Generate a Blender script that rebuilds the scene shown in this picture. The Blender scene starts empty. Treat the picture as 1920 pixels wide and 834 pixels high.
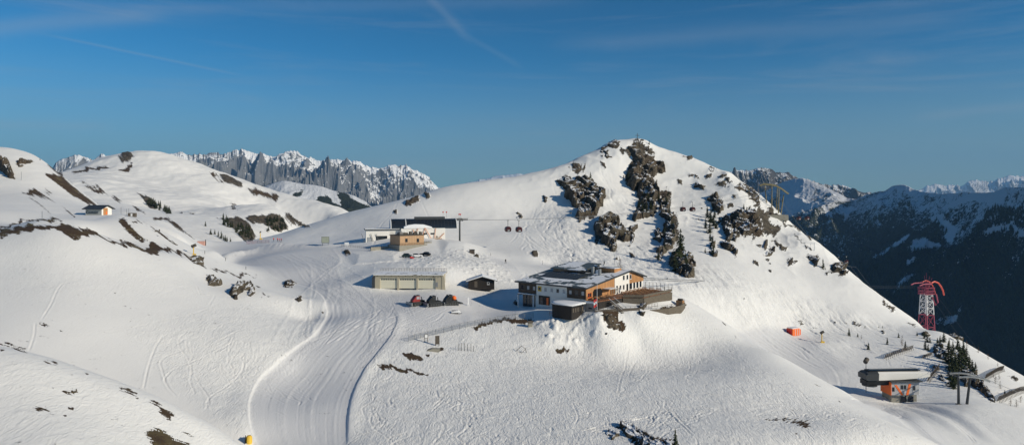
import bpy, bmesh, math, random
import numpy as np
from mathutils import Vector, Matrix

F, HZ, CX = 1297.0, 370.0, 960.0          # focal length and eye level in photograph pixels
rng = np.random.default_rng(7)
random.seed(7)
scene = bpy.context.scene
COL = scene.collection
R = math.radians
SUN_EL, SUN_AZ = 23.0, (0.90, -0.43)      # sun elevation, horizontal direction towards the sun

# ------------------------------------------------------------------ noise
_tab = rng.random((256, 256)).astype(np.float32)
def vnoise(x, y):
    xi = np.floor(x).astype(np.int64); yi = np.floor(y).astype(np.int64)
    fx = (x-xi); fy = (y-yi)
    fx = fx*fx*fx*(fx*(fx*6-15)+10); fy = fy*fy*fy*(fy*(fy*6-15)+10)
    a = _tab[xi & 255, yi & 255]; b = _tab[(xi+1) & 255, yi & 255]
    c = _tab[xi & 255, (yi+1) & 255]; d = _tab[(xi+1) & 255, (yi+1) & 255]
    return (a+(b-a)*fx)*(1-fy)+(c+(d-c)*fx)*fy
def fbm(x, y, oct=5, gain=.5, lac=2.03, seed=0.0):
    s = 0; a = 1; t = 0
    x = x+seed*17.3; y = y+seed*9.1
    for i in range(oct):
        s = s+a*vnoise(x, y); t += a; a *= gain
        x, y = x*lac*.8-y*lac*.6+3.1, x*lac*.6+y*lac*.8+7.7
    return s/t*2-1
def ridged(x, y, oct=5, gain=.55, lac=2.07, seed=0.0):
    s = 0; a = 1; t = 0; w = 1
    x = x+seed*17.3; y = y+seed*9.1
    for i in range(oct):
        n = 1-np.abs(vnoise(x, y)*2-1); n = n*n
        s = s+a*n*w; t += a; a *= gain; w = np.clip(n*1.6, 0, 1)
        x, y = x*lac*.8-y*lac*.6+3.1, x*lac*.6+y*lac*.8+7.7
    return s/t
def blocks(x, y, seed=0.0):              # fractured rock: tilted facets, one per jittered cell
    best = np.full(x.shape, 1e9); out = np.zeros(x.shape)
    xi = np.floor(x).astype(int); yi = np.floor(y).astype(int); s_ = int(seed)
    for i in (-1, 0, 1):
        for j in (-1, 0, 1):
            cx, cy = xi+i, yi+j; jx = _tab[cx & 255, (cy+s_) & 255]; jy = _tab[(cx+91+s_) & 255, cy & 255]
            dx = x-cx-jx; dy = y-cy-jy; d = dx*dx+dy*dy; m = d < best; best = np.where(m, d, best)
            v = _tab[(cx+37) & 255, (cy+s_*3) & 255]; tx = _tab[(cx+11+s_) & 255, (cy+5) & 255]-.5; ty = _tab[(cx+71) & 255, (cy+29+s_) & 255]-.5
            out = np.where(m, v+(tx*dx+ty*dy)*1.3, out)
    return out
def smooth(a, b, x):
    t = np.clip((x-a)/(b-a), 0, 1); return t*t*(3-2*t)

# ------------------------------------------------------------------ object helpers
def link(o, parent=None):
    COL.objects.link(o)
    if parent is not None: o.parent = parent
    return o
def props(o, label=None, cat=None, group=None, kind=None):
    if label: o['label'] = label
    if cat: o['category'] = cat
    if group: o['group'] = group
    if kind: o['kind'] = kind
    return o
def thing(name, label, cat, loc=(0, 0, 0), rz=0, group=None):
    o = bpy.data.objects.new(name, None); o.empty_display_size = .5
    link(o); o.location = loc; o.rotation_euler = (0, 0, rz)
    return props(o, label, cat, group)
def np_mesh(name, verts, quads, mat=None, smooth_shade=True, parent=None):
    me = bpy.data.meshes.new(name)
    verts = np.asarray(verts, dtype=np.float32); quads = np.asarray(quads, dtype=np.int32)
    n = quads.shape[1]
    me.vertices.add(len(verts)); me.vertices.foreach_set('co', verts.ravel())
    me.loops.add(quads.size); me.loops.foreach_set('vertex_index', quads.ravel())
    me.polygons.add(len(quads)); me.polygons.foreach_set('loop_start', np.arange(0, quads.size, n, dtype=np.int32))
    me.update(calc_edges=True)
    if smooth_shade: me.polygons.foreach_set('use_smooth', np.ones(len(quads), dtype=bool))
    if mat: me.materials.append(mat)
    return link(bpy.data.objects.new(name, me), parent)
def grid_quads(nr, nc):
    i = np.arange(nr-1)[:, None]*nc+np.arange(nc-1)[None, :]
    return np.stack([i, i+1, i+nc+1, i+nc], -1).reshape(-1, 4)
def attr(o, name, vals):
    a = o.data.attributes.new(name, 'FLOAT', 'POINT'); a.data.foreach_set('value', np.asarray(vals, dtype=np.float32).ravel())

# ------------------------------------------------------------------ pixel <-> place
def P(px, py, Y):
    return ((px-CX)/F*Y, Y, (HZ-py)/F*Y)
def inpoly(px, py, poly):
    poly = np.asarray(poly, float); ins = np.zeros(px.shape, bool); n = len(poly)
    for i in range(n):
        x0, y0 = poly[i]; x1, y1 = poly[(i+1) % n]
        if y0 == y1: continue
        c = ((y0 > py) != (y1 > py)) & (px < (x1-x0)*(py-y0)/(y1-y0)+x0)
        ins ^= c
    return ins
def polydist(px, py, pts, closed=True):
    pts = np.asarray(pts, float); d = np.full(px.shape, 1e9); n = len(pts)
    for i in range(n if closed else n-1):
        a = pts[i]; b = pts[(i+1) % n]; ab = b-a; L = (ab**2).sum()+1e-9
        t = np.clip(((px-a[0])*ab[0]+(py-a[1])*ab[1])/L, 0, 1)
        d = np.minimum(d, (px-a[0]-t*ab[0])**2+(py-a[1]-t*ab[1])**2)
    return np.sqrt(d)
def catmull(pts, step):
    pts = np.asarray(pts, float)
    p = np.vstack([2*pts[0]-pts[1], pts, 2*pts[-1]-pts[-2]]); out = []
    for i in range(1, len(p)-2):
        L = np.linalg.norm(p[i+1]-p[i]); n = max(2, int(L/step))
        t = np.linspace(0, 1, n, endpoint=False)[:, None]
        out.append(.5*((2*p[i])+(-p[i-1]+p[i+1])*t+(2*p[i-1]-5*p[i]+4*p[i+1]-p[i+2])*t**2+(-p[i-1]+3*p[i]-3*p[i+1]+p[i+2])*t**3))
    out.append(p[-2][None]); return np.vstack(out)

# ------------------------------------------------------------------ materials
def mat_new(name):
    m = bpy.data.materials.new(name); m.use_nodes = True
    nt = m.node_tree; bs = nt.nodes['Principled BSDF']; return m, nt, bs
def N(nt, t, **kw):
    n = nt.nodes.new(t)
    for k, v in kw.items():
        if k in n.inputs: n.inputs[k].default_value = v
        else: setattr(n, k, v)
    return n
def mth(nt, op, a, b=None, clamp=False):
    n = nt.nodes.new('ShaderNodeMath'); n.operation = op; n.use_clamp = clamp
    for i, v in enumerate((a, b)):
        if v is None: continue
        if isinstance(v, (int, float)): n.inputs[i].default_value = v
        else: nt.links.new(v, n.inputs[i])
    return n.outputs[0]
def mixc(nt, f, a, b):
    n = nt.nodes.new('ShaderNodeMix'); n.data_type = 'RGBA'
    for i, v in ((0, f), (6, a), (7, b)):
        if isinstance(v, (int, float)): n.inputs[i].default_value = v
        elif isinstance(v, tuple): n.inputs[i].default_value = (*v, 1)
        else: nt.links.new(v, n.inputs[i])
    return n.outputs[2]
def sstep(nt, v, a, b):
    n = nt.nodes.new('ShaderNodeMapRange'); n.interpolation_type = 'SMOOTHSTEP'
    nt.links.new(v, n.inputs['Value']); n.inputs['From Min'].default_value = a; n.inputs['From Max'].default_value = b
    return n.outputs['Result']
def noise_n(nt, vec, scale, detail=4, rough=.5, dist=0):
    n = N(nt, 'ShaderNodeTexNoise', Scale=scale, Detail=detail, Roughness=rough, Distortion=dist)
    if vec is not None: nt.links.new(vec, n.inputs['Vector'])
    return n.outputs['Fac']
def geo_pos(nt): return nt.nodes.new('ShaderNodeNewGeometry')
_pm = {}
def paint(name, rgb, rough=.6, metal=0, var=.12, scale=3.0, bump=0.0, spec=.4):
    if name in _pm: return _pm[name]
    m, nt, bs = mat_new(name)
    tc = nt.nodes.new('ShaderNodeTexCoord')
    f = noise_n(nt, tc.outputs['Object'], scale, 5, .6)
    c = mixc(nt, f, tuple(x*(1-var) for x in rgb), tuple(min(1, x*(1+var)) for x in rgb))
    nt.links.new(c, bs.inputs['Base Color'])
    bs.inputs['Roughness'].default_value = rough; bs.inputs['Metallic'].default_value = metal
    bs.inputs['Specular IOR Level'].default_value = spec
    if bump:
        b = N(nt, 'ShaderNodeBump', Strength=bump, Distance=.05); nt.links.new(f, b.inputs['Height']); nt.links.new(b.outputs[0], bs.inputs['Normal'])
    _pm[name] = m; return m
def planks(name, rgb, pitch=.25, axis='X', var=.35, rough=.75, groove=True):
    if name in _pm: return _pm[name]
    m, nt, bs = mat_new(name)
    tc = nt.nodes.new('ShaderNodeTexCoord'); sp = nt.nodes.new('ShaderNodeSeparateXYZ'); nt.links.new(tc.outputs['Object'], sp.inputs[0])
    if axis == 'XY': v = mth(nt, 'ADD', sp.outputs['X'], sp.outputs['Y'])
    else: v = sp.outputs[axis]
    d = mth(nt, 'DIVIDE', v, pitch); fl = mth(nt, 'FLOOR', d); fr = mth(nt, 'FRACT', d)
    wn = nt.nodes.new('ShaderNodeTexWhiteNoise'); wn.noise_dimensions = '1D'; nt.links.new(fl, wn.inputs['W'])
    n2 = noise_n(nt, tc.outputs['Object'], 1.3, 6, .7)
    c = mixc(nt, wn.outputs['Value'], tuple(x*(1-var) for x in rgb), tuple(min(1, x*(1+var)) for x in rgb))
    c = mixc(nt, mth(nt, 'MULTIPLY', n2, .5), c, tuple(x*.5 for x in rgb))
    if groove:
        g = mth(nt, 'LESS_THAN', fr, .1); c = mixc(nt, g, c, tuple(x*.3 for x in rgb))
    nt.links.new(c, bs.inputs['Base Color']); bs.inputs['Roughness'].default_value = rough
    _pm[name] = m; return m
def sc_attr(nt, name):
    a = nt.nodes.new('ShaderNodeAttribute'); a.attribute_name = name; return a.outputs['Fac']

def rock_color(nt, pos, dark=1.0):
    n1 = noise_n(nt, pos, .22, 8, .72, .6); n2 = noise_n(nt, pos, 1.1, 8, .75, .4)
    w = nt.nodes.new('ShaderNodeTexWave'); w.inputs['Scale'].default_value = .35; w.inputs['Distortion'].default_value = 9; w.inputs['Detail'].default_value = 5
    mp = nt.nodes.new('ShaderNodeMapping'); mp.inputs['Rotation'].default_value = (.5, .7, .3); nt.links.new(pos, mp.inputs[0]); nt.links.new(mp.outputs[0], w.inputs[0])
    k = dark
    c = mixc(nt, sstep(nt, n1, .35, .65), (.055*k, .046*k, .036*k), (.19*k, .16*k, .118*k))
    c = mixc(nt, mth(nt, 'MULTIPLY', sstep(nt, n2, .45, .75), .7), c, (.03*k, .027*k, .024*k))
    c = mixc(nt, mth(nt, 'MULTIPLY', sstep(nt, noise_n(nt, pos, .5, 6, .7), .55, .7), .55), c, (.14*k, .125*k, .065*k))
    c = mixc(nt, mth(nt, 'MULTIPLY', sstep(nt, noise_n(nt, pos, .09, 4, .6), .5, .62), .35), c, (.11*k, .07*k, .045*k))
    return c, n2, w.outputs['Fac']

def snow_material():
    m, nt, bs = mat_new('alpine_snow')
    g = geo_pos(nt); pos = g.outputs['Position']
    # snow
    n0 = noise_n(nt, pos, .02, 4, .5); n1 = noise_n(nt, pos, .9, 6, .62, .8)
    snow = mixc(nt, n0, (.81, .805, .79), (.87, .86, .84))
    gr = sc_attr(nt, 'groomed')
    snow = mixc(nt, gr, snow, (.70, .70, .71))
    dirt = sc_attr(nt, 'dirty')
    dn = sstep(nt, noise_n(nt, pos, .8, 8, .75), .50, .68)
    snow = mixc(nt, mth(nt, 'MULTIPLY', dirt, mth(nt, 'MULTIPLY', dn, .6)), snow, (.27, .24, .21))
    # rock and turf, edges broken up by fractal noise
    e1 = noise_n(nt, pos, .55, 10, .78); e2 = noise_n(nt, pos, 2.6, 6, .8)
    br = mth(nt, 'ADD', mth(nt, 'MULTIPLY', mth(nt, 'SUBTRACT', e1, .5), 2.7), mth(nt, 'MULTIPLY', mth(nt, 'SUBTRACT', e2, .5), 1.2))
    rk = sstep(nt, mth(nt, 'ADD', sc_attr(nt, 'rock'), br), .44, .54)
    so = sstep(nt, mth(nt, 'ADD', sc_attr(nt, 'soil'), br), .44, .54)
    rc, rn, wv = rock_color(nt, pos, .8)
    s1 = noise_n(nt, pos, 1.7, 8, .75); s2 = noise_n(nt, pos, .2, 4, .6)
    sc_ = mixc(nt, s1, (.028, .017, .011), (.12, .078, .045)); sc_ = mixc(nt, sstep(nt, s2, .5, .7), sc_, (.15, .12, .06))
    c = mixc(nt, so, snow, sc_); c = mixc(nt, rk, c, rc)
    nt.links.new(c, bs.inputs['Base Color'])
    bare = mth(nt, 'MAXIMUM', rk, so)
    ro = mth(nt, 'ADD', mth(nt, 'MULTIPLY', bare, .3), .6); nt.links.new(ro, bs.inputs['Roughness'])
    bs.inputs['Specular IOR Level'].default_value = .25
    # relief: fine wind ripples, tracked-out crust, groomed corduroy
    mp = N(nt, 'ShaderNodeMapping'); mp.inputs['Scale'].default_value = (1.0, .32, 1.0); mp.inputs['Rotation'].default_value = (0, 0, .5); nt.links.new(pos, mp.inputs[0])
    h1 = noise_n(nt, mp.outputs[0], 1.6, 7, .62, 1.2)
    rough_f = sc_attr(nt, 'rough')
    hh = mth(nt, 'MULTIPLY', h1, mth(nt, 'ADD', mth(nt, 'MULTIPLY', rough_f, .55), .10))
    lump = noise_n(nt, pos, 1.1, 5, .7)
    hh = mth(nt, 'ADD', hh, mth(nt, 'MULTIPLY', mth(nt, 'MULTIPLY', lump, dirt), .5))
    hh = mth(nt, 'ADD', hh, mth(nt, 'MULTIPLY', mth(nt, 'MULTIPLY', s1, bare), 1.2))
    b = N(nt, 'ShaderNodeBump', Strength=.85, Distance=.5); nt.links.new(hh, b.inputs['Height'])
    nt.links.new(b.outputs[0], bs.inputs['Normal'])
    return m

def cliff_material():
    m, nt, bs = mat_new('cliff_rock')
    g = geo_pos(nt); pos = g.outputs['Position']
    rc, rn, wv = rock_color(nt, pos, .95)
    nz = nt.nodes.new('ShaderNodeSeparateXYZ'); nt.links.new(g.outputs['Normal'], nz.inputs[0])
    up = mth(nt, 'ADD', nz.outputs['Z'], mth(nt, 'MULTIPLY', mth(nt, 'SUBTRACT', noise_n(nt, pos, .8, 8, .75), .5), .9))
    up = mth(nt, 'ADD', up, mth(nt, 'MULTIPLY', mth(nt, 'SUBTRACT', noise_n(nt, pos, .12, 3, .5), .5), .6))
    sn = sstep(nt, up, .80, .90)
    c = mixc(nt, sn, rc, (.83, .84, .86)); nt.links.new(c, bs.inputs['Base Color'])
    bs.inputs['Roughness'].default_value = .9; bs.inputs['Specular IOR Level'].default_value = .2
    hh = mth(nt, 'ADD', mth(nt, 'MULTIPLY', rn, 1.2), mth(nt, 'MULTIPLY', wv, .5))
    b = N(nt, 'ShaderNodeBump', Strength=.9, Distance=.7); nt.links.new(mth(nt, 'MULTIPLY', hh, mth(nt, 'SUBTRACT', 1.1, sn)), b.inputs['Height'])
    nt.links.new(b.outputs[0], bs.inputs['Normal'])
    return m
DU, DL = .0014, .0022
TRK = (480, 100, 170, 60, 40, 30)
# ------------------------------------------------------------------ terrain: control points (photo px, py, distance)
CP = [
 # groomed plateau and piste
 (740,452,300),(620,462,310),(500,458,345),(440,456,375),(400,470,330),(500,480,290),(560,505,250),(620,540,220),(760,541,221),(700,541,219),(825,543,217),
 (800,577,195),(700,580,195),(650,600,180),(740,600,182),(640,680,150),(600,760,128),(560,834,113),(660,834,113),(480,834,112),(660,470,292),(700,470,290),
 (560,470,300),(470,462,350),(380,480,300),(430,500,270),(500,525,235),(560,560,205),(580,600,188),(690,640,165),(900,590,198),(560,700,146),(500,740,133),
 # banks round the garage, station knoll
 (765,511,234),(700,512,232),(828,512,234),(840,505,238),(900,500,250),(870,480,275),(860,462,295),(780,478,276),(820,485,262),(700,490,262),(660,500,250),(640,520,238),
 (900,533,236),(880,548,222),(860,530,232),(930,535,236),(940,560,215),(960,575,206),(850,575,198),(950,520,246),(985,500,275),(955,490,292),(1040,497,300),(1000,520,258),
 (700,446,318),(830,448,322),(760,440,330),(865,455,332),(920,468,318),
 # lodge shelf and knoll in front
 (1000,581,196),(1050,583,192),(1098,586,188),(1180,566,199),(1215,565,200),(1245,561,206),(1262,555,211),(1277,558,215),(1290,563,219),(1119,584,187),(1060,592,187),(1060,570,205),(1150,567,194),(1100,540,235),(1000,598,190),(1060,600,186),
 (1120,602,182),(1150,583,190),(1202,577,193),(1240,572,200),(1202,592,187),(1268,574,206),
 (960,598,190),(900,606,186),(840,616,180),(780,632,172),(880,622,178),(960,620,182),(1040,625,180),(1100,640,180),(1200,640,184),
 (1350,603,206),(1450,663,186),(1550,722,166),(1620,766,155),(1700,806,145),(1745,834,139),
 (900,650,170),(750,645,164),(720,690,149),(800,700,148),(1000,700,155),(1200,700,160),(1400,710,156),(800,834,112),(680,834,112),(1000,834,112),(1200,834,113),
 (1400,834,116),(1500,780,137),(1600,834,124),(1300,640,190),(1000,760,132),(1250,770,133),
 # left dome
 (0,434,190),(60,424,195),(100,422,196),(150,433,198),(230,457,202),(300,470,205),(350,487,205),(385,512,204),(430,527,203),(500,545,200),(400,535,193),(460,555,186),(560,560,196),
 (590,575,193),(600,600,185),(0,500,165),(100,500,166),(200,510,170),(300,540,170),(0,560,148),(100,580,145),(250,610,147),(400,625,152),(500,655,150),(540,650,155),(0,630,131),
 (100,660,129),(200,700,126),(300,736,123),(420,790,116),(460,810,114),(350,680,138),(-200,430,185),(-200,560,145),(-400,420,180),
 # lower left knoll
 (0,650,90),(100,672,93),(200,706,96),(300,746,98),(400,797,99),(450,834,100),(0,740,78),(0,834,68),(150,760,82),(150,834,72),(300,834,83),(390,834,91),(-200,640,88),(-200,834,66),(250,780,86),
 (-400,640,86),(-400,834,66),
 # second ridge on the left and hut plateau
 (0,432,238),(75,411,242),(130,419,244),(180,411,247),(225,401,250),(252,412,250),(300,432,250),(350,462,255),(385,478,262),(300,455,225),(230,440,225),(150,425,222),(60,424,220),
 (175,402,325),(120,402,320),(260,403,340),(300,412,340),(330,425,345),(370,455,345),(410,455,400),(340,440,300),(60,395,310),(0,400,290),(-200,395,290),
 # third ridge on the left
 (0,372,360),(60,370,370),(120,380,370),(0,335,420),(50,330,430),(0,291,520),(40,292,512),(75,299,500),(95,314,480),(120,334,460),(150,360,440),(180,385,420),(205,400,400),
 (100,350,425),(-200,285,520),(-200,340,420),(-400,285,500),(-400,380,300),
 # middle mountain
 (262,281,1150),(235,287,1130),(200,299,1100),(165,314,1075),(145,323,1060),(310,286,1180),(350,297,1180),(400,316,1160),(470,349,1120),(520,375,1080),(580,400,1040),(612,416,1000),
 (300,350,1010),(250,350,930),(200,345,900),(400,375,940),(450,395,900),(330,400,800),(250,395,700),(400,415,720),(350,432,620),(440,440,640),(420,452,600),(500,440,730),
 (560,425,850),(520,400,900),(460,418,760),(380,430,640),(150,350,860),(60,330,900),(-100,330,900),(-300,320,900),
 # the rocky peak
 (1198,261,480),(1150,263,476),(1225,279,477),(1270,291,474),(1320,305,470),(1370,325,462),(1420,357,450),(1470,404,436),(1510,442,404),(1560,493,378),(1620,538,352),(1660,577,335),
 (1712,613,318),(1130,280,468),(1100,297,462),(1060,310,455),(1000,326,445),(950,334,440),(900,340,436),(830,352,432),(760,372,430),(700,388,428),(640,404,426),(580,425,424),(530,440,420),
 (560,452,350),(640,440,360),(760,410,370),(860,400,390),(860,430,358),(1000,400,400),(940,440,350),(1000,440,350),(1000,480,302),(1060,440,352),(1100,490,296),(1060,350,430),
 (1100,400,392),(1200,320,458),(1200,380,420),(1200,440,372),(1200,500,308),(1300,340,452),(1300,400,410),(1300,460,352),(1300,520,296),(1300,560,272),(1400,380,426),(1400,440,384),
 (1400,500,334),(1400,560,290),(1380,608,272),(1450,450,400),(1500,500,360),(1500,560,318),(1560,560,328),(1600,590,314),(1480,607,292),(1560,608,304),(1640,606,312),(1140,340,440),(1250,560,262),
 # lower station valley
 (1400,660,250),(1490,626,284),(1560,640,276),(1560,700,244),(1470,690,242),(1600,730,224),(1640,745,216),(1700,755,214),(1600,752,208),(1740,740,222),(1680,700,246),(1680,650,278),
 (1600,650,275),(1720,625,302),(1760,622,306),(1790,640,296),(1800,700,250),(1800,670,272),(1850,690,262),(1860,720,238),(1920,722,256),(1800,750,214),(1830,760,206),(1920,800,192),
 (1850,834,172),(1920,834,178),(1780,834,162),(1750,812,170),(1700,785,182),(1660,775,190),(1900,760,222),(2050,790,230),(2250,860,210),(2050,900,160),(2400,900,170),
]
# hidden ground behind crests: (px, z, distance)
HP = [
 (0,-28,112),(100,-30.5,112),(200,-34,112),(300,-36.5,110),(400,-39,106),(-200,-27,112),
 (0,-16,212),(100,-14.5,212),(200,-18,214),
 (75,-12,275),(200,-10,285),(0,-10,262),(300,-22,280),
 (0,10,620),(100,-15,600),(200,-30,540),(300,-40,480),(380,-46,460),(440,-47,470),(500,-50,500),(-200,10,620),(-400,10,620),(60,-12,720),(-200,-10,720),
 (560,-60,560),(640,-90,600),(520,-55,620),(640,-120,800),(600,-90,1000),(262,20,1380),(400,-10,1380),(100,0,1300),(-200,0,1300),(550,-80,1380),
 (700,-40,500),(900,-15,500),(1060,-10,520),(1198,15,530),(1300,5,530),(1400,-15,510),(1500,-60,490),(1600,-105,480),(1700,-130,460),
 (700,-120,640),(900,-90,640),(1100,-70,640),(1200,-60,640),(1400,-110,640),(1600,-180,640),(1800,-200,560),(1800,-120,420),(1920,-130,380),(1920,-230,560),
 (700,-220,900),(900,-220,900),(1200,-220,900),(1500,-260,900),(1800,-330,900),(2100,-330,900),(2100,-220,520),(2100,-140,360),(2400,-200,400),(2400,-300,900),
 (700,-330,1400),(1000,-360,1400),(1400,-400,1400),(1900,-430,1400),(2400,-430,1400),
 (500,-44,60),(900,-45,60),(1400,-46,60),(1900,-62,60),(2400,-70,60),(0,-22,55),(-400,-22,50),(1700,-58,110),(1900,-66,130),(2300,-75,110),(600,-42,85),(1000,-44,85),(1400,-45,90),
]
C = [((p-CX)/F, math.log(Y), (HZ-q)/F*Y) for p, q, Y in CP]+[((p-CX)/F, math.log(Y), z) for p, z, Y in HP]
C = np.array(C)
def _phi(r2): return .5*r2*np.log(r2+1e-12)
def tps_fit(c, lam=2e-4):
    n = len(c); d = ((c[:, None, :2]-c[None, :, :2])**2).sum(-1)
    K = _phi(d)+lam*np.eye(n); Q = np.c_[np.ones(n), c[:, :2]]
    A = np.block([[K, Q], [Q.T, np.zeros((3, 3))]])
    return np.linalg.solve(A, np.r_[c[:, 2], np.zeros(3)])
_w = tps_fit(C)
def tps(u, l):
    out = np.empty(u.shape).ravel(); uu = u.ravel(); ll = l.ravel()
    for s in range(0, len(uu), 20000):
        a = uu[s:s+20000, None]-C[None, :, 0]; b = ll[s:s+20000, None]-C[None, :, 1]
        out[s:s+20000] = _phi(a*a+b*b)@_w[:-3]+_w[-3]+_w[-2]*uu[s:s+20000]+_w[-1]*ll[s:s+20000]
    return out.reshape(u.shape)
Y0, Y1 = 50.0, 1400.0
U0, U1 = -.95, 1.02
NC = int((U1-U0)/DU)+1; NR = int(math.log(Y1/Y0)/DL)+1
gu = np.linspace(U0, U1, NC); gl = np.linspace(math.log(Y0), math.log(Y1), NR)
def cubic_up(A, xs, xd):                 # rows of A sampled at uniform xs -> xd
    t = (xd-xs[0])/(xs[1]-xs[0]); i = np.clip(np.floor(t).astype(int), 1, len(xs)-3); f = (t-i)[:, None]
    p0, p1, p2, p3 = A[i-1], A[i], A[i+1], A[i+2]
    return .5*(2*p1+(p2-p0)*f+(2*p0-5*p1+4*p2-p3)*f*f+(3*p1-p0-3*p2+p3)*f**3)
cu = np.linspace(U0-.02, U1+.02, 220); cl = np.linspace(gl[0]-.02, gl[-1]+.02, 330)
Zc = tps(*np.meshgrid(cu, cl))
Z = cubic_up(Zc, cl, gl); Z = cubic_up(Z.T.copy(), cu, gu).T.copy()
GU, GL = np.meshgrid(gu, gl); GY = np.exp(GL); GX = GU*GY
PX = CX+F*GU; PY0 = HZ-F*Z/GY
def height(x, y):                        # bilinear read of the finished height grid
    u = np.asarray(x, float)/np.asarray(y, float); l = np.log(np.asarray(y, float))
    a = np.clip((u-U0)/(gu[1]-gu[0]), 0, NC-1.001); b = np.clip((l-gl[0])/(gl[1]-gl[0]), 0, NR-1.001)
    i = a.astype(int); j = b.astype(int); fa = a-i; fb = b-j
    return (Z[j, i]*(1-fa)+Z[j, i+1]*fa)*(1-fb)+(Z[j+1, i]*(1-fa)+Z[j+1, i+1]*fa)*fb
def hit(px, py, ymin=0, ymax=1400):      # first ground point seen at a photo pixel
    k = (px-CX)/F; a = np.clip((k-U0)/(gu[1]-gu[0]), 0, NC-1.001); i = int(a); fa = a-i
    col = Z[:, i]*(1-fa)+Z[:, i+1]*fa; Yv = np.exp(gl)
    pyv = HZ-F*col/Yv
    ok = np.where((pyv <= py) & (Yv >= ymin) & (Yv <= ymax))[0]
    if len(ok) == 0: j = int(np.argmin(np.where((Yv >= ymin) & (Yv <= ymax), pyv, 1e9))); return Vector((k*Yv[j], Yv[j], col[j]))
    j = ok[0]
    if j > 0 and pyv[j-1] > py: t = (pyv[j-1]-py)/(pyv[j-1]-pyv[j]); Yh = Yv[j-1]+(Yv[j]-Yv[j-1])*t
    else: Yh = Yv[j]
    return Vector((k*Yh, Yh, float(height(k*Yh, Yh))))
def hits(pts, **kw): return [hit(*p, **kw) for p in pts]
# ------------------------------------------------------------------ relief, masks
def Z4(pts, ox, oy, s): return [(ox+x/s, oy+y/s) for x, y in pts]
def PA(*pts): return Z4(pts, 0, 250, 3.335)       # tracings made on enlargements of the photograph
def PB(*pts): return Z4(pts, 0, 440, 2.117)
def PC(*pts): return Z4(pts, 300, 250, 3.556)
def PK(*pts): return Z4(pts, 1000, 240, 2.978)
def PR(*pts): return Z4(pts, 1380, 330, 4.39)
def PV(*pts): return Z4(pts, 1300, 550, 2.937)
def PT(*pts): return Z4(pts, 1640, 590, 4.632)
def PM(*pts): return Z4(pts, 440, 440, 2.116)
A_ = {k: np.zeros_like(Z, dtype=np.float32) for k in ('rock', 'soil', 'groomed', 'dirty', 'rough')}
def region(poly, soft, y0=0, y1=1400, wob=0):
    poly = np.asarray(poly, float); x0, q0 = poly.min(0)-soft*2-2; x1, q1 = poly.max(0)+soft*2+2
    c0 = max(0, np.searchsorted(gu, (x0-CX)/F)-1); c1 = min(NC, np.searchsorted(gu, (x1-CX)/F)+1)
    r0 = max(0, np.searchsorted(gl, math.log(max(y0, Y0)))-1); r1 = min(NR, np.searchsorted(gl, math.log(y1))+1)
    sl = (slice(r0, r1), slice(c0, c1)); px = PX[sl]; py = PY0[sl]
    ok = (px >= x0) & (px <= x1) & (py >= q0) & (py <= q1)
    m = np.zeros(px.shape, np.float32)
    if ok.any():
        a, b = px[ok], py[ok]
        if wob: X_, Y_ = GX[sl][ok], (GY[sl]+Z[sl]*2)[ok]; k_ = Y_/210; a = a+fbm(X_/(2.4*k_), Y_/(2.4*k_), 5, gain=.65, seed=3)*wob; b = b+fbm(X_/(2.4*k_), Y_/(2.4*k_), 5, gain=.65, seed=8)*wob*.7
        d = polydist(a, b, poly); d[~inpoly(a, b, poly)] *= -1
        m[ok] = smooth(-soft, soft, d)
    return sl, m
def mask(name, poly, soft=2.0, y0=0, y1=1400, k=1.0, wob=0):
    sl, m = region(poly, soft, y0, y1, wob); A_[name][sl] = np.maximum(A_[name][sl], m*k)
PY0 = HZ-F*Z/GY
# --- groomed runs
PISTE = [(380,462),(470,458),(600,462),(690,470),(640,480),(632,505),(650,540),(700,548),(840,552),(975,575),(960,596),(880,606),(800,618),(750,640),(710,668),(680,700),(662,735),(652,780),(650,860),
         (490,860),(470,800),(467,755),(482,718),(515,685),(555,652),(592,625),(612,592),(606,560),(560,535),(500,512),(430,485)]
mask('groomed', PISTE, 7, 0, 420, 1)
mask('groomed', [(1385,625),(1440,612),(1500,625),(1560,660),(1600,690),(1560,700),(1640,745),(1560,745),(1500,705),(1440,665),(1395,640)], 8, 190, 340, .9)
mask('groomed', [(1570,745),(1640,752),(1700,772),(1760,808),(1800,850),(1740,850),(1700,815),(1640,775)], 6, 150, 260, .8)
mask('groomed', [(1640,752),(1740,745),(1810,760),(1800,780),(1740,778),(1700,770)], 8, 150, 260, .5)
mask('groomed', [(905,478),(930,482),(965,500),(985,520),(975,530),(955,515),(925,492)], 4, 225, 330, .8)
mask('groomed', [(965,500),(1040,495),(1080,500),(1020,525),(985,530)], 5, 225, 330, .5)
mask('dirty', [(840,470),(900,470),(960,510),(960,530),(900,520),(840,505),(760,500),(760,485)], 8, 225, 300, .55)
mask('dirty', [(1010,600),(1090,590),(1130,600),(1120,650),(1040,650)], 10, 150, 215, .3)
mask('dirty', [(690,470),(830,480),(830,505),(700,505)], 10, 225, 300, .25)
mask('rough', [(700,600),(1000,600),(1285,570),(1420,680),(1740,840),(1740,880),(660,880),(670,720)], 22, 50, 215, 1)
mask('rough', [(1020,380),(1100,420),(1700,620),(1400,615),(1290,560),(1010,490)], 20, 250, 480, .9)
mask('rough', [(600,470),(960,470),(980,560),(700,600),(600,560)], 15, 180, 330, .6)
mask('rough', [(250,620),(450,560),(600,560),(600,640),(470,740),(470,834),(330,720)], 25, 100, 215, .75)
mask('rough', [(-50,650),(200,690),(460,834),(-50,880)], 15, 60, 115, .45)
mask('rough', [(1500,610),(1900,700),(1920,834),(1600,740)], 15, 150, 340, .5)
mask('rough', [(0,420),(380,500),(380,560),(0,560)], 20, 120, 215, .3)

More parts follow.
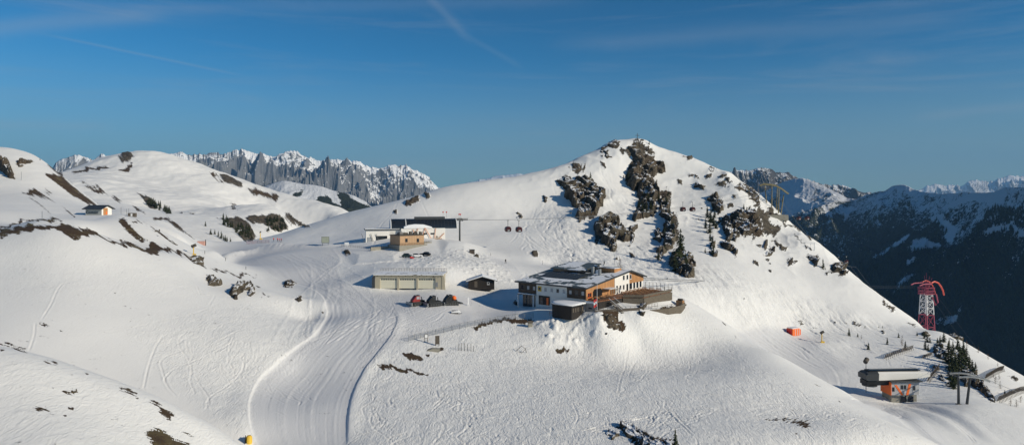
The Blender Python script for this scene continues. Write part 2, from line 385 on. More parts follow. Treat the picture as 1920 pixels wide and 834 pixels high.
# --- bare turf and rock lying nearly flush with the snow
SOIL = [
 PA((0,610),(120,580),(210,570),(350,565),(440,570),(520,600),(600,620),(700,665),(760,685),(850,700),(900,715),(960,690),(1000,715),(1060,730),(1130,745),(1190,780),(1240,800),(1280,834),(1200,815),(1150,770),(1060,745),(990,745),(940,745),(880,730),(800,715),(750,690),(660,660),(600,640),(520,635),(490,655),(450,640),(400,600),(350,580),(280,590),(200,605),(130,610),(60,635),(0,645)),
 PA((290,180),(350,200),(390,225),(370,240),(420,290),(490,350),(560,400),(605,440),(580,440),(520,415),(470,390),(400,340),(340,295),(280,265),(310,240),(370,250),(330,215)),
 PA((100,190),(150,160),(210,165),(190,190),(130,200)), PA((140,370),(220,355),(270,385),(345,435),(290,410),(230,385)),
 PA((190,400),(240,430),(320,500),(260,450)), PA((390,445),(440,480),(470,530),(420,490)), PA((285,340),(330,375),(300,360)),
 PA((740,545),(780,545),(830,600),(880,655),(930,680),(860,660),(790,600)), PA((840,540),(900,575),(840,560)), PA((1030,522),(1100,556),(1150,600),(1225,660),(1150,612),(1085,570)),
 PA((930,590),(1010,628),(1110,705),(1050,675),(990,640)), PA((960,530),(1040,518),(1060,530),(980,540)),
 PA((740,230),(800,200),(850,190),(820,225),(760,235)), PA((540,350),(620,360),(670,385),(600,375)), PA((690,390),(750,430),(710,415)), PA((830,460),(895,495),(860,490)),
 PA((0,590),(150,540),(260,525),(350,530),(390,550),(260,533),(150,550),(0,600)),
 PA((455,270),(540,225),(640,205),(680,215),(560,245),(470,280)),
 PA((600,360),(560,340),(520,330),(600,350)),
 PC((590,370),(640,380),(700,405),(780,440),(770,465),(700,430),(620,395)), PC((340,265),(380,285),(420,360),(380,330)), PC((340,270),(360,262),(380,290),(350,290)), PC((470,485),(520,500),(480,500)),
 PB((155,343),(205,365),(200,372),(160,355)), PB((236,376),(250,385),(240,385)), PB((255,620),(300,613),(300,628),(265,629)), PB((137,682),(185,685),(182,693),(145,691)), PB((270,683),(294,685),(290,693),(270,691)),
 PB((336,547),(354,552),(345,557)), PB((185,506),(235,513),(225,518),(190,511)), PB((470,615),(510,612),(547,635),(528,632),(500,620)), PB((528,645),(552,648),(545,654)),
 PB((593,663),(625,663),(642,685),(690,720),(680,737),(640,708),(620,680)), PB((575,785),(610,770),(632,772),(672,790),(682,815),(760,832),(700,850),(600,850),(600,805)),
 PB((0,436),(30,436),(105,458),(95,463),(30,443),(0,442)), PB((0,455),(18,457),(12,463),(0,461)), PB((730,775),(770,795),(760,800),(735,785)), PB((207,604),(218,606),(212,611)), PB((250,712),(264,713),(258,718)),
 PB((840,135),(880,138),(900,148),(860,145)), PB((900,140),(960,160),(1010,165),(960,168)), PB((0,0),(46,2),(30,8),(0,10)),
 PM((662,468),(700,466),(740,478),(745,490),(700,495),(672,483)), PM((570,518),(600,518),(660,530),(770,547),(765,553),(680,545),(580,528)), PM((940,365),(1040,343),(1165,335),(1190,342),(1160,352),(1050,352),(960,372)),
 PM((760,475),(775,474),(768,484)), PM((790,450),(825,448),(820,458),(795,460)), PM((345,312),(354,314),(350,320)), PM((88,205),(105,212),(95,214)), PM((118,243),(150,258),(140,256)),
 Z4([(225,325),(300,318),(316,325),(290,345),(240,345)], 960, 540, 2.835), Z4([(785,108),(840,102),(875,105),(820,117),(790,120)], 960, 540, 2.835), Z4([(900,97),(930,88),(925,96)], 960, 540, 2.835),
 PV((415,682),(470,685),(560,692),(630,705),(645,745),(590,720),(540,700),(440,692)), PV((555,765),(575,766),(565,776)), PV((665,492),(700,510),(690,508)), PV((800,588),(815,595),(810,600)),
 Z4([(560,735),(600,722),(640,730),(660,750),(700,758),(725,785),(780,798),(850,812),(860,870),(700,870),(665,830),(615,790)], 960, 540, 2.835), Z4([(478,150),(500,130),(540,136),(562,165),(592,195),(596,228),(560,226),(520,220),(500,190)], 960, 540, 2.835), PV((160,160),(175,168),(178,182)), PV((570,157),(608,158),(590,165)), PV((655,183),(672,190),(662,192)), PV((222,232),(240,245),(232,244)),
]
SMALL_ROCK = [
 PK((800,280),(825,290),(830,312),(805,305)), PK((865,252),(905,263),(915,278),(885,270)), PK((945,268),(985,263),(993,285),(960,290)),
 PK((1020,306),(1070,303),(1088,325),(1045,330)), PK((1040,268),(1065,260),(1078,282),(1050,290)), PK((1068,290),(1100,283),(1105,303),(1075,305)), PK((1085,425),(1115,420),(1120,440),(1095,445)),
 PK((1290,640),(1305,628),(1313,660),(1300,682),(1283,670)), PK((1340,620),(1380,648),(1415,680),(1408,707),(1370,665)), PK((1228,733),(1255,748),(1262,772),(1235,757)), PK((1308,793),(1330,800),(1325,814)),
 PK((1412,745),(1440,733),(1468,750),(1440,767),(1420,770)), PK((1268,598),(1290,603),(1285,618)), PK((1115,380),(1140,385),(1130,400)), PK((535,695),(560,700),(565,720),(550,725)), PK((370,195),(395,200),(402,230),(385,215)),
 PK((375,150),(390,152),(385,165)), PK((735,325),(745,322),(745,335)), PK((715,380),(725,378),(722,390)), PK((195,465),(215,468),(210,480)), PK((690,360),(720,350),(760,355),(750,400),(725,395)),
 PK((1250,650),(1275,655),(1265,665)), PK((870,150),(880,170),(850,180),(840,160)), PR((480,400),(530,428),(575,465),(560,475),(510,440)), PR((575,480),(600,490),(622,535),(600,520)),
 PR((490,470),(520,540),(560,570),(540,560),(505,530)), PR((560,570),(590,590),(580,605)), PR((590,570),(620,610),(610,615)), PR((695,760),(715,755),(720,775)), PR((740,795),(765,800),(755,820)), PR((340,540),(400,590),(390,600),(350,560)),
 PR((370,380),(480,410),(470,420),(380,395)), PR((250,240),(420,360),(410,380),(260,300)), PC((1550,515),(1578,508),(1577,538),(1555,535)), PC((1750,395),(1800,383),(1812,412),(1780,437)),
 PV((820,165),(850,168),(840,175)), PV((770,165),(790,160),(780,170)), PV((880,155),(920,165),(900,175)), PV((1025,205),(1060,215),(1050,222)), PV((940,272),(975,300),(960,298)), PV((1190,165),(1230,175),(1210,180)),
 PV((1100,80),(1090,95),(1060,60),(1040,40),(1060,50)), PV((1740,450),(1790,475),(1785,490),(1750,470)), PT((395,180),(440,150),(470,190),(430,200)),
 PM((425,65),(450,60),(462,75),(440,82)), PM((195,190),(215,184),(245,200),(205,202)), PM((238,250),(258,245),(268,258),(255,266)), PM((948,85),(970,85),(965,95)),
 PC((400,285),(440,285),(480,305),(555,350),(550,380),(500,370),(430,345)), PA((760,140),(820,110),(850,150),(830,180),(780,170)), PA((1550,345),(1601,370),(1601,395)), PA((835,355),(900,385),(965,405),(1000,440),(940,450),(900,410)),
 PC((700,540),(740,527),(790,540),(830,590),(850,640),(790,665),(740,650),(710,600)), PC((580,560),(640,545),(700,535),(740,600),(720,622),(640,610)), PC((820,545),(880,570),(985,620),(930,630),(870,610)),
 PC((410,565),(480,548),(550,570),(600,620),(640,700),(600,715),(540,690),(520,650),(560,640),(460,610)), PC((130,530),(160,525),(155,545)), PC((190,530),(230,528),(225,538)),
 PC((1630,480),(1640,445),(1700,415),(1705,460),(1650,480)),
 Z4([(265,20),(310,10),(320,55),(300,75),(275,55)], 950, 470, 5.486),
]
for p in SOIL: mask('soil', p, 4.0 if np.ptp(np.array(p)[:, 0]) > 12 else 2.2, wob=13 if np.ptp(np.array(p)[:, 0]) > 12 else 3)
for p in SMALL_ROCK: mask('rock', p, 3.5 if np.ptp(np.array(p)[:, 0]) > 12 else 2.2, wob=12 if np.ptp(np.array(p)[:, 0]) > 12 else 4)
# scattered stones high on the peak
for i in range(90):
    px = rng.uniform(1120, 1640); py = rng.uniform(330, 560); s = rng.uniform(.8, 2.2)
    if fbm(np.array([px/45]), np.array([py/45]), 3)[0] < .12 or py < 262+abs(px-1198)*.62+22 or px > 1420 and py > 520: continue
    mask('rock', [(px-s, py-s*.6), (px+s*.8, py-s), (px+s*1.3, py+s*.7), (px-s*.3, py+s)], .9, 200, 520)

# --- broad relief
wx, wy = GX, GY
amp = np.clip(GY/220, .3, 3)
face = smooth(300, 400, GY)*smooth(620, 520, GY)*smooth(-.05, .12, GU)
Z += fbm(wx/38, wy/38, 4)*.35*amp*(1-A_['groomed'])
Z += fbm(wx/9, wy/9, 4, seed=3)*.10*amp*(1-A_['groomed']*.7)
Z += face*(ridged(wx/46, (wy+Z*1.2)/70, 5, seed=5)-.4)*3.2
mid = smooth(650, 850, GY); Z += mid*(fbm(wx/120, wy/120, 5, seed=8)*9)*smooth(1400, 1300, GY)
Z += A_['rough']*(fbm(wx/2.6, wy/2.6, 4, seed=11)*.10+fbm(wx/.9, wy/.9, 3, seed=12)*.035)
Z += A_['rough']*smooth(250, 280, wy)*smooth(.0, .1, GU)*(fbm(wx/1.7, wy/7, 4, seed=13)*.34+fbm(wx/4.5, wy/5, 3, seed=14)*.35)
lump = A_['dirty']; Z += lump*np.maximum(0, fbm(wx/1.3, wy/1.3, 4, seed=21))*1.1
bare = np.maximum(A_['rock'], A_['soil']*.45)
Z += smooth(.2, 1, bare)*(.25+ridged(wx/3.1, (wy+Z)/3.1, 5, seed=31)*1.1)*np.clip(bare, 0, 1)*np.clip(GY/300, .35, 1.6)

# --- stamped lines (ski tracks, grooming edges); profile in metres across the line
def stamp(xy, prof, half, along=.15):
    xy = np.asarray(xy, float)
    if len(xy) < 3: return
    t = np.gradient(xy, axis=0); t /= np.linalg.norm(t, axis=1)[:, None]+1e-9; nrm = np.c_[-t[:, 1], t[:, 0]]
    Ym = xy[:, 1].mean(); st = max(.04, Ym*(gu[1]-gu[0])*.5)
    offs = np.arange(-half, half+st, st)
    q = xy[:, None, :]+nrm[:, None, :]*offs[None, :, None]
    v = np.broadcast_to(prof(offs)[None, :], q.shape[:2])
    ends = np.minimum(1, np.minimum(np.arange(len(xy)), np.arange(len(xy))[::-1])/(8 if half < 2.5 else 60))[:, None]; v = v*ends*(1+(.9 if half < 2 else .12)*fbm(xy[:, 0]/1.1, xy[:, 1]/1.1, 3, seed=77))[:, None]
    i = np.rint((q[..., 0]/q[..., 1]-U0)/(gu[1]-gu[0])).astype(int); j = np.rint((np.log(np.maximum(q[..., 1], 1))-gl[0])/(gl[1]-gl[0])).astype(int)
    ok = (i >= 0) & (i < NC) & (j >= 0) & (j < NR)
    D = np.zeros(0)
    key = j[ok]*NC+i[ok]; val = v[ok]; o = np.argsort(key, kind='stable'); key = key[o]; val = val[o]
    u_, s_ = np.unique(key, return_index=True); c_ = np.diff(np.r_[s_, len(key)])
    Z.ravel()[u_] += np.add.reduceat(val, s_)/c_
def world_line(pts, step=.12, **kw):
    w = np.array([hit(x, y, **kw)[:2] for x, y in pts]); return catmull(w, step)
groove = lambda w, d: (lambda o: -d*np.exp(-(o/w)**2)+d*.55*np.exp(-((np.abs(o)-w*1.9)/w)**2))
ridge = lambda w, h: (lambda o: h*np.exp(-(o/w)**2))
Z = np.ascontiguousarray(Z)
# edges of the run, then two plateau swells shaped for their shade
L_EDGE = [(440,486),(500,510),(555,532),(600,552),(611,575),(612,592),(592,625),(555,652),(515,685),(482,718),(467,755),(470,800),(492,845)]
R_EDGE = [(655,482),(640,500),(655,535),(700,560),(742,590),(735,625),(705,665),(682,695),(663,735),(653,780),(651,845)]
le = world_line(L_EDGE, .15, ymax=420); re_ = world_line(R_EDGE, .15, ymax=420)
stamp(le[len(le)//3:], lambda o: .26*smooth(.12, -.08, o)*smooth(-4.5, -.4, o)+.06*np.exp(-((o+.1)/.15)**2), 4.5)
stamp(re_[int(len(re_)*.52):], lambda o: .27*smooth(-.15, .12, o)*smooth(3.0, .4, o), 3.0)
stamp(world_line([(392,481),(430,483),(480,474),(560,466),(640,460)], .3, ymin=230, ymax=420), ridge(3.5, 1.9), 8)  # added swell; its side away from the sun makes the blue shade band
stamp(world_line([(440,468),(520,462),(600,457)], .3, ymin=250, ymax=420), ridge(3.0, 1.3), 7)  # second swell added for the shade band farther back
# lengthwise grooming passes
nA = 260
def resamp(l, n):
    d = np.r_[0, np.cumsum(np.linalg.norm(np.diff(l, axis=0), axis=1))]; s = np.linspace(0, d[-1], n)
    return np.c_[np.interp(s, d, l[:, 0]), np.interp(s, d, l[:, 1])]
la, ra = resamp(le, nA), resamp(re_, nA)
for k in range(150):
    t = rng.uniform(.02, .98); a = int(rng.integers(0, 190)); b = int(min(nA, a+rng.integers(50, 120)))
    base = (la*(1-t)+ra*t)[a:b]
    if len(base) > 24: w_ = rng.uniform(.07, .16); stamp(catmull(base[::8], .12), ridge(w_, rng.choice([-1, 1])*rng.uniform(.012, .03)), w_*2.2)
for k in range(34):
    t = rng.uniform(.03, .97); a = int(rng.integers(0, 150)); b = int(min(nA, a+rng.integers(60, 200)))
    base = la*(1-t)+ra*t; base = base[a:b]+rng.normal(0, .25, 2)
    c = catmull(base[::8], .15) if len(base) > 30 else None
    if c is None: continue
    w_ = rng.uniform(.12, .5); h_ = rng.uniform(-.045, .045)
    stamp(c, ridge(w_, h_), w_*2.2)
for k in range(26):                                     # passes that sweep across the plateau towards the run
    x0 = rng.uniform(400, 640); y0 = rng.uniform(466, 480); x1 = rng.uniform(560, 720); x2 = x1+rng.uniform(-60, 30)
    pts = [(x0, y0), ((x0+x1)/2+rng.uniform(0, 40), (y0+530)/2-rng.uniform(0, 12)), (x1, rng.uniform(530, 560)), (x2, 640)]
    stamp(world_line(pts, .2, ymax=420), ridge(rng.uniform(.15, .5), rng.uniform(-.07, .08)), 1.2)
for k in range(16):                                     # turns in front of the garage
    x0 = rng.uniform(700, 860); pts = [(x0, rng.uniform(572, 590)), (x0-rng.uniform(20, 90), rng.uniform(592, 606)), (x0-rng.uniform(80, 150), rng.uniform(612, 650))]
    stamp(world_line(pts, .2, ymax=260), groove(rng.uniform(.15, .3), rng.uniform(.04, .12)), 1)
# lower valley pistes
for a_, b_ in (([(1395,622),(1440,655),(1500,700),(1560,740)], [(1480,618),(1560,650),(1620,690),(1600,740)]),):
    la_, lb_ = resamp(world_line(a_, .3, ymin=195, ymax=340), 60), resamp(world_line(b_, .3, ymin=195, ymax=340), 60)
    for k in range(22):
        t = rng.uniform(0, 1); stamp(catmull((la_*(1-t)+lb_*t)[::6], .2), ridge(rng.uniform(.2, .5), rng.uniform(-.05, .05)), 1.5)
for dx, wd, dp in [(0, 2.2, .32), (66, 2.0, .38)]+[(float(q), float(rng.uniform(.12, .3)), float(rng.uniform(.03, .08))) for q in np.r_[rng.uniform(-12, 12, 6), rng.uniform(54, 80, 6)]]:
    pts = [(1600+dx*.4, 748+abs(dx)*.05), (1655+dx*.7, 765-dx*.1), (1705+dx, 795-dx*.28), (1745+dx*1.1, 830-dx*.35), (1762+dx*1.15, 850-dx*.35)]
    stamp(world_line(pts, .15, ymin=150, ymax=260), groove(wd, dp), wd*3)
# traced tracks on the left dome and the knoll
TR = [PB((165,335),(200,280),(230,215),(260,190),(330,178)), PB((570,610),(590,520),(620,440),(650,400)), PB((1010,320),(900,350),(760,385),(712,410),(715,450),(745,490),(760,540),(755,580),(775,630)),
 PB((1010,360),(850,430),(700,465),(640,500),(645,540),(665,600),(700,640)), PB((1010,390),(900,440),(720,520),(660,560),(655,590)), PB((780,560),(790,590),(825,640),(830,680)), PB((970,470),(960,540),(900,600),(830,650),(820,690)),
 PB((60,180),(150,185),(190,200)), PB((115,460),(135,400),(140,350)), PB((240,400),(400,390),(520,370),(640,340),(760,315),(850,285)), PB((780,200),(800,240),(850,240),(830,280)),
 PM((780,700),(850,640),(830,670)), PM((690,290),(700,310),(706,325)), PM((615,245),(630,290),(660,350)),
 Z4([(665,380),(640,420),(620,475)], 960, 540, 2.835), Z4([(710,400),(722,430),(690,480),(640,497)], 960, 540, 2.835), Z4([(320,605),(345,660),(350,695),(330,725)], 960, 540, 2.835), Z4([(385,640),(413,665),(385,700)], 960, 540, 2.835),
 Z4([(860,655),(895,700),(960,765)], 960, 540, 2.835), Z4([(820,640),(870,700),(964,790)], 960, 540, 2.835), Z4([(915,320),(945,380),(940,450)], 960, 540, 2.835), Z4([(505,680),(520,745)], 960, 540, 2.835), Z4([(620,300),(600,420),(560,560)], 960, 540, 2.835) ,
 PM((445,740),(0,0),(0,0))[:0]]
for p in TR:
    if len(p) >= 2: stamp(world_line(p, .12, ymax=300), groove(.15, .09), .6)
stamp(world_line([(1195,395),(1240,420)], .3), groove(.3, .2), .8)
for p in ([(870,462),(930,458),(955,455),(968,443),(975,430)], [(996,425),(1010,400),(1030,385),(1050,360)], [(1045,385),(1060,420),(1075,450),(1100,490)], [(1035,380),(1050,420),(1062,450),(1085,495)],
          [(700,460),(710,430),(735,400),(745,380)], [(790,378),(800,400),(808,420)], [(880,475),(960,510),(985,512),(975,530)], [(1035,335),(1040,360),(1052,385)], [(955,500),(1000,505),(1010,520),(990,530)]):
    stamp(world_line(p, .3, ymin=225, ymax=480), groove(.4, .10), 1.6)
# random tracked-out squiggles running down the fall line
gZy, gZx = np.gradient(Z); 
def downhill(px, py, n, wig, turn, step=.35, **kw):
    p = hit(px, py, **kw); x, y = p.x, p.y; out = []; ph = rng.uniform(0, 6); head = None
    for s in range(n):
        e = 1.5; z0 = height(x, y); sx = (height(x+e, y)-height(x-e, y))/(2*e); sy = (height(x, y+e)-height(x, y-e))/(2*e)
        g = -np.array([float(sx), float(sy)]); g /= np.linalg.norm(g)+1e-6
        a = math.atan2(g[1], g[0])+wig*math.sin(ph+s*step/turn)
        x += math.cos(a)*step; y += math.sin(a)*step; out.append((x, y))
        if y < Y0+3: break
    return np.array(out)
def scatter_tracks(n, poly, length, wig, turn, w_, d_, **kw):
    poly = np.array(poly, float); k = 0
    while k < n:
        x = rng.uniform(*sorted((poly[:, 0].min(), poly[:, 0].max()))); y = rng.uniform(poly[:, 1].min(), poly[:, 1].max())
        if not inpoly(np.array([x]), np.array([y]), poly)[0]: continue
        k += 1; t = downhill(x, y, int(rng.uniform(.4, 1)*length/.35), rng.uniform(*wig), rng.uniform(*turn), **kw)
        if len(t) < 6: continue
        c = catmull(t[::3], .12); wd = rng.uniform(*w_); stamp(c, groove(wd, rng.uniform(*d_)), wd*3.2)
scatter_tracks(TRK[0], [(700,640),(1000,615),(1180,650),(1300,620),(1600,780),(1700,834),(670,834),(690,720)], 26, (.4, 1.4), (1.6, 5), (.10, .2), (.02, .085), ymax=215)
scatter_tracks(TRK[1], [(480,600),(580,580),(590,620),(480,720),(455,780),(420,700),(330,640)], 20, (.3, .9), (2, 6), (.10, .18), (.02, .07), ymax=215)
scatter_tracks(TRK[2], [(1080,440),(1250,530),(1380,500),(1560,560),(1640,600),(1400,600),(1280,555),(1060,490)], 40, (.05, .35), (3, 8), (.25, .5), (.06, .18), ymin=250, ymax=480)
scatter_tracks(TRK[3], [(1020,360),(1060,400),(1100,480),(1010,480),(960,440)], 40, (.05, .4), (3, 8), (.3, .5), (.08, .2), ymin=280, ymax=480)
scatter_tracks(TRK[4], [(1120,300),(1160,330),(1190,480),(1120,420)], 30, (.05, .4), (3, 8), (.3, .6), (.1, .25), ymin=280, ymax=500)
scatter_tracks(TRK[5], [(1560,620),(1750,640),(1760,700),(1640,700)], 18, (.2, .8), (1.5, 4), (.15, .3), (.06, .14), ymin=200, ymax=340)
# ploughed heap below the lodge
sl, m = region([(1005,605),(1060,590),(1130,592),(1135,625),(1085,650),(1020,645)], 9, 150, 215)
Z[sl] += m*(.25+np.maximum(0, fbm(wx[sl]/1.7, wy[sl]/1.7, 4, seed=41))*1.0)
for poly, h_, y0, y1 in (([(655,475),(700,468),(745,478),(740,490),(670,492)], 1.5, 255, 300), ([(830,452),(870,448),(905,462),(870,474),(835,468)], 1.6, 265, 320), ([(690,535),(703,520),(715,530),(700,545)], .0, 200, 230),
                         ([(868,588),(905,580),(975,592),(960,598),(880,600)], .5, 180, 205), ([(1100,590),(1150,578),(1180,588),(1120,606)], .9, 180, 205)):
    sl, m = region(poly, 13, y0, y1); Z[sl] += m*h_*.8

for n_, a_ in A_.items(): pass
snow = snow_material()
ter = np_mesh('snow_terrain', np.stack([GX, GY, Z], -1).reshape(-1, 3), grid_quads(NR, NC), snow); props(ter, kind='structure')
# ------------------------------------------------------------------ mesh kit
class MB:
    def __init__(s): s.v = []; s.f = []
    def add(s, vs, fs):
        b = len(s.v); s.v += [tuple(map(float, q)) for q in vs]; s.f += [tuple(b+i for i in f) for f in fs]; return s
    def box(s, x0, x1, y0, y1, z0, z1):
        return s.add([(x0,y0,z0),(x1,y0,z0),(x1,y1,z0),(x0,y1,z0),(x0,y0,z1),(x1,y0,z1),(x1,y1,z1),(x0,y1,z1)],
                     [(0,3,2,1),(4,5,6,7),(0,1,5,4),(1,2,6,5),(2,3,7,6),(3,0,4,7)])
    def prism(s, poly, axis, a, b):          # closed outline swept along an axis: 'x': pts (y,z), 'y': pts (x,z), 'z': pts (x,y)
        n = len(poly)
        mk = {'x': lambda p, t: (t, p[0], p[1]), 'y': lambda p, t: (p[0], t, p[1]), 'z': lambda p, t: (p[0], p[1], t)}[axis]
        return s.add([mk(p, a) for p in poly]+[mk(p, b) for p in poly], [tuple(range(n)), tuple(range(2*n-1, n-1, -1))]+[(i, i+n, (i+1) % n+n, (i+1) % n) for i in range(n)])
    def tube(s, pts, r, n=6):
        pts = [Vector(p) for p in pts]; rs = r if isinstance(r, (list, tuple)) else [r]*len(pts); vs = []; fs = []
        for i, p in enumerate(pts):
            d = (pts[min(i+1, len(pts)-1)]-pts[max(i-1, 0)]).normalized()
            a = d.cross(Vector((0, 0, 1)) if abs(d.z) < .9 else Vector((1, 0, 0))).normalized(); b = d.cross(a)
            for k in range(n): t = 2*math.pi*k/n; vs.append(p+(a*math.cos(t)+b*math.sin(t))*rs[i])
        for i in range(len(pts)-1):
            for k in range(n): k2 = (k+1) % n; fs.append((i*n+k, i*n+k2, (i+1)*n+k2, (i+1)*n+k))
        fs.append(tuple(range(n-1, -1, -1))); fs.append(tuple(range((len(pts)-1)*n, len(pts)*n)))
        return s.add(vs, fs)
    def ball(s, c, r, sc=(1, 1, 1), n=10, m=7):
        vs = []; fs = []
        for j in range(m+1):
            a = math.pi*j/m
            for i in range(n): b = 2*math.pi*i/n; vs.append((c[0]+r*sc[0]*math.sin(a)*math.cos(b), c[1]+r*sc[1]*math.sin(a)*math.sin(b), c[2]+r*sc[2]*math.cos(a)))
        for j in range(m):
            for i in range(n): fs.append((j*n+i, (j+1)*n+i, (j+1)*n+(i+1) % n, j*n+(i+1) % n))
        return s.add(vs, fs)
    def loft(s, rings):
        n = len(rings[0]); vs = [p for r in rings for p in r]; fs = []
        for i in range(len(rings)-1):
            for k in range(n): k2 = (k+1) % n; fs.append((i*n+k, i*n+k2, (i+1)*n+k2, (i+1)*n+k))
        fs.append(tuple(range(n-1, -1, -1))); fs.append(tuple(range((len(rings)-1)*n, len(rings)*n)))
        return s.add(vs, fs)
    def build(s, name, mat, parent=None, smooth_=False, bevel=0):
        me = bpy.data.meshes.new(name); me.from_pydata(s.v, [], s.f); me.validate()
        bm = bmesh.new(); bm.from_mesh(me); bmesh.ops.recalc_face_normals(bm, faces=bm.faces); bm.to_mesh(me); bm.free()
        if smooth_: me.polygons.foreach_set('use_smooth', [True]*len(me.polygons))
        me.materials.append(mat); o = link(bpy.data.objects.new(name, me), parent)
        if bevel: b = o.modifiers.new('bevel', 'BEVEL'); b.width = bevel; b.segments = 2; b.limit_method = 'ANGLE'
        return o
def B(*a): return MB().box(*a)
def T(pts, r, n=6): return MB().tube(pts, r, n)
def copy_tree(o, parent=None):
    c = o.copy(); COL.objects.link(c); c.parent = parent
    for ch in list(o.children): copy_tree(ch, c)
    return c
def place_copy(src, used, loc, rz=0, sc=1.0, label=None, group=None):
    o = src if not used else copy_tree(src)
    o.location = loc; o.rotation_euler = (0, 0, rz); o.scale = (sc,)*3 if not isinstance(sc, tuple) else sc
    if label: o['label'] = label
    if group: o['group'] = group
    return o
class Frame:                                     # building frame: origin and turn; reads photo pixels on its wall planes
    def __init__(s, O, rz): s.O = Vector(O); s.rz = rz; s.c = math.cos(rz); s.s = math.sin(rz)
    def _ray(s, px, py):
        k = (px-CX)/F; d = Vector((k, 1, (HZ-py)/F)); o = -s.O
        return Vector((o.x*s.c+o.y*s.s, -o.x*s.s+o.y*s.c, o.z)), Vector((d.x*s.c+d.y*s.s, -d.x*s.s+d.y*s.c, d.z))
    def front(s, px, py, y=0): o, d = s._ray(px, py); t = (y-o.y)/d.y; return o.x+d.x*t, o.z+d.z*t
    def side(s, px, py, x=0): o, d = s._ray(px, py); t = (x-o.x)/d.x; return o.y+d.y*t, o.z+d.z*t
    def flat(s, px, py, z=0): o, d = s._ray(px, py); t = (z-o.z)/d.z; return o.x+d.x*t, o.y+d.y*t
    def at(s, x, y, z): return Vector((s.O.x+x*s.c-y*s.s, s.O.y+x*s.s+y*s.c, s.O.z+z))
# materials
m_black = paint('black_metal', (.012, .013, .015), .45, .3); m_dgrey = paint('dark_grey_metal', (.06, .065, .07), .5, .4); m_steel = paint('galvanised_steel', (.32, .33, .34), .45, .6)
m_white = paint('white_render', (.78, .76, .72), .85, var=.05, scale=.6); m_wpaint = paint('white_painted_metal', (.72, .73, .74), .5, var=.05); m_conc = paint('weathered_concrete', (.27, .255, .215), .9, var=.25, scale=.8)
m_garage = paint('beige_concrete', (.42, .38, .29), .9, var=.12, scale=.5); m_gdoor = paint('cream_sectional_door', (.68, .65, .52), .6, var=.04)
m_orange = paint('orange_paint', (.85, .17, .03), .5, var=.08); m_red = paint('red_paint', (.62, .03, .025), .45, var=.1); m_dred = paint('dark_red_paint', (.20, .018, .02), .3, var=.1)
m_yellow = paint('yellow_paint', (.72, .46, .05), .55, var=.1); m_glass = paint('dark_window_glass', (.018, .022, .028), .12, 0, .3, 1.2, spec=.6); m_pale = paint('pale_window_glass', (.34, .36, .38), .2, 0, .3, 1.5, spec=.6)
m_snow = paint('settled_snow', (.84, .85, .87), .8, var=.03, scale=.8, bump=.6, spec=.2); m_wood = planks('weathered_larch_boards', (.085, .058, .040), .22, 'XY'); m_woodh = planks('honey_larch_boards', (.50, .25, .10), .25, 'XY', .2)
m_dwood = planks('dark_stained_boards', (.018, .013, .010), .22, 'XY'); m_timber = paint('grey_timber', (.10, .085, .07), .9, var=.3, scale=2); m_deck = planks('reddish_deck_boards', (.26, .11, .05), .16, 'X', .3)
m_pinkw = planks('pale_kiosk_boards', (.52, .33, .19), .2, 'XY', .18); m_rubber = paint('black_rubber', (.02, .02, .02), .8); m_bronze = paint('olive_steel', (.24, .21, .12), .6, .3, .25)
m_stone = paint('dry_stone_wall', (.13, .11, .085), .95, var=.6, scale=2.5, bump=1); m_skin = paint('skin', (.55, .36, .27), .6)
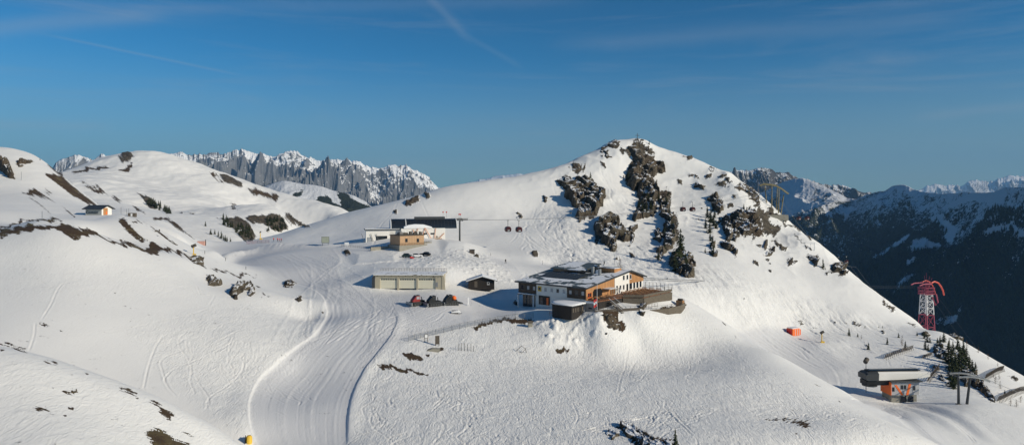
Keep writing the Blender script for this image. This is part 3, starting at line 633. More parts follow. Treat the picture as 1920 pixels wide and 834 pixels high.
# ------------------------------------------------------------------ cliffs and boulders as bodies of their own
cliffm = cliff_material()
def cliff(poly, h, name, label, cat, up=2.2, y0=0, y1=1400, group=None, soft=4.0, jag=1.15, wob=9.0):
    poly = np.asarray(poly, float); x0, q0 = poly.min(0)-6; x1, q1 = poly.max(0)+6
    c0 = max(0, int(((x0-CX)/F-U0)/(gu[1]-gu[0]))); c1 = min(NC-1, int(((x1-CX)/F-U0)/(gu[1]-gu[0]))+1)
    pys = HZ-F*Z[:, c0:c1+1]/GY[:, c0:c1+1]
    ok = (pys >= q0) & (pys <= q1) & (GY[:, c0:c1+1] >= y0) & (GY[:, c0:c1+1] <= y1)
    rows = np.where(ok.any(1))[0]
    if len(rows) == 0: print('no rows', name); return None
    k = .00105*(1 if gu[1]-gu[0] < .0015 else 1.0)/up*2
    lu = np.arange(gu[c0], gu[c1], k); ll = np.arange(gl[rows[0]], gl[rows[-1]], k*1.5)
    u, l = np.meshgrid(lu, ll); y = np.exp(l); x = u*y; z = height(x, y); px = CX+F*u; py = HZ-F*z/y
    s_ = y.mean()/F                                    # metres per photo pixel
    ox = fbm(x/(14*s_), (z+y*.4)/(14*s_), 4, seed=len(label)+1)*wob; oy = fbm(x/(14*s_)+9, (z+y*.4)/(14*s_), 4, seed=len(label)+5)*wob
    qx, qy = px+ox, py+oy
    d = polydist(qx, qy, poly); d[~inpoly(qx, qy, poly)] *= -1; d[(y < y0) | (y > y1)] = -20
    m = smooth(-1.0, soft, d)
    e = max(1.0, s_*6)
    gx = (height(x+e, y)-height(x-e, y))/(2*e); gy = (height(x, y+e)-height(x, y-e))/(2*e)
    n = np.stack([-gx, -gy, np.ones_like(gx)], -1); n[..., 2] *= .75; n /= np.linalg.norm(n, axis=-1)[..., None]
    L = h*2.2; w = z+y*.35
    qx2 = x+fbm(x/(L*.5), w/(L*.5), 3, seed=61)*L*.25; qw2 = w+fbm(x/(L*.5)+4, w/(L*.5), 3, seed=62)*L*.25; ra, rb = qx2*.85+qw2*.5, -qx2*.5+qw2*.85
    big = blocks(ra/(L*.75), rb/(L*1.3), 3); med = blocks(ra/(L*.28), rb/(L*.5), 9); fin = blocks(ra/(L*.1), rb/(L*.16), 21); rg_ = ridged(x/L, w/L, 4, seed=51)
    D = m*h*(.12+.62*big+.35*rg_)+m*jag*(med-.5)*h*.42+m*jag*(fin-.5)*h*.16
    D = D*(.28+.72*smooth(0, 55, py-265-np.abs(px-1198)*.42)) if 1060 < px.mean() < 1500 else D
    D = np.where(d < -.5, -1.2, D-.35*(1-m))
    V = np.stack([x, y, z], -1)+n*D[..., None]
    nr, nc = u.shape; Q = grid_quads(nr, nc); keep = (d.ravel()[Q] > -2.2).any(1); Q = Q[keep]
    if len(Q) == 0: print('empty', name); return None
    lab = np.full(nr*nc, -1); lab[np.unique(Q)] = np.unique(Q)      # keep the one connected body
    for _ in range(4000):
        mn = lab[Q].min(1); new = lab.copy(); np.minimum.at(new, Q.ravel(), np.repeat(mn, 4)); new = np.where(new >= 0, new[new], new)
        if (new == lab).all(): break
        lab = new
    ids, cn = np.unique(lab[Q[:, 0]], return_counts=True); Q = Q[lab[Q[:, 0]] == ids[np.argmax(cn)]]
    use, inv = np.unique(Q, return_inverse=True); V = V.reshape(-1, 3)[use]; Q = inv.reshape(Q.shape)
    o = np_mesh(name, V, Q, cliffm, smooth_shade=False)
    return props(o, label, cat, group)
_big = 0
G = 'rock outcrops on the face of the rocky peak'
CL = [
 (PK((130,280),(170,270),(215,290),(250,262),(290,275),(325,290),(345,330),(370,355),(402,370),(388,400),(385,440),(360,455),(345,480),(310,497),(275,500),(255,522),(240,490),(255,455),(225,430),(200,405),(180,395),(185,350),(170,320),(130,300)), 6, 'rock_outcrop', 'broad grey rock outcrop with slanting layers, leftmost large one on the peak'),
 (PK((205,235),(215,200),(240,181),(266,195),(270,225),(240,242)), 3.5, 'boulder', 'dark round boulder on the left shoulder of the peak, above the layered outcrop'),
 (PK((385,142),(370,138),(362,128),(370,110),(395,110),(405,92),(430,60),(450,50),(475,46),(508,55),(500,66),(472,68),(482,90),(470,112),(445,124),(415,120)), 3.2, 'rock_crag', 'jagged dark crag on the skyline just left of the summit cross'),
 (PK((400,140),(420,130),(447,150),(430,180),(410,170)), 3, 'rock_outcrop', 'small dark rock below the skyline crag left of the summit cross'),
 (PK((520,110),(560,98),(575,72),(600,64),(616,85),(625,110),(652,110),(673,142),(650,147),(620,130),(618,155),(650,160),(690,185),(702,195),(722,210),(740,250),(715,252),(690,265),(665,290),(690,330),(702,380),(680,400),(680,440),(690,460),(670,497),(640,492),(620,500),(590,485),(580,460),(590,430),(600,400),(575,380),(575,345),(545,330),(518,290),(530,250),(555,210),(590,178),(560,178),(540,150),(525,130)), 6.5, 'rock_cliff', 'tall dark cliff running down the middle of the peak from the summit cross'),
 (PK((472,192),(490,168),(510,168),(532,190),(515,202),(490,207)), 3, 'rock_outcrop', 'small triangular dark rock in the shaded hollow left of the central cliff'),
 (PK((326,552),(360,528),(385,503),(420,508),(450,498),(472,515),(482,540),(505,560),(527,590),(532,625),(502,637),(472,622),(458,640),(462,682),(435,684),(413,655),(380,637),(383,610),(358,592),(333,572)), 5.5, 'rock_outcrop', 'snow streaked rock outcrop with a narrow pointed foot, below the layered one'),
 (PK((528,550),(565,543),(572,570),(552,600),(562,640),(540,657),(533,600)), 3, 'rock_outcrop', 'thin broken rock strip just right of the outcrop with the pointed foot'),
 (PK((700,400),(725,383),(747,430),(757,460),(782,480),(787,520),(777,560),(802,590),(802,625),(777,642),(767,680),(737,692),(710,712),(695,752),(680,742),(700,680),(720,660),(725,620),(738,580),(738,520),(713,500),(710,450)), 4, 'rock_rib', 'long narrow brown rock rib falling from the central cliff towards the big spruce'),
 (PK((558,470),(590,458),(602,495),(580,522),(558,500)), 3.5, 'rock_outcrop', 'dark rock knob at the lower left foot of the central cliff'),
 (PK((668,575),(700,578),(727,610),(705,637),(673,612)), 3, 'rock_outcrop', 'small rock with a forked shape left of the long brown rib'),
 (PK((772,722),(800,700),(830,708),(887,735),(892,790),(902,815),(870,830),(820,817),(783,792),(773,760)), 5, 'rock_outcrop', 'squat dark rock at the foot of the big spruce, lowest on the face'),
 (PK((978,390),(1010,368),(1037,380),(1037,400),(1057,450),(1047,482),(1020,472),(1000,450),(988,420)), 4, 'rock_outcrop', 'upright dark rock right of the two cabins over the peak'),
 (PK((1053,500),(1080,508),(1092,540),(1120,570),(1142,600),(1137,630),(1110,622),(1100,652),(1080,622),(1063,590),(1073,560),(1053,540)), 4, 'rock_outcrop', 'slanting rock strip left of the wide olive outcrop'),
 (PK((1108,490),(1150,463),(1190,468),(1212,453),(1227,490),(1247,510),(1272,560),(1252,607),(1215,602),(1190,592),(1170,602),(1128,562),(1103,520)), 6, 'rock_outcrop', 'wide olive tinted rock outcrop below the pylon gate'),
 (PK((1238,445),(1270,438),(1292,465),(1312,470),(1332,500),(1352,540),(1388,555),(1367,577),(1362,602),(1330,602),(1298,582),(1273,550),(1258,520),(1248,480)), 5, 'rock_outcrop', 'dark rock outcrop directly below the pylon gate, right of the olive one'),
 (PK((1128,320),(1165,306),(1200,323),(1237,348),(1257,385),(1262,422),(1240,417),(1213,387),(1188,357),(1148,347)), 4, 'rock_outcrop', 'slanting slab of rock on the right skyline of the peak beside the pylon gate'),
 (PK((888,300),(920,288),(952,320),(947,347),(903,347),(903,320)), 3, 'rock_outcrop', 'small broken rock in the upper right snowfield of the peak'),
 (PK((958,240),(990,208),(1027,230),(990,247)), 3, 'rock_outcrop', 'pointed rock on the skyline halfway between summit cross and pylon gate'),
 (PK((1038,650),(1080,638),(1102,670),(1102,692),(1060,692)), 3, 'rock_outcrop', 'reddish brown rock low on the right half of the peak'),
 (PK((1093,680),(1120,678),(1140,712),(1115,722)), 3, 'boulder', 'smooth dark boulder right of the reddish brown rock'),
 (PK((983,640),(1005,618),(1012,660),(1027,700),(1015,722),(993,702)), 3, 'rock_outcrop', 'narrow snow dusted rock left of the reddish brown rock'),
 (PK((1288,700),(1320,658),(1347,665),(1312,742),(1293,732)), 3, 'rock_outcrop', 'leaning rock with a shadowed foot below the dark outcrop under the gate'),
 (PK((50,392),(62,386),(80,390),(82,412),(66,418),(54,410)), 2.6, 'boulder', 'lone grey boulder on the open snow left of the layered outcrop'),
 (PR((585,668),(600,643),(640,668),(662,700),(652,742),(610,717)), 3.5, 'boulder', 'rounded boulder near the right skyline above the cable tower valley'),
 (PR((790,732),(830,728),(880,758),(912,802),(880,817),(830,792),(788,772)), 3.5, 'rock_outcrop', 'brownish rock on the right edge of the peak, lowest on the skyline'),
 (PK((328,150),(345,140),(365,130),(370,145),(350,155)), 2.2, 'rock_outcrop', 'low rock on the skyline left of the jagged crag'),
]
for p_, h_, nm, lb in CL: cliff(p_, h_*.95, nm, lb, 'rock' if nm != 'boulder' else 'boulder', y0=225, y1=520, group=G)
G2 = 'rocks beside the piste'
cliff(Z4([(188,160),(215,130),(255,150),(258,178),(215,200),(192,185)], 920, 370, 4.571), 2.4, 'boulder', 'grey boulder with a snow cap on the open slope above the left cabin', 'boulder', y0=260, y1=430, group='boulders on the open slope')
cliff(PB((750,88),(800,98),(822,132),(790,122),(755,112)), 1.2, 'rock', 'flat broken rock on the crest of the left dome, above the upright one', 'rock', y1=260, group=G2)
cliff(PB((818,162),(835,153),(872,200),(850,210),(823,190)), 2.4, 'boulder', 'upright grey boulder with a blue shadow on the edge of the left dome', 'boulder', y1=260, group=G2)
cliff(PB((922,192),(960,183),(1002,212),(1008,252),(980,242),(970,225),(935,262),(917,242),(927,215)), 2.0, 'rock_pile', 'pile of grey rocks with snow between them beside the piste', 'rock', y1=260, group=G2)
cliff(PM((195,186),(215,183),(245,200),(205,203)), .8, 'rock', 'low snowy rock right of the rock pile', 'rock', y1=260, group=G2)
cliff(PM((238,250),(258,245),(268,258),(255,266)), .8, 'rock', 'small brown rock on the snow left of the piste edge', 'rock', y1=260, group=G2)
cliff(PA((0,165),(40,205),(70,200),(92,290),(60,282),(0,232)), 6, 'rock_crag', 'olive grey crag at the left edge of the photo', 'rock', y0=300, y1=530, wob=3)
cliff(PA((100,190),(150,160),(212,165),(190,192),(130,202)), 3, 'rock_outcrop', 'dark rock near the top of the left ridge', 'rock', y0=300, y1=600)
cliff(PA((960,590),(985,590),(1000,610),(970,618)), 1.0, 'rock', 'small rounded rock on the left crest near the yellow snow gun', 'rock', y1=320)
cliff(PA((780,585),(830,598),(875,655),(845,662),(800,620)), 1.6, 'rock_outcrop', 'olive rock on the crest below the hut with the dark roof', 'rock', y1=330)
cliff(PV((415,0),(0,0),(0,0)), 1, 'x', 'x', 'x') if False else None
G3 = 'rocks under the lodge'
LZ = lambda *p: Z4(p, 960, 540, 2.835)
cliff(LZ((478,150),(500,135),(540,140),(560,165),(590,195),(592,225),(560,222),(520,215),(500,190),(505,165)), 1.5, 'rock_outcrop', 'dark brown rock outcrop on the bank below the lodge stairs', 'rock', y1=240, group=G3)
cliff(LZ((486,232),(505,230),(510,244),(492,248)), .7, 'rock', 'small round rock just below the dark brown outcrop', 'rock', y1=240, group=G3)
cliff(LZ((672,85),(690,80),(728,82),(733,98),(705,108),(685,105)), 1.6, 'boulder', 'upper of two pointed dark boulders below the terrace', 'boulder', y1=240, group=G3)
cliff(LZ((663,115),(690,112),(712,125),(710,142),(690,138)), 1.3, 'boulder', 'lower of two pointed dark boulders below the terrace', 'boulder', y1=240, group=G3)
cliff(LZ((495,770),(515,755),(545,750),(570,780),(565,795),(530,808)), .9, 'boulder', 'flat grey boulder near the bottom edge, left of the brown rock ledge', 'boulder', y1=180, group='rocks near the bottom edge')
cliff(LZ((560,740),(600,728),(640,735),(660,755),(700,762),(720,785),(780,800),(845,815),(850,860),(700,860),(670,820),(620,790)), .8, 'rock_ledge', 'long brown rock ledge at the bottom edge beside the small spruce', 'rock', y1=180, group='rocks near the bottom edge')
cliff(PT((480,290),(520,270),(570,290),(610,330),(640,370),(640,410),(590,400),(540,370),(500,340)), 2.5, 'rock_outcrop', 'grey rock face left of the dark spruce group in the lower right', 'rock', y0=220, y1=340, group='rocks among the spruces')
cliff(PT((700,470),(760,440),(800,470),(880,500),(930,560),(900,620),(960,640),(1050,720),(1060,740),(1000,730),(940,690),(900,640),(840,600),(780,620),(740,560)), 2.2, 'rock_outcrop', 'long brown rock band below the spruce group by the twin supports', 'rock', y0=200, y1=320, group='rocks among the spruces')
cliff(PT((500,450),(545,440),(565,470),(560,505),(600,560),(640,600),(625,610),(580,570),(540,520),(500,500)), 1.5, 'rock_outcrop', 'narrow dark rock strip right of the lower lift station roof', 'rock', y0=200, y1=320, group='rocks among the spruces')
cliff(PT((640,150),(690,145),(725,170),(750,220),(700,230),(650,200)), 2.2, 'rock_outcrop', 'snow capped rock on the skyline behind the spruce group', 'rock', y0=240, y1=380, group='rocks among the spruces')
cliff(PT((1180,520),(1240,525),(1297,600),(1297,620),(1220,560)), 2.0, 'rock_outcrop', 'snow capped rock on the skyline at the right edge', 'rock', y0=200, y1=380, group='rocks among the spruces')

PY0 = HZ-F*Z/GY
for p_, h_, nm, lb in CL:
    if h_ > 3.2: mask('rock', p_, 5, 225, 520, .85, 20)
for n_, a_ in A_.items(): attr(ter, n_, a_)
# ------------------------------------------------------------------ trees
def needle_mat(name, a, b):
    m, nt, bs = mat_new(name); g = nt.nodes.new('ShaderNodeTexCoord')
    n = noise_n(nt, g.outputs['Object'], 1.6, 5, .7)
    nt.links.new(mixc(nt, n, a, b), bs.inputs['Base Color']); bs.inputs['Roughness'].default_value = .85; bs.inputs['Specular IOR Level'].default_value = .15
    return m
m_needle = needle_mat('spruce_needles', (.014, .022, .011), (.06, .07, .03)); m_bark = paint('bark', (.09, .06, .04), .95, var=.3); m_twig = needle_mat('bare_larch_twigs', (.10, .065, .04), (.22, .15, .09))
def conifer(h, r, seed, levels=20, per=9, mat=None, name='spruce_tree', low=.06):
    rg = random.Random(seed); tr = MB().tube([(0, 0, -.6), (0, 0, h*.5), (0, 0, h*.98)], [h*.022, h*.014, h*.003], 6)
    cr = MB()
    for i in range(levels):
        t = i/(levels-1); z = h*(low+(1-low-.02)*t); R_ = r*(1-t)**.8*(.75+.4*rg.random())+.05*r
        for k in range(max(4, int(per*(1-t*.5)))):
            a = rg.uniform(0, 6.283); L = R_*rg.uniform(.6, 1.15); dr = L*rg.uniform(.15, .5)
            base = Vector((0, 0, z+rg.uniform(-.02, .02)*h)); tip = Vector((math.cos(a)*L, math.sin(a)*L, base.z-dr)); sd = Vector((-math.sin(a), math.cos(a), 0))
            nseg = 3 if L > .25*r else 2
            for q in range(nseg):
                f0 = q/nseg; f1 = (q+1.25)/nseg; c = base.lerp(tip, (f0+f1)/2); w = L*.34*(1.1-f0*.7)*rg.uniform(.7, 1.2)+.02*r
                p0 = base.lerp(tip, f0); p1 = base.lerp(tip, min(1.1, f1)); up = Vector((0, 0, h*.012)); j = Vector((rg.uniform(-1, 1), rg.uniform(-1, 1), rg.uniform(-1, .4)))*.04*r
                cr.add([p0+up, c+sd*w-up*rg.uniform(1, 3)+j, p1-up, c-sd*w-up*rg.uniform(1, 3)-j], [(0, 1, 2), (0, 2, 3)])
    root = thing(name, 'spruce', 'tree'); a_ = tr.build('trunk', m_bark, root); me = bpy.data.meshes.new('crown'); me.from_pydata(cr.v, [], cr.f); me.materials.append(mat or m_needle); link(bpy.data.objects.new('crown', me), root)
    return root
def larch(h, r, seed):
    rg = random.Random(seed); tr = MB().tube([(0, 0, -.4), (rg.uniform(-.1, .1)*h, 0, h*.5), (0, 0, h)], [h*.02, h*.012, h*.003], 5); cr = MB()
    for i in range(60):
        t = rg.uniform(.1, 1); a = rg.uniform(0, 6.283); L = r*(1.05-t)**.7*rg.uniform(.5, 1.1); b = Vector((0, 0, h*t)); tip = b+Vector((math.cos(a)*L, math.sin(a)*L, L*rg.uniform(-.2, .5)))
        cr.tube([b, tip], [h*.006, h*.002], 3)
        for q in range(4):
            s0 = b.lerp(tip, rg.uniform(.3, .95)); cr.tube([s0, s0+Vector((rg.uniform(-1, 1), rg.uniform(-1, 1), rg.uniform(-.6, .6)))*L*.3], [h*.004, h*.0015], 3)
    root = thing('bare_larch', 'larch', 'tree'); tr.build('trunk', m_bark, root); cr.build('crown', m_twig, root); return root
PROT = [[conifer(10, 2.2, 1), 0], [conifer(10, 1.8, 2, 22, 8), 0], [conifer(10, 2.7, 3, 16, 9, name='spruce_tree'), 0], [conifer(10, 3.6, 4, 9, 10, low=.02, name='dwarf_pine'), 0]]
LAR = [[larch(10, 3.2, 5), 0], [larch(10, 3.8, 6), 0]]
tree_ct = 0
def tree(px, py, hpx, label, group=None, kind=None, wide=1.0, **kw):
    global tree_ct
    hpx = hpx*(1.3 if 1100 < px < 1460 and py < 520 else 1.0); p = hit(px, py, **kw); h = hpx/F*p.y
    pr = (LAR if kind == 'larch' else PROT)[{'larch': tree_ct % 2, None: tree_ct % 3, 'pine': 3}[kind]]; tree_ct += 1
    o = place_copy(pr[0], pr[1], p-Vector((0, 0, .15)), rng.uniform(0, 6), (h/10*wide, h/10*wide, h/10), label, group); pr[1] = 1; return o
g1 = 'spruces scattered over the rocky peak'
K1 = lambda x, y: PK((x, y))[0]
tree(*K1(822, 775), 58, 'largest spruce on the peak, standing over the squat dark rock', wide=1.5) if False else tree(*K1(822, 770), 54, 'largest spruce on the peak, standing over the squat dark rock', g1, wide=1.45, ymin=225)
tree(*K1(850, 790), 26, 'short bushy spruce tucked against the right foot of the largest spruce', g1, wide=1.5, ymin=225); tree(*K1(790, 800), 24, 'short bushy spruce tucked against the left foot of the largest spruce', g1, wide=1.5, ymin=225)
for x, y, h in ((745,445,17),(762,500,18),(758,545,16),(778,580,18),(785,620,18),(752,650,16),(735,690,14),(698,735,14),(733,600,14),(770,540,15),(740,420,14)): tree(*K1(x, y), h, 'dark spruce growing on the long brown rock rib of the peak', 'spruces on the brown rock rib', wide=1.35, ymin=225)
for x, y, h in ((532,300,16),(548,330,14),(590,445,16),(610,478,18),(630,490,20),(655,470,20),(640,420,18),(665,440,16),(620,400,14),(580,350,12),(700,410,15)): tree(*K1(x, y), h, 'dark spruce clinging to the lower part of the central cliff', 'spruces on the central cliff', wide=1.3, ymin=225)
for x, y, h in ((972,500,18),(990,525,20),(1005,545,18),(962,560,16),(985,585,18),(1020,560,14),(1012,500,14)): tree(*K1(x, y), h, 'spruce in the loose group between the largest spruce and the olive outcrop', 'spruces right of the gully', wide=1.3, ymin=225)
for x, y, h in ((998,665,16),(1005,710,16),(988,630,14)): tree(*K1(x, y), h, 'spruce beside the narrow snow dusted rock on the lower peak', 'spruces by the snow dusted rock', wide=1.2, ymin=225)
tree(*K1(960, 695), 8, 'tiny spruce alone in the shaded gully of the peak', g1, ymin=225); tree(*K1(647, 92), 7, 'tiny spruce on the skyline right of the summit cross', g1, ymin=225)
tree(*K1(293, 272), 8, 'left of two tiny spruces on top of the layered outcrop', g1, ymin=225); tree(*K1(319, 280), 10, 'right of two tiny spruces on top of the layered outcrop', g1, ymin=225); tree(*K1(278, 248), 6, 'tiny spruce beside the dark round boulder on the left shoulder', g1, ymin=225)
for x, y, h in ((1175,450,8),(1205,470,10),(1240,500,12),(1250,545,14),(1225,590,12),(1192,470,9)): tree(*K1(x, y), h, 'low spruce on the right side of the olive outcrop', 'spruces on the olive outcrop', wide=1.4, ymin=225)
tree(*K1(752, 375), 10, 'small spruce right of the foot of the upper central cliff', g1, ymin=225)
R1_ = lambda x, y: PR((x, y))[0]
tree(*R1_(672, 702), 9, 'small spruce touching the rounded boulder near the right skyline', g1, ymin=225); tree(*R1_(716, 752), 18, 'slim spruce right of the rounded boulder near the right skyline', g1, ymin=225)
for x, y in ((750,815),(765,790),(735,770)): tree(*R1_(x, y), 6, 'tiny bush below the slim spruce near the right skyline', 'tiny bushes near the right skyline', 'pine', ymin=225)
V1 = lambda x, y: PV((x, y))[0]
g2 = 'small trees on the valley slope'
for x, y, h, k, lb in ((858,232,17,None,'bushy spruce with a long shadow on the snow right of the yellow snow lance'),(905,238,8,None,'small spruce right of the bushy one with the long shadow'),(965,308,15,None,'leaning spruce standing alone above the lower lift station'),
   (1068,280,15,None,'dark spruce left of the brown larch on the slope'),(1130,242,10,None,'compact round spruce near the skyline above the brown larch'),(1168,308,18,None,'narrow spruce at the upper end of the avalanche fence'),(1150,290,22,'larch','bare brown larch beside the narrow spruce at the avalanche fence'),
   (1022,188,6,'pine','left of two tiny pines near the upper edge of the valley slope'),(1042,190,6,'pine','right of two tiny pines near the upper edge of the valley slope'),(945,190,6,'pine','tiny pine right of the scattered stones at the slope edge'),(1045,208,5,'pine','tiny pine just below the pair at the upper edge'),
   (1232,232,9,None,'small round spruce left of the dense spruce group'),(925,250,9,'larch','thin bare shrub right of the small spruce'),(1715,560,12,None,'small dark spruce above the lower right avalanche fence'),(1742,545,7,None,'tiny spruce right of the one above the lower right fence')):
    tree(*V1(x, y), h, lb, g2, k, 1.15 if k is None else 1, ymin=190, ymax=420)
T1 = lambda x, y: PT((x, y))[0]
for x, y, h in ((430,205,14),(455,235,16),(480,240,12),(440,300,20),(465,310,14),(420,180,8),(570,262,20),(600,235,20),(545,245,12),(580,300,12)): tree(*T1(x, y), h, 'spruce in the short row on the crest left of the tall dark group', 'spruces on the crest', wide=1.25, ymin=200, ymax=380)
for x, y, h in ((640,420,55),(665,470,58),(700,520,62),(735,500,66),(765,480,60),(790,470,52),(820,500,44),(850,520,38),(690,640,46),(665,620,42),(650,560,46),(705,600,44),(875,480,22),(740,420,48),(680,350,38),(720,300,34),(770,350,40),(645,300,30),(800,400,36),(755,560,34)):
    tree(*T1(x, y), h*.78, 'tall dark spruce in the dense group left above the twin support', 'dense spruce group', wide=1.1, ymin=200, ymax=380)
for x, y, h in ((800,290,16),(900,330,14),(985,385,12),(1070,450,10)): tree(*T1(x, y), h, 'brown bare bush along the right skyline', 'brown bushes on the right skyline', 'larch', ymin=220, ymax=420)
for x, y, h in ((1050,600,16),(1090,640,16),(1030,540,14),(1080,560,12)): tree(*T1(x, y), h, 'bare brown larch scrub right of the long rock band', 'larch scrub right of the rock band', 'larch', 1.2, ymin=190, ymax=420)
for x, y, h in ((930,690,14),(960,720,12),(1180,790,14),(1230,800,16),(1270,760,14),(900,640,12),(1010,760,9)): tree(*T1(x, y), h, 'bare brown larch scrub low on the right edge slope', 'larch scrub on the right edge', 'larch', 1.3, ymin=180, ymax=420)
for x, y, h in ((500,490,12),(520,540,16),(620,480,12)): tree(*T1(x, y), h, 'brown scrub right of the lower lift station roof', 'scrub by the station roof', 'larch', 1.2, ymin=200, ymax=320)
p = hit(1266, 846, ymax=150); o = place_copy(PROT[1][0], 1, p-Vector((0, 0, .2)), 1.0, (.42, .42, .42), 'lone small spruce at the bottom edge of the photo, right of the brown rock ledge', 'lone trees'); 
A1 = lambda x, y: PA((x, y))[0]
tree(*A1(1285, 580), 11, 'lone spruce with a blue shadow above the row behind the plateau', 'spruces behind the plateau', wide=1.2, ymin=450)
for x, y, h in ((1318,632,12),(1343,630,10),(1365,645,12),(1384,655,14),(1400,665,10),(1420,680,12),(1440,688,12),(1410,672,12)): tree(*A1(x, y), h, 'spruce in the short row behind the groomed plateau', 'spruces behind the plateau', wide=1.2, ymin=450)
for i in range(30):
    x = rng.uniform(905, 1070); y = 400+(x-905)*.55+rng.uniform(0, 35); tree(*A1(x, min(y, 502)), rng.uniform(8, 14), 'small dark spruce in the strip of wood on the flank of the middle mountain', 'spruces on the middle mountain', wide=1.3, ymin=450)
for i in range(46):
    x = rng.uniform(420, 620); y = 560+(x-420)*.5+rng.uniform(-10, 60)
    q = PC((x, y))[0]; tree(*q, rng.uniform(8, 13), 'small dark spruce on the brown crag behind the snow plateau', 'spruces on the brown crag', wide=1.3, ymin=450)
for i in range(34):
    q = PC((rng.uniform(715, 845), rng.uniform(560, 655)))[0]; tree(*q, rng.uniform(8, 12), 'small spruce in the dark wood between the plateau and the rocky peak', 'spruces in the dark wood', wide=1.5, ymin=450)
tree(*A1(250, 168), 5, 'tiny spruce on the skyline of the left ridge', 'lone trees', ymin=380)
p = P(1162, 503, 214); tb = LAR[0][0]; o = place_copy(LAR[0][0], 1, (p[0], p[1], p[2]-2.5), 0, (.55, .55, .62), 'bare larch rising behind the lodge roof', 'lone trees')
# ------------------------------------------------------------------ distant mountains
def PF(*pts): return Z4(pts, 1300, 250, 2.781)
def range_mesh(name, prof, Yr, Yf, zf, zb, amp, nx, ny, mat, nu=600, nl=220, power=1.0, seed=1, jag=2.0, stretch=(1, 1), env=.35, feat=1.0, fine=.25):
    prof = np.array(prof, float); x0, x1 = prof[0, 0], prof[-1, 0]
    us = (np.linspace(x0, x1, nu)-CX)/F
    pxs = CX+F*us; pyr = np.interp(pxs, prof[:, 0], prof[:, 1])
    jz = (ridged(pxs/9, pxs*0+seed, 4)-.45)*jag*2/F
    yr = Yr(us) if callable(Yr) else np.full(nu, Yr); yf = Yf(us) if callable(Yf) else np.full(nu, Yf)
    T = np.r_[np.linspace(0, 1, nl), 1+np.linspace(0, .5, 40)[1:]]
    t, u = np.meshgrid(T, us, indexing='ij')
    y = yf[None]+(yr-yf)[None]*t; x = u*y
    zr = ((HZ-pyr)/F*yr)[None]
    z = np.where(t <= 1, zf+(zr-zf)*np.clip(t, 0, 1)**power, zr+(zb-zr)*np.clip((t-1)/.5, 0, 1)**.8)
    z = z+(jz*yr)[None]*np.exp(-np.abs(1-t)*16)
    e = np.minimum(1, .06+np.abs(1-t)/env)*np.where(t < .05, t/.05, 1)
    nse = ridged(x/nx, y/ny, 6, seed=seed)-.5
    z = z+e*amp*nse+e*amp*fine*(ridged(x/nx*4.3, y/ny*4.3, 4, seed=seed+3)-.5)
    o = np_mesh(name, np.stack([x, y, z], -1).reshape(-1, 3), grid_quads(*u.shape), mat)
    props(o, kind='structure'); return o, x, y, z, t
def far_mat(name, snow_lo, rock, slope_a=.55, slope_b=.75, nsc=.004, namp=.5, snowc=(.84, .85, .87)):
    m, nt, bs = mat_new(name); g = geo_pos(nt); pos = g.outputs['Position']
    nz = nt.nodes.new('ShaderNodeSeparateXYZ'); nt.links.new(g.outputs['True Normal'], nz.inputs[0])
    n = noise_n(nt, pos, nsc, 10, .68, .4)
    v = mth(nt, 'ADD', nz.outputs['Z'], mth(nt, 'MULTIPLY', mth(nt, 'SUBTRACT', n, .5), namp))
    f = sstep(nt, v, slope_a, slope_b)
    r2 = noise_n(nt, pos, nsc*6, 8, .7); rc = mixc(nt, r2, tuple(c*.55 for c in rock), tuple(c*1.4 for c in rock))
    nt.links.new(mixc(nt, f, rc, snowc), bs.inputs['Base Color'])
    bs.inputs['Roughness'].default_value = .9; bs.inputs['Specular IOR Level'].default_value = .1
    b = N(nt, 'ShaderNodeBump', Strength=.7, Distance=.06/nsc); nt.links.new(noise_n(nt, pos, nsc*4, 10, .7), b.inputs['Height']); nt.links.new(b.outputs[0], bs.inputs['Normal'])
    return m
def forest_mat():
    m, nt, bs = mat_new('forested_mountain'); g = geo_pos(nt); pos = g.outputs['Position']
    sp = nt.nodes.new('ShaderNodeSeparateXYZ'); nt.links.new(pos, sp.inputs[0])
    n1 = noise_n(nt, pos, .0035, 9, .7, .6); n2 = noise_n(nt, pos, .022, 6, .75); n3 = noise_n(nt, pos, .09, 3, .8)
    alt = mth(nt, 'MULTIPLY', mth(nt, 'ADD', sp.outputs['Z'], 330), 1/420)      # treeline
    v = mth(nt, 'ADD', mth(nt, 'MULTIPLY', alt, .40), mth(nt, 'MULTIPLY', n1, .95))
    v = mth(nt, 'ADD', v, mth(nt, 'MULTIPLY', mth(nt, 'SUBTRACT', n2, .5), .5)); v = mth(nt, 'ADD', v, mth(nt, 'MULTIPLY', mth(nt, 'SUBTRACT', n3, .5), .8))
    v = mth(nt, 'ADD', v, mth(nt, 'MULTIPLY', sc_attr(nt, 'meadow'), .34))
    f = sstep(nt, v, .68, .80)
    tree = mixc(nt, n3, (.012, .016, .012), (.04, .048, .035))
    nt.links.new(mixc(nt, f, tree, (.62, .64, .68)), bs.inputs['Base Color']); bs.inputs['Roughness'].default_value = .95; bs.inputs['Specular IOR Level'].default_value = .1
    b = N(nt, 'ShaderNodeBump', Strength=.8, Distance=6); nt.links.new(n3, b.inputs['Height']); nt.links.new(b.outputs[0], bs.inputs['Normal'])
    return m
lime = far_mat('limestone_wall', 0, (.17, .175, .185), .42, .57, .003, .9)
dark = far_mat('snowy_rock_far', 0, (.07, .065, .06), .66, .80, .006, .8)
wood = forest_mat()
def fmask(o, x, y, z, polys, soft=3, name='meadow'):
    px = CX+F*x/y+fbm(x/150, y/150, 5, gain=.6)*14; py = HZ-F*z/y+fbm(x/150+5, y/150, 5, gain=.6)*10; m = np.zeros(px.shape)
    for p in polys:
        d = polydist(px, py, p); d[~inpoly(px, py, np.array(p))] *= -1; m = np.maximum(m, smooth(-soft, soft, d))
    attr(o, name, m)
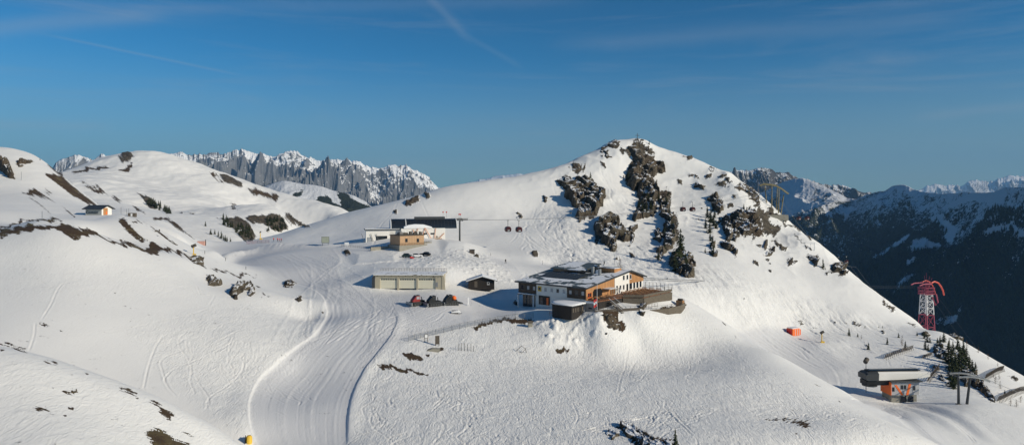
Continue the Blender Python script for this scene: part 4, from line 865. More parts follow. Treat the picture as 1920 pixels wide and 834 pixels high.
# jagged limestone range
LP = PC((-60,200),(80,140),(135,115),(180,125),(230,122),(300,125),(370,112),(400,118),(460,122),(500,97),(530,100),(560,94),(600,120),(650,125),(720,140),(800,138),(815,130),(860,118),(920,122),(980,145),(1050,165),(1110,165),(1190,162),(1240,170),(1280,180),(1310,177),(1360,205),(1400,215),(1440,225),(1500,210),(1555,204),(1600,214),(1660,222),(1720,245),(1780,272),(1830,320),(1860,350),(1920,420),(2000,470))
range_mesh('limestone_mountains', LP, lambda u: 7200+u*0, 5500, -500, -500, 640, 620, 700, lime, nu=1000, nl=380, seed=4, jag=2.4, env=.34, power=1.35, fine=.6)
range_mesh('distant_peaks', [(90,330),(105,304),(115,297),(128,292),(140,288),(150,289),(165,295),(175,301),(181,296),(190,286),(197,290),(205,297),(220,320)], 5600, 4700, 0, -300, 260, 300, 900, lime, nu=260, nl=120, seed=9, jag=1.2, env=.2, power=1.5, fine=.5)
FH = PC((560,430),(640,378),(700,350),(780,322),(830,312),(860,315),(900,325),(960,335),(1030,340),(1080,350),(1150,375),(1220,390),(1300,415),(1370,450),(1400,478),(1450,500),(1550,540))
o, x, y, z, t = range_mesh('forested_hill', FH, 2900, 1700, -330, -400, 120, 330, 620, wood, nu=360, nl=160, seed=14, jag=.4, power=1.1)
px = CX+F*x/y; py = HZ-F*z/y; FOR = [PC((900,490),(960,480),(1000,470),(1050,440),(1100,430),(1130,480),(1190,500),(1200,450),(1150,400),(1220,405),(1300,435),(1390,470),(1400,500),(1300,500),(1220,530),(1170,560),(1020,552),(950,545)), PC((860,380),(930,375),(920,420),(870,420)), PC((1160,545),(1300,500),(1400,480),(1420,500),(1300,545),(1200,580))]
m = np.zeros(px.shape)
qx = px+fbm(x/90, y/90, 5, gain=.6)*16; qy = py+fbm(x/90+7, y/90, 5, gain=.6)*12
for p in FOR:
    d = polydist(qx, qy, p); d[~inpoly(qx, qy, np.array(p))] *= -1; m = np.maximum(m, smooth(-4, 3, d))
attr(o, 'meadow', .45-m*1.6)
# left continuation out of frame
range_mesh('side_mountain', [(-900,330),(-500,300),(-250,280),(-60,300),(60,320),(120,360)], 3600, 1700, -150, -300, 260, 420, 800, dark, nu=260, nl=90, seed=15)
# right hand side
range_mesh('snowy_summits', PF((60,330),(140,230),(190,196),(240,190),(300,190),(340,175),(400,178),(430,195),(460,196),(500,200),(530,225),(560,235),(610,240),(680,262),(750,265),(830,285),(900,300),(930,305),(1000,330)), lambda u: 5600-u*0, 4200, -350, -500, 330, 330, 700, dark, nu=520, nl=180, seed=21, jag=1.6, env=.2, power=1.5, fine=.5)
RP = PF((100,360),(300,330),(380,300),(440,266),(480,250),(530,236),(570,236),(620,250),(690,280),(750,310),(800,340),(850,343),(900,320),(960,305),(1000,298),(1040,270),(1070,265),(1110,268),(1150,285),(1200,300),(1300,311),(1400,303),(1500,303),(1560,300),(1600,285),(1680,278),(1724,274),(2100,250),(2600,200))
o, x, y, z, t = range_mesh('forested_mountain', RP, lambda u: 4300-2300*np.clip((u-.33)/.42, -.3, 1.4)**.8 if False else 4300-5000*np.clip(u-.33, -.2, .55), lambda u: 1350+np.maximum(0, .5-u)*1500, -980, -900, 250, 520, 620, wood, nu=1100, nl=420, seed=27, jag=.6, power=.9, env=.25)
MEA = [PF((925,658),(970,620),(1050,560),(1120,518),(1110,555),(1050,590),(1000,625),(950,655)), PF((1110,590),(1150,545),(1220,535),(1240,565),(1300,580),(1300,600),(1200,605),(1140,610)), PF((1025,825),(1080,750),(1160,712),(1155,740),(1080,790),(1040,830)),
 PF((1105,650),(1150,635),(1165,655),(1110,690)), PF((1330,380),(1420,330),(1480,310),(1560,315),(1620,300),(1600,380),(1500,350),(1440,350)), PF((1510,520),(1560,485),(1660,478),(1600,510),(1530,530)), PF((1250,430),(1300,420),(1340,470),(1400,500),(1360,570),(1330,520),(1290,470)),
 PF((690,385),(730,410),(725,450),(700,420)), PF((780,420),(810,390),(810,410),(785,450)), PF((480,280),(560,240),(640,290),(600,340),(500,420),(460,380)), PF((1640,450),(1700,500),(1724,490),(1724,520),(1680,520)),
 PT((500,60),(600,20),(700,0),(720,-60),(800,-120),(760,-30),(680,90),(600,120),(520,110))]
fmask(o, x, y, z, MEA, 5); o_fm = o; fm = (x, y, z)
far = far_mat('far_snowy_rock', 0, (.2, .2, .2), .5, .7, .002, .7)
range_mesh('far_range', PF((1000,330),(1150,290),(1200,275),(1250,258),(1300,265),(1350,265),(1400,268),(1440,245),(1480,238),(1520,245),(1560,245),(1620,225),(1660,215),(1700,225),(1724,215),(1900,220),(2300,210)), 17000, 12000, -800, -900, 900, 1100, 2400, far, nu=420, nl=160, seed=33, jag=2.2, env=.15, power=1.7, fine=.5)
range_mesh('far_range', [(860,350),(900,336),(925,331),(940,328),(960,327),(975,326),(990,330),(1020,340),(1100,345)], 17000, 12000, -800, -900, 900, 1100, 2400, far, nu=200, nl=80, seed=35, jag=1)
# valley floor sheet under everything
vf = np_mesh('valley_floor', [(-21900,-2400,-985),(21900,-2400,-985),(21900,21400,-985),(-21900,21400,-985)], [(0,1,2,3)], wood); props(vf, kind='structure')

# wood on the shaded mountain: every tree stands as a small cone, far too many to count
def far_wood(o_, x, y, z, meadow_polys, n, seed):
    rg = np.random.default_rng(seed); nr, nc = x.shape; V = []; cnt = 0
    i = rg.integers(2, int(nr*.86), n*3); j = rg.integers(1, nc-1, n*3); f = rg.random(n*3); f2 = rg.random(n*3)
    X = x[i, j]*(1-f)+x[i, np.minimum(j+1, nc-1)]*f; Y_ = y[i, j]*(1-f2)+y[np.minimum(i+1, nr-1), j]*f2; Zz = z[i, j]*.5+.25*z[i, np.minimum(j+1, nc-1)]+.25*z[np.minimum(i+1, nr-1), j]
    px = CX+F*X/Y_; py = HZ-F*Zz/Y_; ok = (py < 660) & (px > 1300) & (px < 2100) & (Zz < -20+60*(rg.random(len(Zz))-.5)) & (fbm(X/160, Y_/160, 4, seed=3) > -.22+np.clip((Zz+260)/330, 0, 1)*.34)
    for p in meadow_polys: ok &= ~inpoly(px, py, np.array(p))
    idx = np.where(ok)[0][:n]; X, Y_, Zz = X[idx], Y_[idx], Zz[idx]; m = len(idx)
    h = rg.uniform(7, 17, m); r = h*rg.uniform(.16, .26, m); a0 = rg.uniform(0, 6.28, m)
    vs = [np.c_[X, Y_, Zz+h]]+[np.c_[X+r*np.cos(a0+k*1.5708), Y_+r*np.sin(a0+k*1.5708), Zz-1] for k in range(4)]
    V = np.stack(vs, 1).reshape(-1, 3); b = np.arange(m)[:, None]*5; Q = np.concatenate([np.c_[b, b+1+k, b+1+(k+1) % 4] for k in range(4)])
    w_ = np_mesh('forest', V, Q, m_needle, smooth_shade=False); props(w_, kind='stuff'); w_['label'] = 'dark spruce wood covering the shaded mountain across the valley'
far_wood(o_fm, *fm, MEA, 26000, 5)
# ------------------------------------------------------------------ the lodge
def window(fr, name, x0, x1, z0, z1, plane, parent, glass=m_glass, frame=m_wpaint, side=False, d=.05, sill=True, nm='window'):
    mk = (lambda a, b, c, e, f, g: B(c, e, a, b, f, g)) if side else (lambda a, b, c, e, f, g: B(a, b, c, e, f, g))
    w = MB(); t = .08
    s = 1 if side else -1; p0, p1 = sorted((plane-s*.02, plane+s*d))
    for a, b, f, g in ((x0, x1, z0, z0+t), (x0, x1, z1-t, z1), (x0, x0+t, z0+t, z1-t), (x1-t, x1, z0+t, z1-t)):
        if side: w.box(p0, p1, a, b, f, g)
        else: w.box(a, b, p0, p1, f, g)
    o = w.build(nm, frame, parent); q0, q1 = sorted((plane-s*.02, plane+s*.015))
    (B(q0, q1, x0+t, x1-t, z0+t, z1-t) if side else B(x0+t, x1-t, q0, q1, z0+t, z1-t)).build('pane', glass, o)
    if sill: (B(min(plane, plane+s*.14), max(plane, plane+s*.14), x0-.06, x1+.06, z0-.07, z0-.005) if side else B(x0-.06, x1+.06, min(plane, plane+s*.14), max(plane, plane+s*.14), z0-.07, z0-.005)).build('sill', frame, o)
    return o
def roofsnow_mat(name, metal, thr, sc=.25):
    m, nt, bs = mat_new(name); tc = nt.nodes.new('ShaderNodeTexCoord'); n = noise_n(nt, tc.outputs['Object'], sc, 7, .62, .6)
    f = sstep(nt, n, thr-.012, thr+.03)
    sp = nt.nodes.new('ShaderNodeSeparateXYZ'); nt.links.new(tc.outputs['Object'], sp.inputs[0])
    fr = mth(nt, 'LESS_THAN', mth(nt, 'FRACT', mth(nt, 'DIVIDE', sp.outputs['X'], .6)), .1)
    mc = mixc(nt, fr, metal, tuple(c*.5 for c in metal)); mc = mixc(nt, mth(nt, 'MULTIPLY', noise_n(nt, tc.outputs['Object'], .5, 6, .7), .6), mc, (.16, .16, .12))
    nt.links.new(mixc(nt, f, mc, (.8, .82, .86)), bs.inputs['Base Color'])
    nt.links.new(mth(nt, 'ADD', mth(nt, 'MULTIPLY', f, .45), .4), bs.inputs['Roughness'])
    b = N(nt, 'ShaderNodeBump', Strength=1, Distance=.12); nt.links.new(f, b.inputs['Height']); nt.links.new(b.outputs[0], bs.inputs['Normal']); return m
m_lroof = roofsnow_mat('sheet_roof_with_snow', (.055, .065, .062), .475, .17)
m_groof = roofsnow_mat('garage_roof_snow', (.12, .12, .11), .40, .5)
LO = Frame((20.2, 190.0, -30.85), math.atan2(-.636, .772))
L = thing('lodge', 'large mountain lodge with snow patched roof, dark boards, white walls and an orange gable', 'lodge', LO.O, LO.rz)
W_, D_ = -23.7, 32.3
yr, zr_, ze, ze2 = 23.4, 8.75, 6.05, 6.35
# storeys
B(W_+6.2, -.0, .25, 16, -2.5, 2.75).build('ground_floor', m_white, L)
xa = LO.front(1006, 550)[0]; xb = LO.front(1063, 550)[0]
B(W_, xa, 0, 16, 2.85, ze-.02).build('boarded_wall', m_wood, L)
B(xa+.005, xb-.005, -.06, 16, 2.75, ze-.02).build('white_wall', m_white, L)
B(xb, -.02, 0, 16, 2.85, ze-.02).build('boarded_wall', m_wood, L)
B(W_+.4, W_+6.15, 1.6, 16, -2.5, 2.8).build('glazed_wall', m_glass, L)
for i in range(6): B(W_+.45+i*1.12, W_+.55+i*1.12, 1.5, 1.58, -.5, 2.8).build('mullion', m_steel, L)
B(W_-.05, W_+6.4, -.6, 1.6, 2.3, 2.45).build('canopy', m_dgrey, L); B(W_, W_+6.3, -.55, 1.5, 2.46, 2.72).build('canopy_snow', m_snow, L, bevel=.1)
for x in (W_+.05, W_+5.7): B(x, x+.3, -.5, -.2, -1.5, 2.29).build('post', m_wpaint, L)
MB().prism([(16, -2.5), (D_, -2.5), (D_, ze2-.02), (yr, zr_-.1), (16, ze+(zr_-ze)*16/yr-.02)], 'x', W_, -.03).build('rear_wing', m_white, L)
MB().prism([(0, ze-.3), (16, ze-.3), (16, ze+(zr_-ze)*16/yr-.03), (0, ze-.03)], 'x', W_+.1, -.04).build('eaves_wall', m_wood, L)
# gable wall: honey boards, white middle, honey boards
def gl_z(y): return (ze+(zr_-ze)*y/yr if y < yr else zr_+(ze2-zr_)*(y-yr)/(D_-yr))-.12
y1_, y2_ = LO.side(1104, 540)[0] if False else .1, LO.side(1151.5, 530)[0]; y3_ = LO.side(1179, 530)[0]
MB().prism([(y1_, 0), (y2_, 0), (y2_, gl_z(y2_)), (y1_, gl_z(y1_))], 'x', -.02, .12).build('gable_boards', m_woodh, L)
MB().prism([(y2_+.004, -1), (y3_, -1), (y3_, gl_z(yr) if y3_ > yr else gl_z(y3_)), (yr, gl_z(yr)), (y2_+.004, gl_z(y2_))] if y3_ > yr else [(y2_+.004, -1), (y3_, -1), (y3_, gl_z(y3_)), (y2_+.004, gl_z(y2_))], 'x', -.02, .2).build('gable_render', m_white, L)
MB().prism([(y3_+.004, 5.0), (D_, 5.0), (D_, gl_z(D_)), (max(yr, y3_+.01), gl_z(max(yr, y3_+.01)))], 'x', -.02, .14).build('gable_boards', m_woodh, L)
B(-.02, .14, y3_+.004, D_, 2.8, 3.2).build('base_wall', m_white, L)
# windows, read off the facade
for i, px in enumerate((979.5, 990.5, 1001.5, 1012.2, 1023.2, 1034.8, 1046, 1057.8, 1069.5, 1081, 1092.8)):
    x, z = LO.front(px, 533+px*.008+ (px-979)*.055+.0)
    x0, z1 = LO.front(px-2.9, 0)[0], 0; zc = 4.42; wd = .52
    if i == 3:
        o = B(x-.65, x+.65, -.16, -.065, 3.75, 5.2).build('yellow_sign', m_yellow, L); B(x-.4, x+.4, -.17, -.161, 4.1, 4.9).build('emblem', m_dgrey, o); continue
    window(LO, 'window', x-wd, x+wd, zc-.6, zc+.6, -.06 if 3 < i < 8 else 0, L, glass=m_pale if i % 3 else m_glass, frame=m_wpaint if 3 < i < 8 else m_dgrey)
xe0, xe1 = LO.front(1010, 570)[0], LO.front(1030, 570)[0]
B(xe0, xe1, .0, .25, 0, 2.5).build('entrance', m_black, L); B(xe0+.5, xe0+1.5, -.05, -.005, .02, 2.1).build('door', m_glass, L); B(xe1-1.0, xe1-.3, -.05, -.005, .02, 2.1).build('door', m_orange, L)
for px, py in ((1168.3, 520.3), (1175, 519.3)): y, z = LO.side(px, py); window(LO, 'w', y-.55, y+.55, z-.75, z+.75, .2, L, side=True)
for px, py in ((1155.7, 539.6), (1162, 539), (1168.2, 538)): y, z = LO.side(px, py); window(LO, 'w', y-.5, y+.5, z-.75, z+.75, .2, L, side=True)
y, z = LO.side(1175, 540); B(.2, .26, y-.5, y+.5, 2.9, z+1.3).build('door', m_black, L)
y, z = LO.side(1181.5, 518.5); window(LO, 'w', y-.5, y+.5, z-.7, z+.7, .14, L, side=True)
for px in (1182.4, 1188.2, 1194.2, 1200): y, z = LO.side(px, 535.5); B(.0, .1, y-.85, y+.85, 3.22, 4.98).build('window', m_glass, L)
for px in (1185.3, 1191.2, 1197.2, 1203): y, z = LO.side(px, 535.5); B(.0, .17, y-.35, y+.35, 3.21, 4.99).build('pillar', m_white, L)
ya, yb = LO.side(1111, 545)[0], LO.side(1128, 545)[0]
MB().prism([(ya, 2.85), (yb, 2.85), (yb, 4.6), (yb-.7, 5.2), (ya+.7, 5.2), (ya, 4.6)], 'x', .12, .17).build('arched_opening', m_black, L)
for px in (1103, 1106.5): y, z = LO.side(px, 547); window(LO, 'w', y-.5, y+.5, 3.2, 4.5, .12, L, side=True, frame=m_orange)
B(.2, 2.6, yb+.2, yb+4.2, 4.9, 5.05).build('canopy', m_wpaint, L)
for k in range(5): B(.2, .3, yb+4.6+k*1.1, yb+5.0+k*1.1, 2.85, 4.4).build('pillar', m_timber, L)
# roof
rt = .28
MB().prism([(-.7, ze-.16), (yr, zr_), (yr, zr_+rt), (-.7, ze-.16+rt)], 'x', W_-.8, .9).build('roof', m_lroof, L)
MB().prism([(yr+.003, zr_), (D_+.7, ze2-.18), (D_+.7, ze2-.18+rt), (yr+.003, zr_+rt)], 'x', W_-.8, .9).build('roof', m_lroof, L)
MB().prism([(-.78, ze-.3), (yr, zr_-.14), (yr, zr_+rt+.06), (-.78, ze+.16)], 'x', .905, 1.0).build('verge_board', m_dgrey, L)
MB().prism([(yr+.003, zr_-.14), (D_+.78, ze2-.34), (D_+.78, ze2+.14), (yr+.003, zr_+rt+.06)], 'x', .905, 1.0).build('verge_board', m_dgrey, L)
B(W_-.8, .9, -.86, -.705, ze-.3, ze+.12).build('gutter', m_dgrey, L)
def rz_(y): return ze+(zr_-ze)*y/yr+rt-.1
# raised roof section with glazing, panels, chimneys
MB().prism([(14.5, rz_(14.5)-.2), (yr, zr_), (yr, zr_+1.35), (14.5, rz_(14.5)+1.0)], 'x', W_+2.2, -10.2).build('raised_storey', m_glass, L)
ro = MB().prism([(13.7, rz_(14.5)+.95), (yr+.6, zr_+1.4), (yr+.6, zr_+1.6), (13.7, rz_(14.5)+1.15)], 'x', W_+1.6, -9.6).build('raised_roof', m_lroof, L)
for k in range(7): x = W_+3+k*1.95; MB().prism([(6.5, rz_(6.5)+.12), (11.8, rz_(11.8)+.5), (11.8, rz_(11.8)+.56), (6.5, rz_(6.5)+.18)], 'x', x, x+1.8).build('solar_panel', m_dgrey, L)
B(-7.2, -2.0, 18.5, 22.5, rz_(20)-.3, zr_+.95).build('roof_cabin', m_woodh, L); B(-7.6, -1.6, 18, 22.8, zr_+.96, zr_+1.1).build('cabin_roof', m_lroof, L)
for x, y, h in ((-7.6, 15.5, 2.2), (-4.4, 14.2, 1.9)): MB().tube([(x, y, rz_(y)-.1), (x, y, rz_(y)+h)], .5, 10).build('chimney', m_steel, L)
B(-6.8, -5.4, 15.6, 16.6, rz_(16)-.1, rz_(16)+1.1).build('roof_box', m_snow, L, bevel=.2)
dish = MB(); 
rings = [[(r*math.cos(a), d_, r*math.sin(a)) for a in np.linspace(0, 6.283, 14, endpoint=False)] for r, d_ in ((.06, .3), (.5, .18), (.85, 0))]
dish.loft(rings); o = dish.build('satellite_dish', m_dgrey, L); o.location = (-7.2, 21, zr_+2.1); o.rotation_euler = (-.3, 0, -1.0)
T([(-7.2, 21, zr_+1.7), (-7.2, 21, zr_+2.9)], .06).build('dish_post', m_steel, L)
T([(-4.2, 22.2, zr_+1.7), (-4.2, 22.2, zr_+4.8)], [.06, .03]).build('antenna', m_steel, L)
# terrace and its walls
def deck_z(): return 2.62
T0 = MB().prism([(.25, .4), (3.6, .4), (4.6, 11.5), (9.2, 15.5), (9.6, 31.8), (.25, 32.2)], 'z', 2.35, 2.62)
ter_ = thing('terrace', 'reddish timber terrace of the lodge on a stone wall with dark railings', 'terrace', LO.O, LO.rz)
T0.build('deck', m_deck, ter_)
def wall_strip(pts, z0, z1, th, mat, name, par):
    mb = MB()
    for (a, b) in zip(pts[:-1], pts[1:]):
        d = Vector((b[0]-a[0], b[1]-a[1], 0)).normalized(); n_ = Vector((-d.y, d.x, 0))*th/2
        mb.add([(a[0]-n_.x, a[1]-n_.y, z0), (b[0]-n_.x, b[1]-n_.y, z0), (b[0]+n_.x, b[1]+n_.y, z0), (a[0]+n_.x, a[1]+n_.y, z0), (a[0]-n_.x, a[1]-n_.y, z1), (b[0]-n_.x, b[1]-n_.y, z1), (b[0]+n_.x, b[1]+n_.y, z1), (a[0]+n_.x, a[1]+n_.y, z1)],
               [(0, 3, 2, 1), (4, 5, 6, 7), (0, 1, 5, 4), (1, 2, 6, 5), (2, 3, 7, 6), (3, 0, 4, 7)])
    return mb.build(name, mat, par)
edge = [(4.9, 11.7), (9.4, 15.4), (9.8, 32.0)]
wall_strip(edge, -3.5, 2.34, .4, m_stone, 'stone_wall', ter_)
wall_strip([(3.8, .3), (4.7, 11.4)], -3.0, 2.34, .3, m_dwood, 'timber_wall', ter_)
wall_strip(edge, 2.63, 3.25, .3, m_stone, 'parapet', ter_)
def railing(pts, z, h, mat, par, name='railing', gap=1.6, bars=2, r=.035):
    mb = MB()
    for a, b in zip(pts[:-1], pts[1:]):
        a = Vector((*a, 0)); b = Vector((*b, 0)); n_ = max(1, int((b-a).length/gap))
        for k in range(n_+1): p = a.lerp(b, k/n_); mb.tube([(p.x, p.y, z), (p.x, p.y, z+h)], r*1.3, 4)
        for q in range(bars): zz = z+h*(q+1)/bars; mb.tube([(a.x, a.y, zz), (b.x, b.y, zz)], r, 4)
    return mb.build(name, mat, par)
railing([(9.8, 32.0), (.4, 32.3)], 2.6, 1.1, m_black, ter_, gap=1.9)
for k in range(7): p = Vector((9.8, 16, 0)).lerp(Vector((9.8, 32, 0)), k/6); 
for k in range(8): q = Vector((.8+k*1.28, 32.35, 0)); T([(q.x, q.y, 2.6), (q.x, q.y, 4.7)], .06, 5).build('lamp_post', m_black, ter_)
railing([(.3, .35), (3.7, .35), (4.7, 11.4)], 2.6, 1.05, m_timber, ter_, gap=.9)
# stairs down from the terrace
st = MB()
for k in range(10): st.box(4.9+k*.42, 5.32+k*.42, 4.2, 6.6, 2.2-k*.28-.2, 2.2-k*.28)
st.build('stairs', m_timber, ter_); T([(4.9, 4.1, 3.2), (9.1, 4.1, .5)], .06).build('handrail', m_wpaint, ter_); T([(4.9, 6.7, 3.2), (9.1, 6.7, .5)], .06).build('handrail', m_wpaint, ter_)
# tables and benches on the terrace
def bench_set():
    r = thing('picnic_table', 'picnic table', 'table'); B(-.8, .8, -.38, .38, .70, .76).build('table_top', m_orange if False else m_woodh, r)
    for s in (-1, 1): B(-.8, .8, s*.72-.15, s*.72+.15, .42, .47).build('bench', m_woodh, r)
    for s in (-.6, .6): B(s-.05, s+.05, -.8, .8, 0, .09).build('foot', m_timber, r); B(s-.04, s+.04, -.05, .05, .09, .7).build('leg', m_timber, r)
    return r
bt = bench_set(); n_ = 0
for k in range(6):
    for j in range(3):
        x = 2.0+j*2.4; y = 16.8+k*2.5
        if x > 9: continue
        v = LO.at(x, y, 2.63); place_copy(bt, n_, v, LO.rz+rng.uniform(-.1, .1), 1, 'wooden picnic table standing on the lodge terrace in rows', 'picnic tables on the terrace'); n_ += 1
for k, (x, y) in enumerate(((1.6, 2.4), (1.9, 5.2), (2.2, 8.0))): place_copy(bt, 1, LO.at(x, y, 2.63), LO.rz+1.57, 1.1, ('first', 'second', 'third')[k]+' picnic table from the front corner on the narrow terrace below the gable', 'picnic tables on the narrow terrace')
# white parasol folded on terrace
ps = thing('parasol', 'closed white parasol standing on the narrow terrace', 'parasol', LO.at(3.6, 12.2, 2.62)); T([(0, 0, 0), (0, 0, 2.7)], .04).build('pole', m_steel, ps); MB().tube([(0, 0, 1.0), (0, 0, 1.6), (0, 0, 2.6)], [.16, .22, .05], 8).build('cover', m_wpaint, ps)
# round snow bar in front of the facade
p0 = hit(1068, 586, ymax=230)
bar = thing('snow_bar', 'low dark timber bar pavilion with a rounded snow covered roof before the lodge', 'pavilion', (p0.x, p0.y, p0.z-.1), LO.rz)
def arc(r, a0, a1, n, cx=0, cy=0): return [(cx+r*math.cos(a), cy+r*math.sin(a)) for a in np.linspace(a0, a1, n)]
foot = [(3.4, 1.8), (-1.5, 1.8)]+arc(2.9, math.pi/2, math.pi*1.5, 12, -1.5, -1.1)+[(3.4, -4.0)]
MB().prism(foot, 'z', -1, 2.5).build('timber_wall', m_dwood, bar)
big = [(-1.5+(x+1.5)*1.12, -1.1+(y+1.1)*1.14) for x, y in foot]
MB().prism(big, 'z', 2.51, 2.72).build('roof', m_dgrey, bar)
rings = [[(-.0+x*s, -.8+(y+.8)*s, 2.73+dz) for x, y in big] for s, dz in ((.99, 0), (.97, .28), (.8, .42), (.45, .52))]
MB().loft(rings).build('roof_snow', m_snow, bar, smooth_=True)
for k in range(5): B(3.41, 3.5, -3.6+k*1.1, -3.0+k*1.1, .9, 2.0).build('shutter', m_timber, bar)
# screen wall with banner, right of the bar
sc_ = Frame(hit(1096, 584, ymax=230), LO.rz+.15)
s_ = thing('board_screen', 'pale grey board screen with a purple sign beside the dark bar', 'screen', sc_.O, sc_.rz)
B(0, 3.2, -.06, .06, -.5, 3.0).build('boards', planks('pale_grey_boards', (.36, .33, .31), .3, 'X', .15), s_); o = B(.1, 3.1, -.075, -.061, 2.35, 2.95).build('sign', m_wpaint, s_)
B(1.2, 2.2, -.09, -.076, .9, 1.25).build('slot', m_black, s_)
# mono pitched low wall and stair fence towards the terrace
fw = thing('timber_fence', 'dark board fence below the lodge terrace running up to the stairs', 'fence', LO.O, LO.rz)
wall_strip([(4.4, -2.2), (7.5, 3.6), (11.5, 9.5)], -2.6, .6, .15, m_timber, 'boards', fw); railing([(4.4, -2.2), (7.5, 3.6), (11.5, 9.5), (13.0, 17)], -.2, 1.3, m_timber, fw, gap=1.2)
# two tier wall out to the right
rw = thing('stone_wall', 'low dry stone wall with dark posts at the far corner of the terrace', 'wall', LO.O, LO.rz)
wall_strip([(11.5, 12), (14.5, 20), (15, 27), (13.5, 33)], -3.6, -.55, .5, m_stone, 'stones', rw); railing([(11.5, 12), (14.5, 20), (15, 27), (13.5, 33)], -.6, 1.0, m_timber, rw, gap=2.0)
wb = thing('stacked_crates', 'small orange brown stack at the outer end of the terrace wall', 'crates', LO.at(12.8, 31.5, -.3), LO.rz); B(-1, 1, -.7, .7, -1.5, .5).build('lower_crate', m_woodh, wb); B(-.6, .8, -.5, .5, .51, 1.0).build('upper_crate', m_timber, wb)
# flag
fp = Vector(P(1119.5, 582, 184.5)); fl = thing('flagpole', 'tall white flagpole carrying a limp red and white flag', 'flagpole', fp); T([(0, 0, 0), (0, 0, 7.6)], [.07, .04], 6).build('pole', m_wpaint, fl)
def cloth(z0, z1, w, mat, nm, par):
    vs = []; fs = []
    for i in range(7):
        for j in range(5): t = i/6; vs.append((-.05-w*t*.55+.0, math.sin(t*9+j)*.09, z1+(z0-z1)*j/4-t*.55))
    for i in range(6):
        for j in range(4): a = i*5+j; fs.append((a, a+1, a+6, a+5))
    return MB().add(vs, fs).build(nm, mat, par, smooth_=True)
fo = MB().build('flag', m_red, fl) if False else cloth(1.2, 1.9, 1.5, m_red, 'flag', fl); cloth(1.9, 2.6, 1.5, m_wpaint, 'flag_stripe', fo); cloth(2.6, 3.3, 1.5, m_red, 'flag_stripe', fo)
vs = [c.co for c in fo.data.vertices]
# cycle racks / barrier in front of the bar
for k, (px, py) in enumerate(((1036, 590), (1057, 590), (1072, 590))):
    p = hit(px, py, ymax=230); r = thing('barrier', ('left', 'middle', 'right')[k]+' of three thin steel hoops standing in the snow before the bar', 'barrier', p, LO.rz+.5, 'steel hoops before the bar')
    T([(-.9, 0, -.2), (-.85, 0, 1.0), (-.5, 0, 1.35), (.5, 0, 1.35), (.85, 0, 1.0), (.9, 0, -.2)], .05, 6).build('hoop', m_steel, r); T([(-.87, 0, .6), (.87, 0, .6)], .035, 5).build('crossbar', m_orange, r)
p = hit(1042, 588, ymax=230); r = thing('dark_fence', 'tall dark board fence left of the bar pavilion', 'fence', p, LO.rz); B(-1.8, 1.6, 2.0, 2.12, -.5, 2.6).build('boards', m_dwood, r)
for k in range(4): B(-1.7+k*1.05, -1.6+k*1.05, 1.9, 1.99, -.5, 3.1).build('post', m_timber, r)
# snowmobile by the lodge left end
def snowmobile(name, label, p, rz, cowl=m_black):
    r = thing(name, label, 'snowmobile', p, rz)
    MB().loft([[(x, y*.9, z) for y, z in ((-.4, .35), (.4, .35), (.38, h*.8), (.15, h), (-.15, h), (-.38, h*.8))] for x, h in ((-1.3, .6), (-.6, .85), (-.1, .9), (.5, 1.05), (1.0, .8), (1.35, .5))]).build('body', cowl, r, smooth_=False)
    B(-1.2, .0, -.2, .2, .86, 1.0).build('seat', m_black, r, bevel=.05); MB().add([(.45, -.3, 1.0), (.45, .3, 1.0), (.2, .22, 1.45), (.2, -.22, 1.45)], [(0, 1, 2, 3)]).build('windscreen', m_pale, r)
    B(-1.4, .6, -.22, .22, .02, .34).build('track', m_rubber, r); T([(.2, -.4, 1.15), (.2, .4, 1.15)], .03).build('handlebar', m_black, r)
    for s in (-.45, .45): T([(.6, s, .06), (1.3, s, .05), (1.6, s, .2)], .05).build('ski', m_steel, r)
    return r
snowmobile('snowmobile', 'black snowmobile parked at the left corner of the lodge', hit(967, 571, ymax=230), 2.0)
snowmobile('snowmobile', 'light grey snowmobile standing alone in front of the snow groomers', hit(855, 588, ymax=230), .2, m_wpaint)

# ------------------------------------------------------------------ the garage
GA = Frame((-43.5, 219.5, -28.55), R(-1.5))
G_ = thing('garage', 'beige concrete garage with three cream doors dug into the snow bank', 'garage', GA.O, GA.rz)
gx1 = GA.front(828, 530)[0]; gh = 3.75
drs = [(712.4, 744.7), (748, 780.7), (783.7, 816.7)]
xs = [(GA.front(a, 530)[0], GA.front(b, 530)[0]) for a, b in drs]
w_ = MB(); prev = 0
for a, b in xs: w_.box(prev, a, 0, .5, -1.5, 3.05); prev = b
w_.box(prev, gx1, 0, .5, -1.5, 3.05); w_.box(0, gx1, 0, .5, 3.052, gh); w_.box(0, .4, .502, 10, -1.5, gh); w_.box(gx1-.4, gx1, .502, 10, -1.5, gh); w_.build('wall', m_garage, G_)
for a, b in xs:
    d = B(a+.01, b-.01, .34, .42, -.3, 3.04).build('garage_door', m_gdoor, G_)
    for k in range(1, 5): B(a+.02, b-.02, .33, .339, -.1+k*.6, -.08+k*.6).build('seam', m_garage, d)
    for k in range(7): t0 = a+.25+k*(b-a-.4)/7; B(t0, t0+(b-a)/7*.72, .325, .339, 2.35, 2.72).build('door_window', m_glass, d)
B(-.5, gx1+.6, -.35, 10.4, gh+.002, gh+.2).build('roof', m_garage, G_); B(-.45, gx1+.5, -.3, 10.3, gh+.202, gh+.36).build('roof_snow', m_groof, G_)
for k in range(10): x = .8+k*(gx1-1.2)/9; B(x, x+.16, -.36, -.351-.05, gh-.3, gh+.1).build('bracket', m_timber, G_)
mb = MB(); 
for k in range(26): x = -.4+k*(gx1+.8)/25; mb.tube([(x, 10.1, gh+.3), (x, 10.1, gh+1.35)], .03, 4)
for z in (.6, 1.0, 1.35): mb.tube([(-.4, 10.1, gh+z), (gx1+.4, 10.1, gh+z)], .03, 4)
mb.build('railing', m_timber, G_); T([(gx1-2.9, -.3, gh-.5), (gx1-2.0, -.3, gh-.5)], .09).build('floodlight', m_dgrey, G_)
